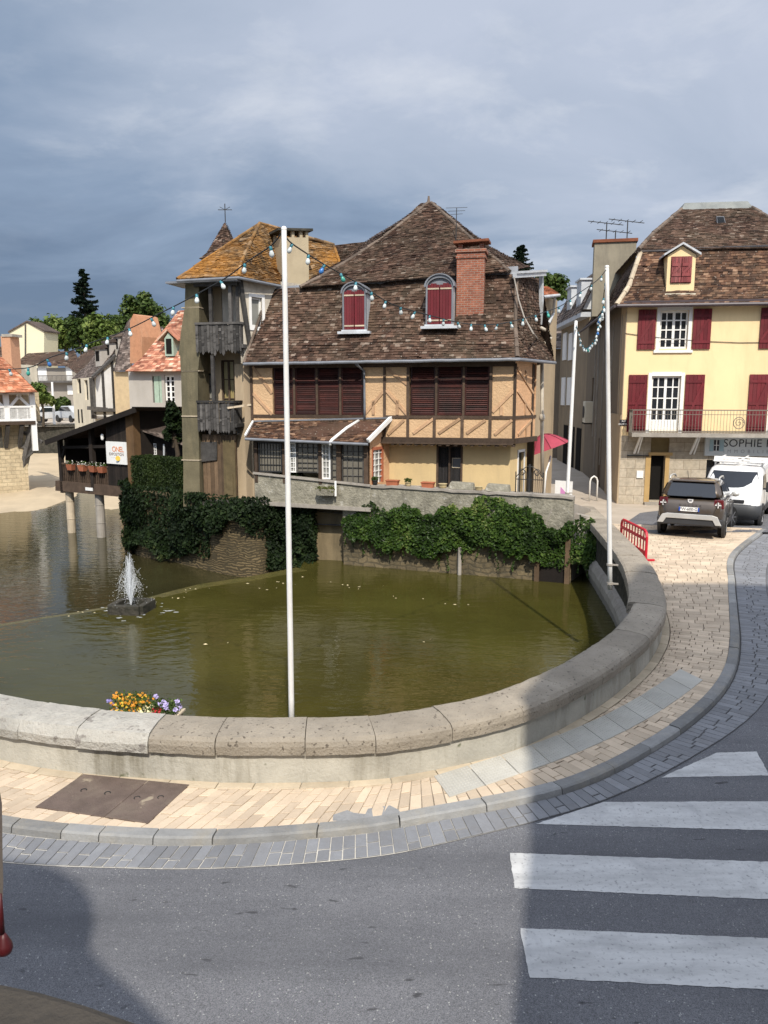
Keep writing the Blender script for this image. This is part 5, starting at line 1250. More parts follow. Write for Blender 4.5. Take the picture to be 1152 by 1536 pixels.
g.tiles(q0, q0b, q1b, q1, face=(-.3, -.2, 1), rowh=.16); mesh('tiled_roof', g, m['tile_grey'], lo)
g = MB(); g.bar(q0-V((0, 0, .08)), q1-V((0, 0, .08)), .06, .2); mesh('barge_board', g, m['blackwood'], lo)
for px, yb, w_, mt in ((94, 803, .34, 'palestone'), (139, 811, .36, 'concrete')):
    g = MB(); s = lx(px+1.5, .2); c = L_.W(s, .3, 0); r = .5
    for z0, z1 in ((-2.4, -1.1), (-1.09, -.35), (-.34, zf0)): g.lathe(V((c.x, c.y, 0)), [(w_/2*1.05, z0), (w_/2, z0+.02), (w_/2, z1-.02), (w_/2*1.04, z1)], 14)
    mesh('stone_stilt', g, m[mt], lo)
g = MB(); g.bar(L_.W(lx(157), .9, -2.4), L_.W(lx(157), .9, zf0), .3, .3); mesh('timber_stilt', g, m['timber'], lo)
g = MB(); s0, z0 = L_.px(160.5, 695, -.05); s1, z1 = L_.px(189, 663.5, -.05); g.fb(L_, s0, s1, -.06, .02, z0, z1)
sb = solo('exhibition_sign', g, m['white'], 'white exhibition sign with orange lettering fixed to the lodge boards', 'sign')
c = L_.W((s0+s1)/2, -.065, 0); up = V((0, 0, 1)); hgt = z1-z0; org = plain('orange_print', (.72, .2, .03), .7); blk = plain('brown_print', (.12, .07, .05), .7)
g = MB(); g.text('ONEL', .3, c+up*(z0+hgt*.66)+L_.s*.12, L_.s, up, spacing=.85); mesh('lettering', g, org, sb)
g = MB(); g.text('EXPOSITION', .155, c+up*(z0+hgt*.44)+L_.s*.02, L_.s, up); g.text('-  - --', .09, c+up*(z0+hgt*.3)-L_.s*.2, L_.s, up); mesh('lettering', g, blk, sb)
g = MB(); g.lathe(V((0, 0, 0)), [(.001, 0), (.07, .02), (.1, .06)], 12); M9 = Matrix.Rotation(rad(90), 3, 'X'); g.v = [M9@v+c+up*(z0+hgt*.27)+L_.s*.12 for v in g.v]; mesh('yellow_flower_print', g, plain('yellow_print', (.75, .5, .08), .7), sb)
g = MB(); lp = L_.W(lx(155), -.06, lz(155, 656)); g.lathe(lp-V((0, 0, .1)), [(.04, 0), (.06, .05), (.06, .2), (.03, .24)], 10); solo('wall_lamp', g, m['white'], 'small white lamp on the lodge wall beside the sign', 'lamp')
g = MB(); g.pb(L_, 128, 731.5, 138.5, 736, -.03, 0); solo('name_plate', g, m['white'], 'small white plate on the lodge floor beam', 'plate')
for i, (px, lab) in enumerate(((104.5, 'terracotta pot of white flowers on the lodge railing, leftmost of four'), (122, 'terracotta pot of white flowers on the lodge railing, second from the left'), (138, 'terracotta pot on the lodge railing just right of the middle post'), (151, 'terracotta pot on the lodge railing nearest the boarded wall'))):
    p = L_.W(lx(px), -.02, zf1+.5); o = thing('railing_pot', lab, 'flower pot', p, 'flower pots along the lodge railing')
    g = MB(); g.hexa([p+L_.s*a+L_.n*b for a, b in ((-.13, -.1), (.13, -.1), (.13, .1), (-.13, .1))], [p+L_.s*a+L_.n*b+up*.24 for a, b in ((-.2, -.14), (.2, -.14), (.2, .14), (-.2, .14))]); mesh('trough', g, m['terra'], o)
    g = MB()
    for j in range(60): g.leaf(p+L_.s*R(-.24, .24)+L_.n*R(-.15, .1)+up*R(.22, .4), .06)
    mesh('leaves', g, m['ivy'], o); g = MB()
    for j in range(22): g.leaf(p+L_.s*R(-.24, .24)+L_.n*R(-.17, .0)+up*R(.25, .42), .05)
    mesh('flowers', g, plain('pale_petals', (.62, .6, .55), .7), o)
# ------------------------------------------------------------------ small outbuilding, hedge and shrub between lodge and gallery house
B_ = pxfr(203, 30.6, 276, 30.0); ob = thing('outbuilding', 'small dark outbuilding with a weathered tiled roof behind the hedge', 'outbuilding', B_.W(1, 1, .5))
g = MB(); g.fb(B_, 0, B_.L, 0, .1, .4, B_.px(240, 650)[1]); mesh('wall', g, m['blackwood'], ob); g = MB(); g.tiles(B_.P(200, 642, -.5), B_.P(276, 668, -.5), B_.P(290, 617, 2.5), B_.P(204, 616, 2.5), rowh=.15); mesh('tiled_roof', g, m['tile_grey'], ob)
window(B_, (B_.px(225, 670)[0], B_.px(235, 670)[0], B_.px(230, 682)[1], B_.px(230, 665)[1]), -.03, ob, 3, 4, m['white'], dimglass, .03, .02)
g = MB(); g.tube([B_.P(246, 666, -.2), B_.P(246, 690, -.2)], .04, 6); mesh('downpipe', g, m['palezinc'], ob)
Hh = pxfr(199, 28.9, 276, 27.2); he = thing('hedge', 'clipped dark green hedge between the lodge and the mossy pier', 'hedge', Hh.W(1.5, .3, .6))
g = MB(); pz = [Hh.px(199, 744), Hh.px(276, 748), Hh.px(276, 691), Hh.px(199, 685)]; g.fp(Hh, pz, .03, .8, .2); m['hedgecore'] = mat('hedge_inside', (.012, .022, .006), .4, 20, bump=1); mesh('twigs', g, m['hedgecore'], he)
g = MB()
for i in range(8000):
    u, v = R(0, 1), R(0, 1)**.8; s = lerp(pz[0][0], pz[1][0], u); z = lerp(lerp(pz[0][1], pz[1][1], u), lerp(pz[3][1], pz[2][1], u), v)
    if random.random() < .75: g.leaf(Hh.W(s, R(-.03, .05), z), .07, Hh.n*-1)
    else: g.leaf(Hh.W(s, R(0, .8), lerp(pz[3][1], pz[2][1], u)+R(-.02, .03)), .07, (0, 0, 1))
mesh('leaves', g, leafmat('hedge_leaf', [(0, (.012, .022, .006)), (1, (.04, .06, .014))]), he)
# ------------------------------------------------------------------ orange-roofed gallery pavilion on the far left
OH = Fr(at(-70, 600, 41).xy, at(50, 600, 43.4).xy); oh = thing('pavilion_house', 'far left house with bright orange roof, white balcony and cream stone base', 'house', OH.W(2, 2, WLO))
def ox(px, t=0): return OH.px(px, 620, t)[0]
def oz(px, py, t=0): return OH.px(px, py, t)[1]
g = MB(); zb_, zd, ze = oz(20, 733), oz(20, 634), oz(20, 588)
sb0, sb1 = ox(-70, 1), ox(36, 1); g.wall(OH, sb0, sb1, zb_-1, zd, 1, .2, [(ox(-4, 1), ox(2, 1), oz(0, 672, 1), oz(0, 640, 1))]); sdo = Fr(OH.W(sb1, 1, 0).xy, OH.W(sb1+.4, 7, 0).xy); sdo.n = V((-sdo.s.y, sdo.s.x, 0)); g.wall(sdo, 0, 6, zb_-1, zd, 0, .1); g.wall(OH, sb0, sb1+1, zd, ze, 1.6, .1)
m['creamstone'] = brickmat('cream_rubble', OH, (.62, .52, .35), (.5, .41, .27), (.4, .33, .22), .5, .22, .02, dirt=(.3, .24, .16), dirtamt=.5)
mesh('stone_base', g, m['creamstone'], oh)
g = MB(); g.fb(OH, sb0, ox(52), -.05, 6, zd-.12, zd+.08); mesh('deck', g, m['timber'], oh)
g = MB()
for px in (-40, 11, 50): s = ox(px); g.fb(OH, s-.14, s+.14, 0, .22, zd-(.1 if px < 50 else 1.6), ze)
for px, d in ((11, -1), (11, 1), (50, -1)): s = ox(px); g.bar(OH.W(s, .1, ze-1.0), OH.W(s+d*.75, .1, ze-.15), .14)
g.fb(OH, sb0, ox(52), .0, .2, ze-.14, ze); mesh('white_post', g, m['white'], oh, per=1)
g = MB(); zr1 = oz(20, 610)
for i in range(46):
    s = lerp(ox(-40), ox(49), i/45); g.fb(OH, s-.085, s+.085, .04, .1, zd+.1, zr1-.06)
g.fb(OH, sb0, ox(50), .0, .14, zr1-.06, zr1+.04); g.fb(OH, sb0, ox(50), .02, .12, zd+.08, zd+.2); mesh('balustrade', g, m['white'], oh)
g = MB()
for px in (-20, 11, 32): g.bar(OH.W(ox(px), .1, zd-.15), OH.W(ox(px), 1.0, zd-1.4), .2)
g.bar(OH.W(ox(50), .3, zd-.2), OH.W(ox(33), 1.5, zd-3.4), .3); g.bar(OH.W(ox(34), 1.2, oz(34, 646)), OH.W(ox(62), .2, oz(62, 664)), .16); g.bar(OH.W(ox(34), 1, oz(34, 671)), OH.W(ox(56), .6, oz(56, 671)), .16); g.bar(OH.W(ox(34), 1.1, oz(34, 691)), OH.W(ox(50), .6, oz(50, 673)), .13); g.bar(OH.W(ox(36), 1, oz(34, 693)), OH.W(ox(54), .3, oz(52, 673)), .12); mesh('bracket', g, m['greywood'], oh, per=1)
g = MB(); r0, r1 = OH.P(-75, 590, -.6), OH.P(56, 588, -.6); t0_, t1_ = OH.P(-75, 520, 3), OH.P(3, 536, 3); k0, k1 = OH.P(-75, 560, .8), OH.P(29, 562, .8)
curvetiles(g, [(r0, r1), (k0, k1), (t0_, t1_)], rowh=.2, tw=.26); rb_ = r1+OH.n*7+V((.4, 0, 0)); g.tiles(r1, rb_, t1_+OH.n*3, t1_, face=(1, 0, .8), rowh=.2, tw=.26); mesh('orange_roof', g, m['tile_new'], oh)
# ------------------------------------------------------------------ far town across the river
def house_box(name, label, fr, depth, z0, z1, wm, parts=()):
    o = thing(name, label, 'house', fr.W(fr.L/2, depth/2, z0)); g = MB(); g.fb(fr, 0, fr.L, 0, depth, z0, z1, .5); mesh('wall', g, wm, o); return o
# white timber-framed house: long side to the river, gable end right
W1 = Fr(at(110, 600, 63).xy, at(140, 600, 56).xy); W1.n = V((-W1.s.y, W1.s.x, 0)); W2_ = Fr(at(140, 600, 56).xy, at(173, 600, 57.5).xy)
wh = thing('white_timbered_house', 'white timber-framed house with steep brown roof and three small dormers', 'house', W2_.W(0, 2, 0))
g = MB(); ze_ = W2_.px(140, 566)[1]; g.wall(W1, 0, W1.L, -1.8, ze_, 0, .2, [(W1.L*.25, W1.L*.45, W1.px(120, 590)[1], W1.px(120, 568)[1]), (W1.L*.62, W1.L*.78, W1.px(130, 600)[1], W1.px(130, 570)[1]), (W1.L*.9, W1.L*.98, W1.px(137, 605)[1], W1.px(137, 570)[1])])
g.add([W2_.W(0, 0, -1.8), W2_.W(W2_.L, 0, -1.8), W2_.P(173, 532), W2_.P(140, 566)], [(0, 1, 2, 3)], .5); mesh('wall', g, m['cream'], wh)
g = MB(); g.add([W2_.P(144, 628, -.02), W2_.P(172, 628, -.02), W2_.P(172, 546, -.02), W2_.P(144, 566, -.02)], [(0, 1, 2, 3)], .5); mesh('white_infill', g, m['white'], wh)
g = MB()
for px in (139, 142.5, 157, 172): s, z = W2_.px(px, 628); g.fb(W2_, s-.1, s+.1, -.06, .02, z, W2_.px(px, lerp(567, 533, (px-139)/34))[1])
g.bar(W2_.P(139, 566, -.05), W2_.P(173, 533, -.05), .2); g.bar(W2_.P(140, 615, -.05), W2_.P(173, 615, -.05), .25); g.bar(W2_.P(132, 612, -.6), W2_.P(160, 614, -.6), .25); mesh('timber', g, m['greywood'], wh)
g = MB()
for a, b, y0, y1 in ((.25, .45, 590, 568), (.62, .78, 600, 570)): g.fb(W1, W1.L*a, W1.L*b, .15, .18, W1.px(125, y0)[1], W1.px(125, y1)[1])
for px in (118, 123): s = W1.px(px, 620)[0]; g.fb(W1, s-.25, s+.25, -.02, .01, W1.px(px, 634)[1], W1.px(px, 614)[1])
mesh('window', g, m['dark'], wh, per=1)
g = MB(); a0, a1 = at(107, 568, 64), at(141, 568, 55.4); c0_, c1_ = at(133, 545, 66), at(160, 549, 57.5); e0_, e1_ = at(150, 519, 69), at(188, 494, 62)
curvetiles(g, [(a0, a1), (c0_, c1_), (e0_, e1_)], rowh=.25, tw=.3, face=(-.7, -.7, .7)); mesh('brown_roof', g, m['tile_grey'], wh)
for x, y in ((146, 530), (161, 521), (174, 512)):
    p = at(x, y, 60); s_ = 1.0; fr2 = Fr(at(x-4, y, 60).xy, at(x+4, y, 59.2).xy); g = MB(); g.fb(fr2, .05, fr2.L-.05, 0, 2.5, p.z-1, p.z+.3); o = mesh('dormer', g, m['greywall'], wh); g = MB(); g.hexa([fr2.W(-.1, -.2, p.z+.28), fr2.W(fr2.L+.1, -.2, p.z+.28), fr2.W(fr2.L+.1, 2.5, p.z+.6), fr2.W(-.1, 2.5, p.z+.6)], [fr2.W(-.1, -.2, p.z+.45), fr2.W(fr2.L+.1, -.2, p.z+.45), fr2.W(fr2.L+.1, 2.5, p.z+1.1), fr2.W(-.1, 2.5, p.z+1.1)]); mesh('dormer_roof', g, m['tile_grey'], o); g = MB(); g.fb(fr2, .2, fr2.L-.2, -.02, .0, p.z-.6, p.z+.15); mesh('pane', g, m['dark'], o)
# cream gabled house with a tall brick gable chimney
C1 = pxfr(172, 55, 203, 54); ch_ = thing('cream_house', 'cream stone house with a very steep roof and a tall brick gable chimney', 'house', C1.W(.7, 2, 0))
g = MB(); g.fb(C1, 0, C1.L, 0, 5, -1.8, C1.px(187, 557)[1], .5); mesh('wall', g, mat('cream_stone', (.55, .42, .25), .15, 3, dirt=(.4, .3, .2)), ch_)
g = MB(); g.tiles(C1.P(172, 556, -.3), C1.P(198, 556, -.3), C1.P(197, 476, 3), C1.P(190, 484, 3), rowh=.25, tw=.3); g.tiles(C1.P(168, 556, 5), C1.P(172, 556, -.3), C1.P(190, 484, 3), C1.P(190, 484, 3.2), rowh=.25, tw=.3, face=(-1, 0, .5)); g.tiles(at(215, 545, 57), at(245, 545, 57), at(245, 490, 60), at(208, 490, 60), rowh=.25, tw=.3); mesh('steep_roof', g, m['tile_grey'], ch_)
g = MB(); P = [C1.px(x, y, -.4) for x, y in ((195, 545), (213, 545), (213, 505), (205, 473), (200, 471), (195, 482))]; g.fp(C1, P, -.4, 1.5, .5); mesh('gable_chimney', g, mat('brick_peach', (.45, .22, .12), .2, 4, dirt=(.5, .32, .2), streak=True), ch_)
# pale grey house with patched orange roof
D1 = pxfr(194, 50.5, 350, 48.6); dh = thing('pale_grey_house', 'pale grey house with patched orange roof and a small green dormer', 'house', D1.W(1.5, 2, 0))
g = MB(); def_h = [(D1.px(229, 590)[0], D1.px(243, 590)[0], D1.px(235, 604)[1], D1.px(235, 564)[1]), (D1.px(247, 590)[0], D1.px(262, 590)[0], D1.px(255, 604)[1], D1.px(255, 563)[1])]
g.wall(D1, 0, D1.L, -1.8, D1.px(230, 556)[1]+.1, 0, .3, def_h); mesh('wall', g, m['greywall'], dh)
for h_, wm in zip(def_h, ('greywood', 'white')):
    o = window(D1, h_, .15, dh, 2, 5, m[wm], m['dark'], .1, .06)
g = MB(); h_ = def_h[0]
for i in range(2): a = h_[0]+.1+i*.38; g.fb(D1, a, a+.34, .05, .1, h_[2], h_[3])
mesh('green_shutter', g, mat('pale_green_paint', (.33, .42, .33), .15, 4), dh, per=1)
g = MB(); curvetiles(g, [(D1.P(188, 557, -.5), D1.P(356, 557, -.5)), (D1.P(214, 535, .6), D1.P(350, 535, .6)), (D1.P(268, 466, 3.6), D1.P(300, 464, 3.6))], rowh=.24, tw=.3); mesh('patched_roof', g, m['tile_mix'], dh)
dz0 = D1.px(254, 534, .4); s0, s1 = D1.px(247, 520, .4)[0], D1.px(260, 520, .4)[0]; z0, z1, z2 = D1.px(254, 534, .4)[1], D1.px(254, 508, .4)[1], D1.px(254, 496, .4)[1]
g = MB(); g.fp(D1, [(s0, z0), (s1, z0), (s1, z1), ((s0+s1)/2, z2-.1), (s0, z1)], .4, 3, .5); o = mesh('dormer', g, mat('dormer_green_paint', (.32, .4, .32), .1, 4), dh)
g = MB(); c_ = (s0+s1)/2
for sg in (-1, 1): g.hexa([D1.W(c_, .25, z2), D1.W(c_+sg*.75, .25, z1-.15), D1.W(c_+sg*.75, 3, z1-.15), D1.W(c_, 3, z2)], [D1.W(c_, .25, z2+.12), D1.W(c_+sg*.75, .25, z1-.03), D1.W(c_+sg*.75, 3, z1-.03), D1.W(c_, 3, z2+.12)])
mesh('dormer_roof', g, m['tile_mix'], o); g = MB(); g.fb(D1, s0+.12, s1-.12, .36, .39, z0+.15, z1); mesh('pane', g, m['dark'], o)
# long grey house with white shutters
E1 = pxfr(22, 96, 118, 94); eh = thing('long_grey_house', 'long grey house with low brown roof and white shutters behind the far street', 'house', E1.W(4, 4, 1.4))
g = MB(); zt_ = E1.px(70, 552)[1]; g.fb(E1, 0, E1.L, 0, 9, 1.4, zt_, .5); mesh('wall', g, mat('dull_grey_render', (.3, .27, .23), .1, .6), eh)
g = MB(); 
for x0, x1, y0, y1 in ((27, 33, 549, 571), (40, 45, 549, 571), (57, 70, 548, 572), (99, 108, 549, 572), (101, 109, 578, 592)): g.pb(E1, x0, y0, x1, y1, -.08, 0)
mesh('white_shutter', g, m['white'], eh, per=1); g = MB(); g.pb(E1, 35, 563, 110, 564, -.9, -.85); 
for i in range(40): g.pb(E1, 35+i*1.9, 564, 35.3+i*1.9, 571, -.9, -.85)
g.pb(E1, 33, 571, 112, 574, -.95, 0); mesh('balcony', g, m['greywood'], eh)
g = MB(); g.tiles(E1.P(18, 548, -.6), E1.P(122, 549, -.6), E1.P(112, 526, 4.5), E1.P(42, 530, 4.5), rowh=.4, tw=.5); g.tiles(at(100, 549, 90), at(118, 563, 80), at(150, 530, 88), at(135, 523, 98), rowh=.4, tw=.5); mesh('brown_roof', g, m['tile'], eh)
g = MB(); g.pb(E1, 66, 610, 112, 632, -.3, 0); so = mesh('blue_shopfront', g, mat('blue_shop_paint', (.06, .13, .22), .3, .5), eh)
g = MB()
for x0 in (70, 82, 96): g.pb(E1, x0, 618, x0+8, 630, -.34, -.31)
mesh('shop_window', g, m['glass'], so, per=1)
G1 = pxfr(17, 104, 66, 103); gh = thing('cream_gable_house', 'plain cream house end with low gable on the hill at far left', 'house', G1.W(3, 3, 1.4))
g = MB(); g.fp(G1, [G1.px(x, y) for x, y in ((14, 600), (66, 600), (66, 497), (40, 484), (14, 498))], 0, 3, .5); mesh('wall', g, mat('cream_render', (.66, .6, .42), .05, .5), gh)
g = MB()
for a, b in (((12, 499), (40, 483)), ((40, 483), (67, 498))): 
    p, q = G1.P(*a, -.2), G1.P(*b, -.2); g.hexa([p, q, q+G1.n*3.3, p+G1.n*3.3], [p+up*.2, q+up*.2, q+up*.2+G1.n*3.3, p+up*.2+G1.n*3.3])
mesh('roof', g, m['tile_grey'], gh); g = MB(); g.cyl(G1.P(38, 545, -.1), G1.P(38, 487, -.1), .09); mesh('downpipe', g, m['greywood'], gh)
S1 = pxfr(-40, 78, 20, 77); sh_ = thing('shed_roof_house', 'house edge at far left with a square peach brick chimney', 'house', S1.W(1, 2, 1.4))
g = MB(); g.fb(S1, 0, S1.L-1.6, 0, 6, 0, S1.px(0, 545)[1], .5); mesh('wall', g, m['cream'], sh_); g = MB(); g.tiles(S1.P(-45, 548, -.4), S1.P(14, 548, -.4), S1.P(8, 520, 4), S1.P(-45, 520, 4), rowh=.3, tw=.4); mesh('roof', g, m['tile'], sh_)
g = MB(); g.pb(S1, 3, 504, 17, 560, -.3, 1); mesh('brick_chimney', g, mat('peach_brick', (.46, .25, .15), .15, 5), sh_); g = MB(); g.pb(S1, 2, 501, 18, 505, -.4, 1.1); mesh('chimney_cap', g, m['concrete'], sh_)
# far street furniture
RW = pxfr(-140, 68, 125, 66); g = MB(); g.fb(RW, 0, RW.L, 0, .5, -2.4, 1.55, .5); solo('river_embankment', g, m['darkstone'], 'dark embankment wall below the far street', 'wall')
for px, y0, Y, lab in ((79, 573, 68, 'pale lamp column in the far street beside the shopfront'), (113.5, 573, 66.5, 'pale lamp column in front of the white timbered house')):
    b = at(px+3, 640, Y); g = MB(); g.cyl(b, at(px-1, y0, Y), .12, .09, 8); solo('lamp_column', g, m['white'], lab, 'lamp column', 'columns along the far street')
def farcar(px, py, Y, rz, col, label):
    p = at(px, py, Y); o = thing('parked_car', label, 'car', p, None, rz); g = MB()
    P = [(-2, .35), (2, .35), (2.05, .75), (1.9, .9), (1.1, 1.0), (.5, 1.45), (-1.0, 1.48), (-1.7, 1.0), (-2.05, .9)]; g.prism([V((x, -.85, z)) for x, z in P], (0, 1.7, 0)); mesh('body', g, col, o, local=True, bev=.08)
    g = MB(); g.prism([V((x, -.87, z)) for x, z in ((-1.4, 1.02), (1.0, 1.02), (.5, 1.38), (-.95, 1.4))], (0, 1.74, 0)); mesh('side_window', g, m['glass'], o, local=True)
    for x in (-1.3, 1.3):
        for y in (-.85, .72): g = MB(); g.cyl((x, y-.02, .33), (x, y+.16, .33), .33, n=14); mesh('wheel', g, m['iron'], o, local=True)
farcar(64, 634, 72, 1.3, m['white'], 'small white car parked on the far street near the pavilion'); farcar(110, 633, 70.5, 2.4, m['palezinc'], 'small pale car parked on the far street before the blue shopfront')
# ------------------------------------------------------------------ yellow house
ZB = zq(30)
YH = Fr((9.55, 30.95), (19.0, 29.55)); YS = Fr(YH.W(0, 0, 0).xy, (11.3, 43.4)); YS.n = V((YS.s.y, -YS.s.x, 0))
yh = thing('yellow_house', 'yellow rendered house with wine-red shutters, stone ground floor and brown mansard roof', 'house', YH.W(4, 3, ZB))
def yx(px, t=0): return YH.px(px, 600, t)[0]
def yz(px, py, t=0): return YH.px(px, py, t)[1]
def yrect(x0, y0, x1, y1):
    xm = (x0+x1)/2; return yx(x0), yx(x1), yz(xm, y1), yz(xm, y0)
zeY, zF = yz(1000, 456), yz(1000, 654)
wins = [yrect(984, 466, 1026, 523), yrect(976, 564, 1020, 647)]
sp = wins[0][0]-yx(930); dd = yx(1166)-yx(984)
wins += [(wins[0][0]+dd, wins[0][1]+dd, wins[0][2], wins[0][3]), (wins[1][0]+dd, wins[1][1]+dd, wins[1][2], wins[1][3])]
g = MB(); g.wall(YH, 0, YH.L, zF, zeY+.15, 0, .18, wins); mesh('front_wall', g, m['yellow'], yh)
m['ashlar'] = brickmat('pale_ashlar', YH, (.52, .46, .37), (.44, .385, .3), (.3, .25, .19), .62, .36, .012, dirt=(.3, .25, .18), bump=.5)
dr = yrect(981, 683, 1003, 749); tr_ = yrect(980, 656, 1008, 680)
dr = (dr[0], dr[1], ZB+.15, dr[3])
g = MB(); g.wall(YH, 0, YH.L, ZB-.1, zF, .0, .35, [dr, (tr_[0], tr_[1], tr_[2], tr_[3]-.02), (yx(1066), yx(1120), ZB+.3, yz(1090, 690))]); mesh('stone_ground_floor', g, m['ashlar'], yh)
g = MB(); g.fb(YH, yx(1066), yx(1120), .3, .34, ZB+.3, yz(1090, 690)); mesh('shop_window', g, m['glass'], yh)
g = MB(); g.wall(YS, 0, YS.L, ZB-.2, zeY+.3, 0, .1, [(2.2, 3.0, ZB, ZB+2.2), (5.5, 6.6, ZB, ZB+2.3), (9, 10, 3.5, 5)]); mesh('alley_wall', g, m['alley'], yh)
g = MB(); g.fb(YS, 2.2, 3.0, .08, .12, ZB, ZB+2.2); g.fb(YS, 5.5, 6.6, .08, .12, ZB, ZB+2.3); g.fb(YS, 9, 10, .08, .12, 3.5, 5); mesh('alley_door', g, m['brownwood'], yh, per=1)
g = MB(); g.fb(YS, .0, 3.6, -.06, .02, ZB, 3.35); g.fb(YS, -.02, 1.2, -.03, .0, zF-.05, zeY); mesh('alley_plinth', g, m['tan'], yh)
g = MB()
for i in range(6): s = R(.5, 11); g.fb(YS, s, s+.05, -.05, 0, R(0, 2), zeY-.3)
mesh('drain_pipe', g, m['concrete'], yh, per=1)
g = MB(); wmw = wins
for s0, s1, z0, z1 in wins:
    for q in ((s0-.13, s0, z0-.06, z1+.13), (s1, s1+.13, z0-.06, z1+.13), (s0, s1, z1, z1+.16)): g.fb(YH, q[0], q[1], -.022, .05, q[2], q[3])
    g.fb(YH, s0-.2, s1+.2, -.07, .1, z0-.16, z0-.06)
mesh('window_surround', g, m['white'], yh, per=4)
for i, h in enumerate(wins):
    nz = 4 if i % 2 == 0 else 5
    o = window(YH, h, .1, yh, 4, nz, m['white'], m['glass'], .075, .045, 'french_window' if i % 2 else 'window')
    if i % 2:
        g = MB(); g.fb(YH, h[0]+.08, h[1]-.08, .085, .13, h[2]+.05, h[2]+.42); mesh('lower_panel', g, m['white'], o)
def zshutter(s0, s1, z0, z1, mt, fr=YH, par=None, t=-.06):
    g = MB(); n = 5
    for i in range(n): g.fb(fr, lerp(s0, s1, i/n)+.004, lerp(s0, s1, (i+1)/n)-.004, t, t+.035, z0, z1)
    for z in (z0+.22, z1-.32): g.fb(fr, s0+.01, s1-.01, t-.025, t, z, z+.11)
    g.bar(fr.W(s0+.06, t-.012, z0+.33), fr.W(s1-.06, t-.012, z1-.32), .09, .025, up=fr.n)
    if z1-z0 > 2: g.fb(fr, s0+.01, s1-.01, t-.024, t, (z0+z1)/2-.05, (z0+z1)/2+.06)
    return mesh('shutter', g, mt, par or yh)
for i, (s0, s1, z0, z1) in enumerate(wins):
    w_ = .68 if i % 2 == 0 else .72
    zshutter(s0-.16-w_, s0-.16, z0-.03, z1+.05, m['redshut']); zshutter(s1+.16, s1+.16+w_, z0-.03, z1+.05, m['redshut'])
g = MB(); g.tube([YH.P(x, y, -.03) for x, y in ((938, 500), (1000, 508), (1060, 512), (1110, 514), (1200, 513))], .012, 5); mesh('wall_cable', g, m['greywood'], yh)
# balcony
zb2 = yz(1050, 649); bs0 = yx(945); g = MB(); g.fb(YH, bs0, YH.L, -.85, 0, zb2-.14, zb2); bal = mesh('balcony', g, m['concrete'], yh)
g = MB(); s = bs0+.05
while s < YH.L: g.fb(YH, s-.006, s+.006, -.806, -.794, zb2, zb2+.88); s += .115
g.fb(YH, bs0, YH.L, -.82, -.78, zb2+.88, zb2+.92); g.fb(YH, bs0, YH.L, -.82, -.78, zb2+.72, zb2+.74); g.fb(YH, bs0, YH.L, -.82, -.78, zb2+.06, zb2+.09)
for t in [-.8+i*.1 for i in range(8)]: g.fb(YH, bs0-.01, bs0+.01, t-.009, t+.009, zb2, zb2+.88)
g.fb(YH, bs0-.02, bs0+.02, -.8, 0, zb2+.88, zb2+.92)
c = YH.W(yx(1101), -.83, zb2+.42); g.tube([c+YH.s*(.2*math.cos(i*.42))+V((0, 0, .22*math.sin(i*.42))) for i in range(16)], .016, 5); g.tube([c+YH.s*((.17-.01*i)*math.cos(i*.6))+V((0, 0, (.17-.01*i)*math.sin(i*.6))) for i in range(16)], .014, 5)
mesh('balcony_railing', g, plain('worn_grey_iron', (.17, .15, .12), .6), bal)
g = MB()
for px in (955, 1040): s = yx(px); g.bar(YH.W(s, -.02, zb2-.85), YH.W(s+.12, -.55, zb2-.14), .07); g.bar(YH.W(s+.14, -.02, zb2-.85), YH.W(s+.2, -.55, zb2-.14), .05)
mesh('balcony_bracket', g, m['white'], bal, per=2)
# door with transom
ow = mat('ochre_joinery', (.42, .28, .12), .12, 4, streak=True)
g = MB(); g.fb(YH, dr[0]-.2, dr[0], -.03, .1, ZB+.05, dr[3]); g.fb(YH, dr[1], dr[1]+.16, -.03, .1, ZB+.05, dr[3]); g.fb(YH, dr[0]-.1, dr[1]+.25, -.1, .1, dr[3], dr[3]+.12); o = mesh('door', g, ow, yh)
g = MB(); g.fb(YH, dr[0], dr[1], .3, .34, ZB+.1, dr[3]); mesh('dark_leaf', g, m['dark'], o); g = MB(); g.fb(YH, tr_[0], tr_[1], .1, .14, tr_[2], tr_[3]); mesh('transom', g, mat('olive_transom', (.2, .15, .07), .2, 4), o)
for q in ((tr_[0], tr_[0]+.1), (tr_[1]-.1, tr_[1])): pass
g = MB(); g.fb(YH, dr[0]-.2, dr[1]+.2, -.3, .2, ZB-.05, ZB+.1); mesh('step', g, m['concrete'], o)
g = MB(); g.pb(YH, 955, 706, 965, 717, -.05, .0); mesh('letter_box', g, m['white'], yh); 
g = MB(); g.pb(YH, 941, 683, 974, 684.6, -.08, 0); mesh('iron_rail', g, m['iron'], yh)
# estate agent's sign board
g = MB(); s0, s1, z0, z1 = yx(1062, -.15), yx(1235, -.15), yz(1107, 684, -.15), yz(1107, 655.5, -.15); g.fb(YH, s0, s1, -.15, 0.0, z0, z1)
sg = solo('shop_sign', g, mat('pale_grey_board', (.50, .52, .51), .04, 2), "pale estate agent's shop sign over the ground floor behind the white van", 'sign')
hh = z1-z0; c = YH.W(yx(1107, -.15), -.155, z0+hh*.64); lb_ = plain('sign_black', (.015, .015, .02), .6)
g = MB(); g.text('SOPHIE FORI', .43, YH.W(yx(1089, -.15), -.155, z0+hh*.66), YH.s, (0, 0, 1), spacing=1.04, align='LEFT'); mesh('lettering', g, lb_, sg)
g = MB(); g.text('I M M O B I L I E R', .19, YH.W(yx(1090, -.15), -.155, z0+hh*.24), YH.s, (0, 0, 1), spacing=1.25, align='LEFT'); mesh('lettering', g, plain('sign_grey', (.25, .25, .25), .6), sg)
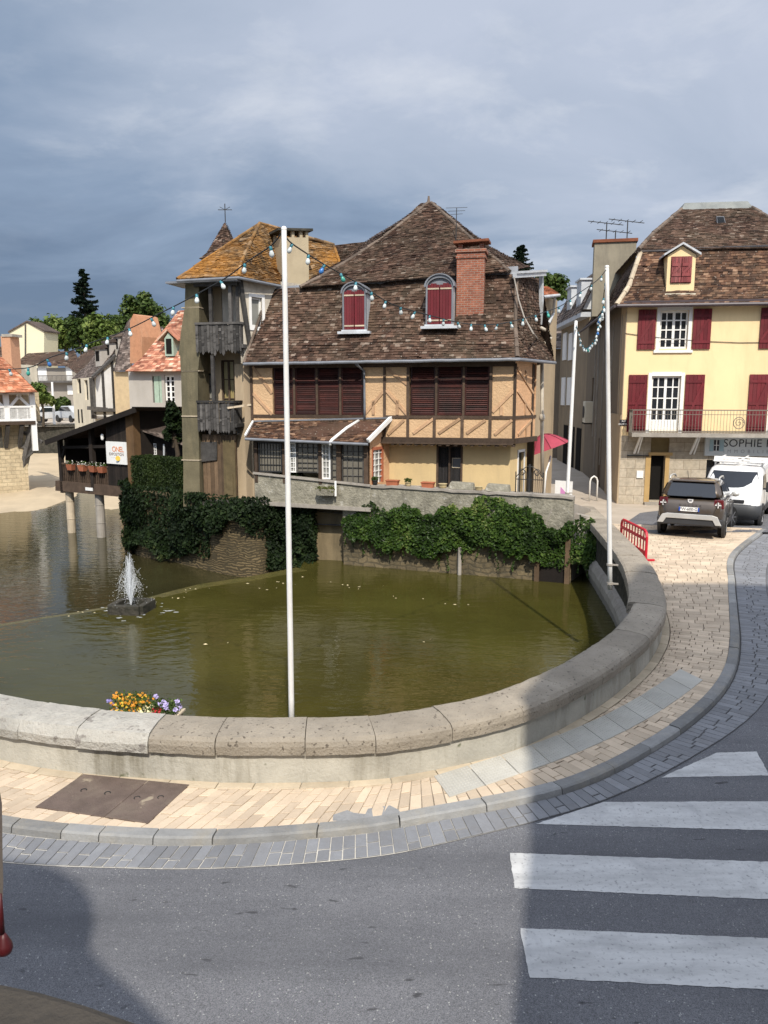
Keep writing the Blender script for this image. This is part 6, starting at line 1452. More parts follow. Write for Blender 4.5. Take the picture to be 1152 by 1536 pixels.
g = MB(); g.pb(YH, 1064.5, 659.5, 1070, 677, -.165, -.15); g.pb(YH, 1079.5, 659.5, 1086, 677, -.165, -.15); mesh('logo_shutter', g, plain('logo_blue', (.27, .37, .4), .6), sg, per=1)
g = MB(); g.pb(YH, 1071, 660, 1078.7, 676, -.165, -.15); q = mesh('logo_window', g, lb_, sg); g = MB(); g.pb(YH, 1074.3, 660, 1075.3, 676, -.17, -.165); g.pb(YH, 1071, 667.4, 1078.7, 668.4, -.17, -.165); mesh('logo_bar', g, m['white'], q)
g = MB(); p = YS.W(.9, -.05, 0); g.pb(YH, 929.5, 629.5, 944.5, 638.5, -.03, 0); ss = mesh('street_sign', g, plain('sign_enamel', (.02, .02, .025), .3), yh)
ZS_ = yz(937, 634); g = MB(); g.text('RUE', .09, YH.W(yx(937), -.033, ZS_+.06), YH.s, (0, 0, 1)); g.text('DU PONT', .09, YH.W(yx(937), -.033, ZS_-.06), YH.s, (0, 0, 1)); 
ss['label'] = 'small black street name plate'
mesh('street_name', g, m['white'], ss)
# mansard and upper roof
g = MB(); e0, e1 = YH.P(925, 457.5, -.4), YH.P(1300, 452, -.4); d0, d1 = YH.P(961, 378, 1.0), YH.P(1300, 366, 1.0); k0, k1 = YH.P(943, 430, .15), YH.P(1300, 424, .15)
curvetiles(g, [(e0, e1), (k0, k1), (d0, d1)], rowh=.13, tw=.18)
sE = YS.W(12.4, -.4, e0.z); sD = YS.W(12.4, 1.0, d0.z); sK = YS.W(12.4, .15, k0.z)
mesh('mansard_roof', g, m['tile_red'], yh)
g = MB(); curvetiles(g, [(sE, e0), (sK, k0), (sD, d0)], face=(-1, 0, .5), rowh=.15, tw=.2); mesh('alley_side_roof', g, m['tile'], yh)
g = MB(); g.ridge(e0, k0, .1); g.ridge(k0, d0, .1); mesh('hip_stone', g, m['palestone'], yh)
g = MB(); N = 20; g.tube([lerp(e0, e1, i/N)+V((0, -.06, -.04)) for i in range(N+1)], .07, 8); g.tube([lerp(e0, sE, i/N)+V((-.06, 0, -.04)) for i in range(N+1)], .06, 8); g.fb(YH, -.2, YH.L, -.36, 0.0, zeY+.02, zeY+.1); mesh('eaves_gutter', g, plain('dark_brown_gutter', (.05, .035, .04), .5), yh)
g = MB(); f0, f1 = YH.P(958, 374, .85), YH.P(1300, 362, .85); g.hexa([d0-YH.n*.05, d1-YH.n*.05, d1+YH.n*.3, d0+YH.n*.3], [f0, f1, f1+YH.n*.4, f0+YH.n*.4]); mesh('zinc_band', g, m['palezinc'], yh)
g = MB(); t0_, t1_ = YH.P(1022, 314, 4.0), YH.P(1128, 311, 4.0); f1b = YH.P(1215, 372, .85)
q0, q1 = YH.P(980, 350, 1.9), YH.P(1180, 344, 1.9)
curvetiles(g, [(f0, f1b), (q0, q1), (t0_, t1_)], rowh=.14, tw=.18)
bl_ = f0+YH.n*11; curvetiles(g, [(bl_, f0), (lerp(bl_, t0_, .4)+YH.n*2, q0), (t0_+YH.n*3.5, t0_)], face=(-1, 0, .6), rowh=.16, tw=.2)
curvetiles(g, [(f1b, f1b+YH.n*11), (q1, q1+YH.n*9), (t1_, t1_+YH.n*3.5)], face=(1, 0, .6), rowh=.16, tw=.2)
mesh('upper_roof', g, m['tile'], yh)
g = MB(); g.ridge(f0, q0, .09); g.ridge(q0, t0_, .09); mesh('hip_ridge', g, m['mortar'], yh); g = MB(); g.ridge(f1b, q1, .09); g.ridge(q1, t1_, .09); mesh('hip_ridge', g, m['mortar'], yh)
g = MB(); a, b = YH.P(1022, 313, 3.9), YH.P(1130, 310, 3.9); tm = (a+b)/2
c_, d_ = a+YH.n*3.6, b+YH.n*3.6; u = V((0, 0, .28)); ins = lambda p: lerp(p, (a+b+c_+d_)/4, .12)+u
g.hexa([a-V((0, 0, .05)), b-V((0, 0, .05)), d_-V((0, 0, .05)), c_-V((0, 0, .05))], [ins(a), ins(b), ins(d_), ins(c_)]); top = (a+b+c_+d_)/4+V((0, 0, .6)); g.add([ins(a), ins(b), ins(d_), ins(c_), top-YH.s*.9, top+YH.s*.9], [(0, 1, 5, 4), (1, 2, 5), (2, 3, 4, 5), (3, 0, 4)])
mesh('zinc_cap', g, mat('weathered_zinc_cap', (.2, .21, .2), .3, 2, dirt=(.32, .32, .28), dirtamt=.5), yh)
g = MB(); q = [YH.P(x, y, 2.75) for x, y in ((1074, 338), (1087, 338), (1084, 326), (1073, 326))]; nn = (q[1]-q[0]).cross(q[3]-q[0]).normalized(); nn = nn if nn.y < 0 else -nn
g.prism([p+nn*.05 for p in q], nn*.14); sk = mesh('skylight', g, m['zinc'], yh); g = MB(); cc = sum(q, V())/4; g.prism([lerp(p, cc, .14)+nn*.19 for p in q], nn*.01); mesh('pane', g, m['glass'], sk)
g = MB(); g.prism([lerp(q[0], q[3], -.25)+nn*.04, lerp(q[1], q[2], -.25)+nn*.04, q[1]+nn*.04, q[0]+nn*.04], nn*.05); mesh('flashing', g, m['white'], sk)
# yellow dormers
def ydormer(ofs):
    t = -.02; s0, s1 = yx(990, t)+ofs, yx(1031, t)+ofs; z0, z1, z2 = yz(1010, 440, t), yz(1010, 385, t), yz(1010, 370, t); c = (s0+s1)/2
    g = MB(); g.fp(YH, [(s0, z0-.1), (s1, z0-.1), (s1, z1+.05), (c, z2+.02), (s0, z1+.05)], t, 1.6, .5); d = mesh('dormer', g, m['yellow'], yh)
    g = MB()
    for sg_ in (-1, 1):
        e = s1-c+.16; w = YH.W; g.hexa([w(c, t-.16, z2+.06), w(c+sg_*e, t-.16, z1+.02), w(c+sg_*e, 1.8, z1+.02), w(c, 1.8, z2+.06)], [w(c, t-.16, z2+.14), w(c+sg_*e, t-.16, z1+.1), w(c+sg_*e, 1.8, z1+.1), w(c, 1.8, z2+.14)])
    mesh('dormer_roof', g, m['palezinc'], d)
    g = MB(); w0, w1 = s0+.13, s1-.13; zz0, zz1 = yz(1010, 425, t), z1-.0
    g.fb(YH, w0, w1, t-.02, t+.02, zz0, zz1); mesh('frame', g, m['fadedshut'], d)
    for a, b in ((w0+.02, c-.01), (c+.01, w1-.02)): zs = zshutter(a, b, zz0+.03, zz1-.05, m['fadedshut'], par=d, t=-.1)
    g = MB(); g.fb(YH, s0-.05, s1+.05, t-.12, t, z0-.1, z0-.02); mesh('sill', g, m['cream'], d)
ydormer(0); ydormer(dd)
# rendered chimney and aerials
CH = pxfr(883, 38, 944, 37.6); g = MB(); zc = CH.px(900, 364)[1]; g.fb(CH, 0, CH.L, 0, 1.1, zc-3.4, zc); cm = mesh('stack', g, mat('stained_grey_render', (.26, .23, .17), .2, 1.5, dirt=(.12, .11, .09), dirtamt=.7, streak=True), yh)
g = MB(); g.fb(CH, -.08, CH.L+.06, -.08, 1.18, zc, zc+.14); mesh('chimney_cap', g, m['rust'], cm)
g = MB()
for u, h_ in ((.28, .95), (.78, 1.0), (.5, .55)):
    p = CH.W(CH.L*u, .3, zc); g.cyl(p, p+V((0, 0, h_)), .025, n=6)
    q = p+V((0, 0, h_-.04)); g.bar(q+V((-.9, 0, .12)), q+V((.85, .2, -.02)), .03)
    for i in range(5): r_ = q+V((-.7+i*.33, 0, .08-.02*i)); g.bar(r_-V((0, .28, 0)), r_+V((0, .28, 0)), .018)
solo('roof_aerial', g, m['iron'], 'old television aerials on the grey rendered chimney', 'aerial')
# air conditioner on the alley wall
def yspos(px): 
    d = ray(px, 600); k = (YS.o-CAM).dot(YS.n)/d.dot(YS.n); return (CAM+d*k-YS.o).dot(YS.s)
s_ = yspos(889); p = YS.W(s_, -.28, 0); d = (p-CAM).to_2d().length; pz = at(889, 618, p.y).z
ac = thing('air_conditioner', 'beige air conditioning unit high on the alley wall', 'air conditioner', p+V((0, 0, pz-.5)))
g = MB(); g.fb(YS, s_-.5, s_+.5, -.42, -.02, pz-.55, pz+.55); mesh('casing', g, m['cream'], ac, bev=.02)
g = MB(); g.lathe(V((0, 0, 0)), [(.001, 0), (.3, .01), (.33, .03)], 18); c = YS.W(s_, -.43, pz); Mr = V((0, 0, 1)).rotation_difference(-YS.n).to_matrix(); g.v = [Mr@v+c for v in g.v]; mesh('fan_grille', g, m['iron'], ac)
g = MB(); g.fb(YS, s_-.45, s_-.4, -.45, 0, pz-.62, pz-.55); g.fb(YS, s_+.4, s_+.45, -.45, 0, pz-.62, pz-.55); mesh('bracket', g, m['iron'], ac, per=1)
g = MB(); b = onz(884, 752, zq(27)); b2_ = b+V((.32, .05, 0)); g.tube([b, b+V((0, 0, .85)), b+V((.05, 0, .98)), (b+b2_)/2+V((0, 0, 1.05)), b2_+V((-.05, 0, .98)), b2_+V((0, 0, .85)), b2_], .035, 8); solo('hoop_bollard', g, m['polewhite'], 'pale tubular hoop bollard at the mouth of the alley', 'bollard', smooth=True)
g = MB(); mp_ = onz(920, 741, ZB); g.box(mp_+V((0, .1, .55)), (.28, .28, 1.1)); g.box(mp_+V((0, .1, 1.12)), (.34, .34, .05)); solo('waste_bin', g, m['iron'], 'narrow black street bin against the alley wall', 'bin', bev=.01)
# neighbours along the alley
def nb(name, label, fr, z0, z1, wm): 
    o = thing(name, label, 'house', fr.W(fr.L/2, .5, z0)); return o
NA = Fr((11.3, 43.4), (11.75, 52)); NA.n = V((NA.s.y, -NA.s.x, 0)); no = nb('alley_house', 'tan house further up the alley with white shutters and slate-hung dormers', NA, ZB, 8, 0)
def nas(px, py):
    d = ray(px, py); k = (NA.o-CAM).dot(NA.n)/d.dot(NA.n); q = CAM+d*k; return (q-NA.o).dot(NA.s), q.z
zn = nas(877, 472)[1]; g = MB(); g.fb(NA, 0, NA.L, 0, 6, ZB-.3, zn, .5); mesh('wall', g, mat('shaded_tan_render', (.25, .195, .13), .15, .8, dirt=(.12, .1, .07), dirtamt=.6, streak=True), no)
g = MB(); 
for px in (857, 848):
    a = nas(px+2.5, 520)[0]; g.fb(NA, a, a+1.2, -.07, 0, nas(px, 540)[1], nas(px, 500)[1]); g.fb(NA, a, a+1.2, -.07, 0, nas(px, 608)[1], nas(px, 566)[1])
mesh('white_shutter', g, m['white'], no, per=1)
g = MB(); g.fb(NA, -.2, NA.L, -.5, .05, zn-.25, zn); mesh('eaves_board', g, m['palezinc'], no)
g = MB(); curvetiles(g, [(NA.W(NA.L, -.5, zn), NA.W(-.3, -.5, zn)), (NA.W(NA.L, .6, zn+2.4), NA.W(-.3, .6, zn+2.4)), (NA.W(NA.L, 4, zn+4), NA.W(-.3, 4, zn+4))], face=(-1, -.1, .6), rowh=.2, tw=.25); mesh('slate_roof', g, m['tile_grey'], no)
for s in (1.2, 4.2): g = MB(); g.fb(NA, s, s+1.3, -.25, 2, zn+.3, zn+1.9); g.fb(NA, s-.1, s+1.4, -.35, 2, zn+1.9, zn+2.0); mesh('dormer', g, m['palezinc'], no)
AE = Fr((5.4, 57), (12.5, 53)); ae = nb('alley_end_house', 'shadowed house closing the end of the alley behind the parasol', AE, ZB, 8, 0)
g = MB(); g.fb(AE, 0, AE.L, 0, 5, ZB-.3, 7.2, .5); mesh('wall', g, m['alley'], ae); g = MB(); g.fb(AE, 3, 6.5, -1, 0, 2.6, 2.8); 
for i in range(24): g.fb(AE, 3+i*.15, 3.03+i*.15, -1, -.96, 2.8, 3.7)
g.fb(AE, 3, 6.5, -1.02, -.95, 3.7, 3.77); mesh('balcony', g, m['brownwood'], ae); g = MB(); g.tiles(AE.W(-.5, -.6, 7.2), AE.W(AE.L, -.6, 7.2), AE.W(AE.L, 4, 10), AE.W(-.5, 4, 10), rowh=.25, tw=.3); mesh('roof', g, m['tile_grey'], ae)
g = MB(); g.fb(AE, 3.4, 4.4, -.03, 0, 2.8, 5); g.fb(AE, 5, 6, -.03, 0, 0, 2.2); g.fb(AE, 5, 5.8, -.03, 0, 4.6, 6.2); mesh('opening', g, m['dark'], ae, per=1)
BX = pxfr(812, 31, 838, 33); bx = thing('orange_eaves_house', 'house corner behind the timbered house with a strip of orange tiled eaves', 'house', BX.W(.4, 1, ZB))
g = MB(); g.fb(BX, -2.5, BX.L-.6, 0, 8, ZB, BX.px(820, 445)[1], .5); mesh('wall', g, m['tan'], bx); g = MB(); g.tiles(BX.P(790, 446, -.5), BX.P(838, 441, -.5), BX.P(822, 430, 1.2), BX.P(800, 428, 1.2), rowh=.2); mesh('orange_eaves', g, m['tile_new'], bx)
g = MB(); g.tube([BX.P(832, 446, -.3), BX.P(830, 470, -.1), BX.P(823, 485, -.1)], .06, 8); g.tube([BX.P(790, 448, -.5), BX.P(839, 443, -.5)], .06, 8); mesh('gutter', g, m['palezinc'], bx)
# shaded shop fronts at the foot of the alley
g = MB(); 
for s in (.8, 2.8, 5): g.fb(NA, s, s+1.3, -.04, 0, ZB, 2.2)
mesh('doorway', g, m['dark'], no, per=1)
# ------------------------------------------------------------------ vehicles
def ring(w, y0, y1, z, r=.3, n=5):
    P = []
    for cx, cy, a in ((w-r, y1-r, 0), (-w+r, y1-r, 90), (-w+r, y0+r, 180), (w-r, y0+r, 270)):
        for i in range(n): t = rad(a+90*i/(n-1)); P.append(V((cx+r*math.cos(t), cy+r*math.sin(t), z)))
    return P
def loft(g, rings, r=.5):
    n = len(rings[0]); P = [p for q in rings for p in q]
    fs = [(j*n+i, j*n+(i+1) % n, (j+1)*n+(i+1) % n, (j+1)*n+i) for j in range(len(rings)-1) for i in range(n)]
    fs += [tuple(range(n-1, -1, -1)), tuple((len(rings)-1)*n+i for i in range(n))]; g.add(P, fs, r)
m['tyre'] = plain('tyre', (.015, .015, .015), .9, spec=.2); m['alloy'] = plain('alloy', (.32, .32, .33), .35, .8); m['trim'] = plain('black_plastic_trim', (.025, .025, .027), .6)
m['silver'] = plain('satin_silver', (.5, .49, .46), .4, .3); m['taillamp'] = plain('tail_lamp', (.09, .008, .009), .15); m['lampwhite'] = plain('clear_lamp', (.7, .68, .66), .15)
m['carbrown'] = plain('bronze_car_paint', (.105, .081, .06), .28, .45, coat=.7); m['vanwhite'] = plain('white_van_paint', (.74, .74, .73), .25, 0, coat=.5)
m['carglass'] = plain('tinted_glass', (.012, .014, .018), .04, spec=.7)
def wheel(par, x, y, r, w, turn=0, spokes=7):
    sx = 1 if x > 0 else -1; Mz = Matrix.Rotation(turn, 3, 'Z'); c = V((x, y, r))
    def put(q): q.v = [Mz@v+c for v in q.v]; return q
    g = MB(); g.lathe((0, 0, 0), [(r*.6, -w/2), (r*.93, -w/2), (r, -w*.36), (r, w*.36), (r*.93, w/2), (r*.6, w/2)], 28); My = Matrix.Rotation(rad(90), 3, 'Y'); g.v = [My@v for v in g.v]; ty = mesh('wheel', put(g), m['tyre'], par, local=True, smooth=False)
    g = MB(); g.lathe((0, 0, 0), [(.02, w*.30), (r*.55, w*.28), (r*.66, w*.40), (r*.64, w*.46)], 24); g.v = [My@v*1 for v in g.v]
    for i in range(spokes): t = 6.283*i/spokes; g.bar(V((w*.38, 0, 0)), V((w*.44, math.cos(t)*r*.62, math.sin(t)*r*.62)), r*.16, .02)
    g.cyl((w*.3, 0, 0), (w*.46, 0, 0), r*.16)
    if sx < 0: g.v = [V((-v.x, v.y, v.z)) for v in g.v]
    mesh('rim', put(g), m['alloy'], ty, local=True)
cz = .12; suv = thing('parked_car', 'brown SUV parked on the square with its tail towards the pond', 'car', (9.72, 23.5, .02), None, rad(-28)); suv.rotation_euler.x = rad(-3.6)
g = MB(); loft(g, [ring(.78, -2.02, 2.0, .27), ring(.87, -2.13, 2.12, .4), ring(.9, -2.17, 2.17, .6), ring(.905, -2.15, 2.13, .84, .28), ring(.9, -2.1, 2.06, 1.0, .28), ring(.865, -2.04, 1.9, 1.1, .3)])
mesh('body', g, m['carbrown'], suv, local=True, smooth=True, sub=1)
g = MB(); loft(g, [ring(.86, -2.04, 1.05, 1.06, .28), ring(.82, -1.97, .82, 1.2, .26), ring(.73, -1.83, .35, 1.46, .24), ring(.665, -1.72, .12, 1.58, .24), ring(.55, -1.5, -.05, 1.635, .3)])
mesh('cabin', g, m['carbrown'], suv, local=True, smooth=True, sub=1)
def rearq(P, mt, nm, th=.02, par=suv, y=None, bev=0):
    g = MB(); g.prism([V(p) for p in P], (0, -th, 0)); return mesh(nm, g, mt, par, local=True, bev=bev)
def ry(z): return lerp(-1.99, -1.77, (z-1.13)/(1.53-1.13))
g = MB(); P = [(-.66, 1.15), (-.6, 1.13), (.6, 1.13), (.66, 1.15), (.585, 1.47), (.52, 1.53), (-.52, 1.53), (-.585, 1.47)]
g.prism([V((x, ry(z)-.028, z)) for x, z in P], (0, .03, 0)); mesh('rear_window', g, m['carglass'], suv, local=True)
g = MB(); g.prism([V((x, ry(1.13)-.05+0, z)) for x, z in ((-.12, 1.13), (.3, 1.13), (.3, 1.15), (-.12, 1.15))], (0, .02, 0)); mesh('wiper', g, m['trim'], suv, local=True)
g = MB(); g.hexa([V((-.6, -1.86, 1.55)), V((.6, -1.86, 1.55)), V((.62, -1.6, 1.58)), V((-.62, -1.6, 1.58))], [V((-.58, -1.85, 1.6)), V((.58, -1.85, 1.6)), V((.58, -1.6, 1.63)), V((-.58, -1.6, 1.63))]); mesh('roof_spoiler', g, m['carbrown'], suv, local=True, bev=.015)
for sx in (-1, 1):
    g = MB(); g.hexa([V((sx*.60, -2.15, .8)), V((sx*.89, -2.03, .82)), V((sx*.89, -1.95, .82)), V((sx*.6, -2.0, .8))], [V((sx*.62, -2.09, 1.08)), V((sx*.87, -1.97, 1.08)), V((sx*.85, -1.9, 1.08)), V((sx*.62, -1.95, 1.08))]); o = mesh('tail_light', g, m['taillamp'], suv, local=True, bev=.03)
    g = MB()
    c0 = V((sx*.735, -2.128, .93))
    for k in range(2):
        d = V((.1, .03*sx*0, 0)) if k == 0 else V((0, 0, .1)); g.bar(c0-d*.8, c0+d*.8, .028, .03)
    mesh('star_lamp', g, m['lampwhite'], o, local=True)
    g = MB(); g.tube([V((sx*.66, -1.55, 1.60)), V((sx*.67, -1.45, 1.68)), V((sx*.68, -.9, 1.71)), V((sx*.68, -.4, 1.7)), V((sx*.68, -.1, 1.63))], .026, 8); mesh('roof_rail', g, m['silver'], suv, local=True, smooth=True)
    g = MB(); X = lambda z: sx*(lerp(.855, .715, (z-1.12)/.38)+.012)
    for ya, yb, yc, yd in ((-1.78, -1.2, -1.25, -1.62), (-1.14, -.2, -.22, -1.17), (-.13, .78, .33, -.15)):
        g.add([V((X(1.14), ya, 1.14)), V((X(1.14), yb, 1.14)), V((X(1.48), yc, 1.48)), V((X(1.48), yd, 1.48))], [(0, 1, 2, 3)])
    mesh('side_window', g, m['carglass'], suv, local=True)
    g = MB(); g.ball((sx*1.0, .62, 1.13), (.12, .07, .085), 12, 8); g.bar((sx*.86, .6, 1.1), (sx*.95, .6, 1.11), .05); mesh('door_mirror', g, m['silver'] if sx > 0 else m['trim'], suv, local=True, smooth=True)
    for y in (-1.33, 1.34):
        g = MB(); g.cyl((sx*.83, y, .36), (sx*.918, y, .36), .455, .44, 30); g.v = [v for v in g.v]; mesh('wheel_arch', g, m['trim'], suv, local=True)
        wheel(suv, sx*.825, y, .345, .22, rad(-24) if y > 0 else 0)
    g = MB(); g.fb(Fr((0, -.9), (0, .9)), 0, 1.8, -.93 if sx < 0 else .89, -.89 if sx < 0 else .93, .3, .46); mesh('side_sill', g, m['trim'], suv, local=True)
    for y in (-1.18, -.17):
        g = MB(); g.bar((sx*.907, y, .42), (sx*.9, y, 1.08), .012, .008); g.bar((sx*.915, y+.12, .98), (sx*.915, y+.3, .985), .03, .03); mesh('door_handle', g, m['trim'], suv, local=True)
g = MB(); g.prism([V((x, -2.2, z)) for x, z in ((-.86, .3), (-.55, .32), (.55, .32), (.86, .3), (.88, .52), (.6, .56), (-.6, .56), (-.88, .52))], (0, .3, 0)); bu = mesh('rear_bumper', g, m['trim'], suv, local=True, bev=.03)
g = MB(); sp_ = [(-.86, .36), (-.70, .36), (-.62, .5), (.62, .5), (.70, .36), (.86, .36), (.74, .6), (.6, .64), (-.6, .64), (-.74, .6)]; g.prism([V((x, -2.235, z)) for x, z in sp_], (0, .08, 0)); mesh('skid_plate', g, m['silver'], bu, local=True, bev=.012)
g = MB(); g.box((-.02, -2.175, .775), (.54, .02, .12)); npl = mesh('number_plate', g, m['white'], suv, local=True)
g = MB(); g.text('FW-600-GJ', .115, (-.02, -2.188, .775), (1, 0, 0), (0, 0, 1), spacing=.95); mesh('plate_number', g, m['trim'], npl, local=True)
g = MB(); g.box((-.275, -2.19, .775), (.04, .006, .115)); g.box((.235, -2.19, .775), (.04, .006, .115)); mesh('plate_band', g, plain('plate_blue', (.02, .07, .35), .5), npl, local=True, per=1)
g = MB(); g.prism([V((x, -2.115, z)) for x, z in ((-.075, 1.06), (.075, 1.06), (.07, .99), (.03, .95), (-.03, .95), (-.07, .99))], (0, -.02, 0)); e_ = mesh('tailgate_badge', g, m['lampwhite'], suv, local=True); g = MB(); g.prism([V((x, -2.136, z)) for x, z in ((-.045, 1.04), (.045, 1.04), (.02, .985), (0, 1.01), (-.02, .985))], (0, -.004, 0)); mesh('badge_mark', g, m['alloy'], e_, local=True)
g = MB(); g.text('D U S T E R', .085, (0, -2.165, .88), (1, 0, 0), (0, 0, 1), spacing=1.4); mesh('tailgate_lettering', g, m['trim'], suv, local=True)
g = MB()
for P_ in ([(-.70, 1.09), (-.72, .9), (-.62, .66), (.62, .66), (.72, .9), (.70, 1.09)],):
    g.tube([V((x, -2.155-.02*(z < .8), z)) for x, z in P_], .007, 4)
mesh('tailgate_seam', g, m['trim'], suv, local=True)
g = MB(); g.cyl((-.2, -1.2, 1.63), (-.22, -1.3, 1.85), .008, n=6); mesh('antenna', g, m['trim'], suv, local=True)
# white van
van = thing('parked_van', 'white panel van with roof rack parked nose out before the shop sign', 'van', (12.78, 27.45, ZB), None, rad(148))
g = MB(); loft(g, [ring(.88, -2.42, 2.25, .3, .3), ring(.96, -2.46, 2.4, .5, .35), ring(.98, -2.47, 2.42, .8, .4), ring(.975, -2.47, 2.34, 1.0, .42), ring(.965, -2.47, 2.12, 1.15, .4), ring(.95, -2.46, 1.75, 1.27, .35), ring(.90, -2.44, 1.28, 1.62, .3), ring(.85, -2.42, .98, 1.86, .28), ring(.74, -2.36, .75, 1.96, .28)])
mesh('body', g, m['vanwhite'], van, local=True, smooth=True, sub=1)
fy = lambda z: lerp(1.80, 1.10, (z-1.25)/.55)
g = MB(); rows_ = [(1.24, .83), (1.4, .80), (1.6, .76), (1.78, .70)]; PP_ = []
for z, w_ in rows_:
    for i in range(9): x = lerp(-w_, w_, i/8); PP_.append(V((x, fy(z)+.035-.13*(x/.83)**2*1.2, z)))
g.add(PP_, [(j*9+i, j*9+i+1, j*9+i+10, j*9+i+9) for j in range(3) for i in range(8)]); mesh('windscreen', g, m['carglass'], van, local=True, smooth=True)
g = MB(); loft(g, [ring(.90, 1.2, 2.30, .28, .35), ring(.985, 1.3, 2.45, .5, .38), ring(.99, 1.5, 2.45, .72, .4), ring(.93, 1.6, 2.40, .80, .4)]); mesh('front_bumper', g, plain('grey_bumper_plastic', (.045, .047, .05), .6), van, local=True, smooth=True)
g = MB(); g.box((0, 2.38, .9), (1.0, .1, .1)); mesh('grille', g, m['trim'], van, local=True, bev=.02)
for sx in (-1, 1):
    g = MB(); g.hexa([V((sx*.5, 2.37, .88)), V((sx*.9, 2.1, .9)), V((sx*.9, 2.0, .9)), V((sx*.5, 2.2, .88))], [V((sx*.55, 2.28, 1.03)), V((sx*.93, 1.88, 1.16)), V((sx*.9, 1.8, 1.16)), V((sx*.55, 2.15, 1.03))]); mesh('headlight', g, m['lampwhite'], van, local=True, bev=.02)
    g = MB(); g.add([V((sx*.955, .45, 1.22)), V((sx*.955, 1.5, 1.24)), V((sx*.90, 1.05, 1.68)), V((sx*.905, .5, 1.7))], [(0, 1, 2, 3)]); mesh('side_window', g, m['carglass'], van, local=True)
    g = MB(); g.box((sx*1.12, 1.38, 1.32), (.2, .12, .34)); g.bar((sx*.94, 1.35, 1.25), (sx*1.08, 1.38, 1.25), .06); mesh('door_mirror', g, m['trim'], van, local=True, bev=.03)
    for y in (-1.55, 1.55): 
        g = MB(); g.cyl((sx*.9, y, .36), (sx*.992, y, .36), .43, .42, 28); mesh('wheel_arch', g, m['trim'], van, local=True); wheel(van, sx*.89, y, .34, .22, 0, 6)
    g = MB(); g.bar((sx*.992, -1.0, .55), (sx*.992, 1.05, .55), .03, .16); g.bar((sx*.985, .35, .45), (sx*.97, .4, 1.2), .012); mesh('side_moulding', g, m['trim'], van, local=True)
g = MB()
for y in (.4, -.7, -1.8): g.bar((-.8, y, 2.04), (.8, y, 2.04), .05, .05); g.bar((-.76, y, 1.9), (-.76, y, 2.04), .05); g.bar((.76, y, 1.9), (.76, y, 2.04), .05)
for x in (-.8, 0, .8): g.bar((x, -2.2, 2.08), (x, .6, 2.08), .04, .04)
mesh('roof_rack', g, m['white'], van, local=True)
for x, tx_ in ((.42, '--- -- -- ---'), (-.75, '---')):
    g = MB(); g.hexa([V((x-.42, .62, 2.06)), V((x+.36, .62, 2.06)), V((x+.36, .66, 2.06)), V((x-.42, .66, 2.06))], [V((x-.42, .57, 2.24)), V((x+.36, .57, 2.24)), V((x+.36, .61, 2.24)), V((x-.42, .61, 2.24))]); pl_ = mesh('rack_board', g, m['white'], van, local=True)
    g = MB(); g.text(tx_, .13, (x-.03, .655, 2.16), (-1, 0, 0), (0, 0, 1)); mesh('board_print', g, plain('grey_print', (.2, .2, .2), .6), pl_, local=True)
# ------------------------------------------------------------------ trees and the hill behind the town
g = MB(); nx = 40
for j in range(13):
    for i in range(nx+1):
        x = -260+i*560/nx; y = 112+j*16; k = max(0, min(1, (y-112)/90)); g.v.append(V((x, y, -1+k*k*(3-2*k)*(7+3*math.sin(x*.02+1)))))
for j in range(12):
    for i in range(nx): a = j*(nx+1)+i; g.f.append([a, a+1, a+nx+2, a+nx+1]); g.r.append(.5)
struct('hill', g, mat('hill_grass', (.05, .075, .02), .3, .1, bump=.5, bscale=2), smooth=True)
def broadleaf(label, px, py, Y, wpx, hpx, mt, n=3200, ls=.5, grp=None, gz=None):
    """crown centre at a surveyed point, crown width and height in the same survey"""
    c = at(px, py, Y); k = Y/F; rx, rz = wpx/2*k, hpx/2*k; gz = (c.z-rz*1.6 if gz is None else gz); b = V((c.x, c.y, gz))
    o = thing('tree', label, 'tree', b, grp); g = MB(); tr = max(.12, rx*.07)
    g.tube([b, lerp(b, c, .5)+V((R(-.2, .2), 0, 0)), c], [tr, tr*.75, tr*.35], 8)
    cl = []
    for i in range(int(18+rx*2)):
        d = V((R(-1, 1), R(-1, 1), R(-.85, 1))); 
        if d.length > 1: d.normalize()
        d = d*R(.55, 1); p = c+V((d.x*rx*.8, d.y*rx*.8, d.z*rz*.8)); cl.append((p, R(.28, .5)*min(rx, rz)))
        if i < 9: g.tube([lerp(b, c, .55+.4*random.random()), lerp(c, p, .5)+V((0, 0, .1*rz)), p], [tr*.4, tr*.22, tr*.08], 5)
    mesh('trunk', g, m['bark'], o); g = MB()
    for i in range(n):
        p, q = random.choice(cl); d = V((random.gauss(0, 1), random.gauss(0, 1), random.gauss(0, 1))).normalized()*q*R(.5, 1.12); g.leaf(p+d, ls, d.normalized()*.6+V((0, 0, .5)))
    mesh('crown', g, mt, o)
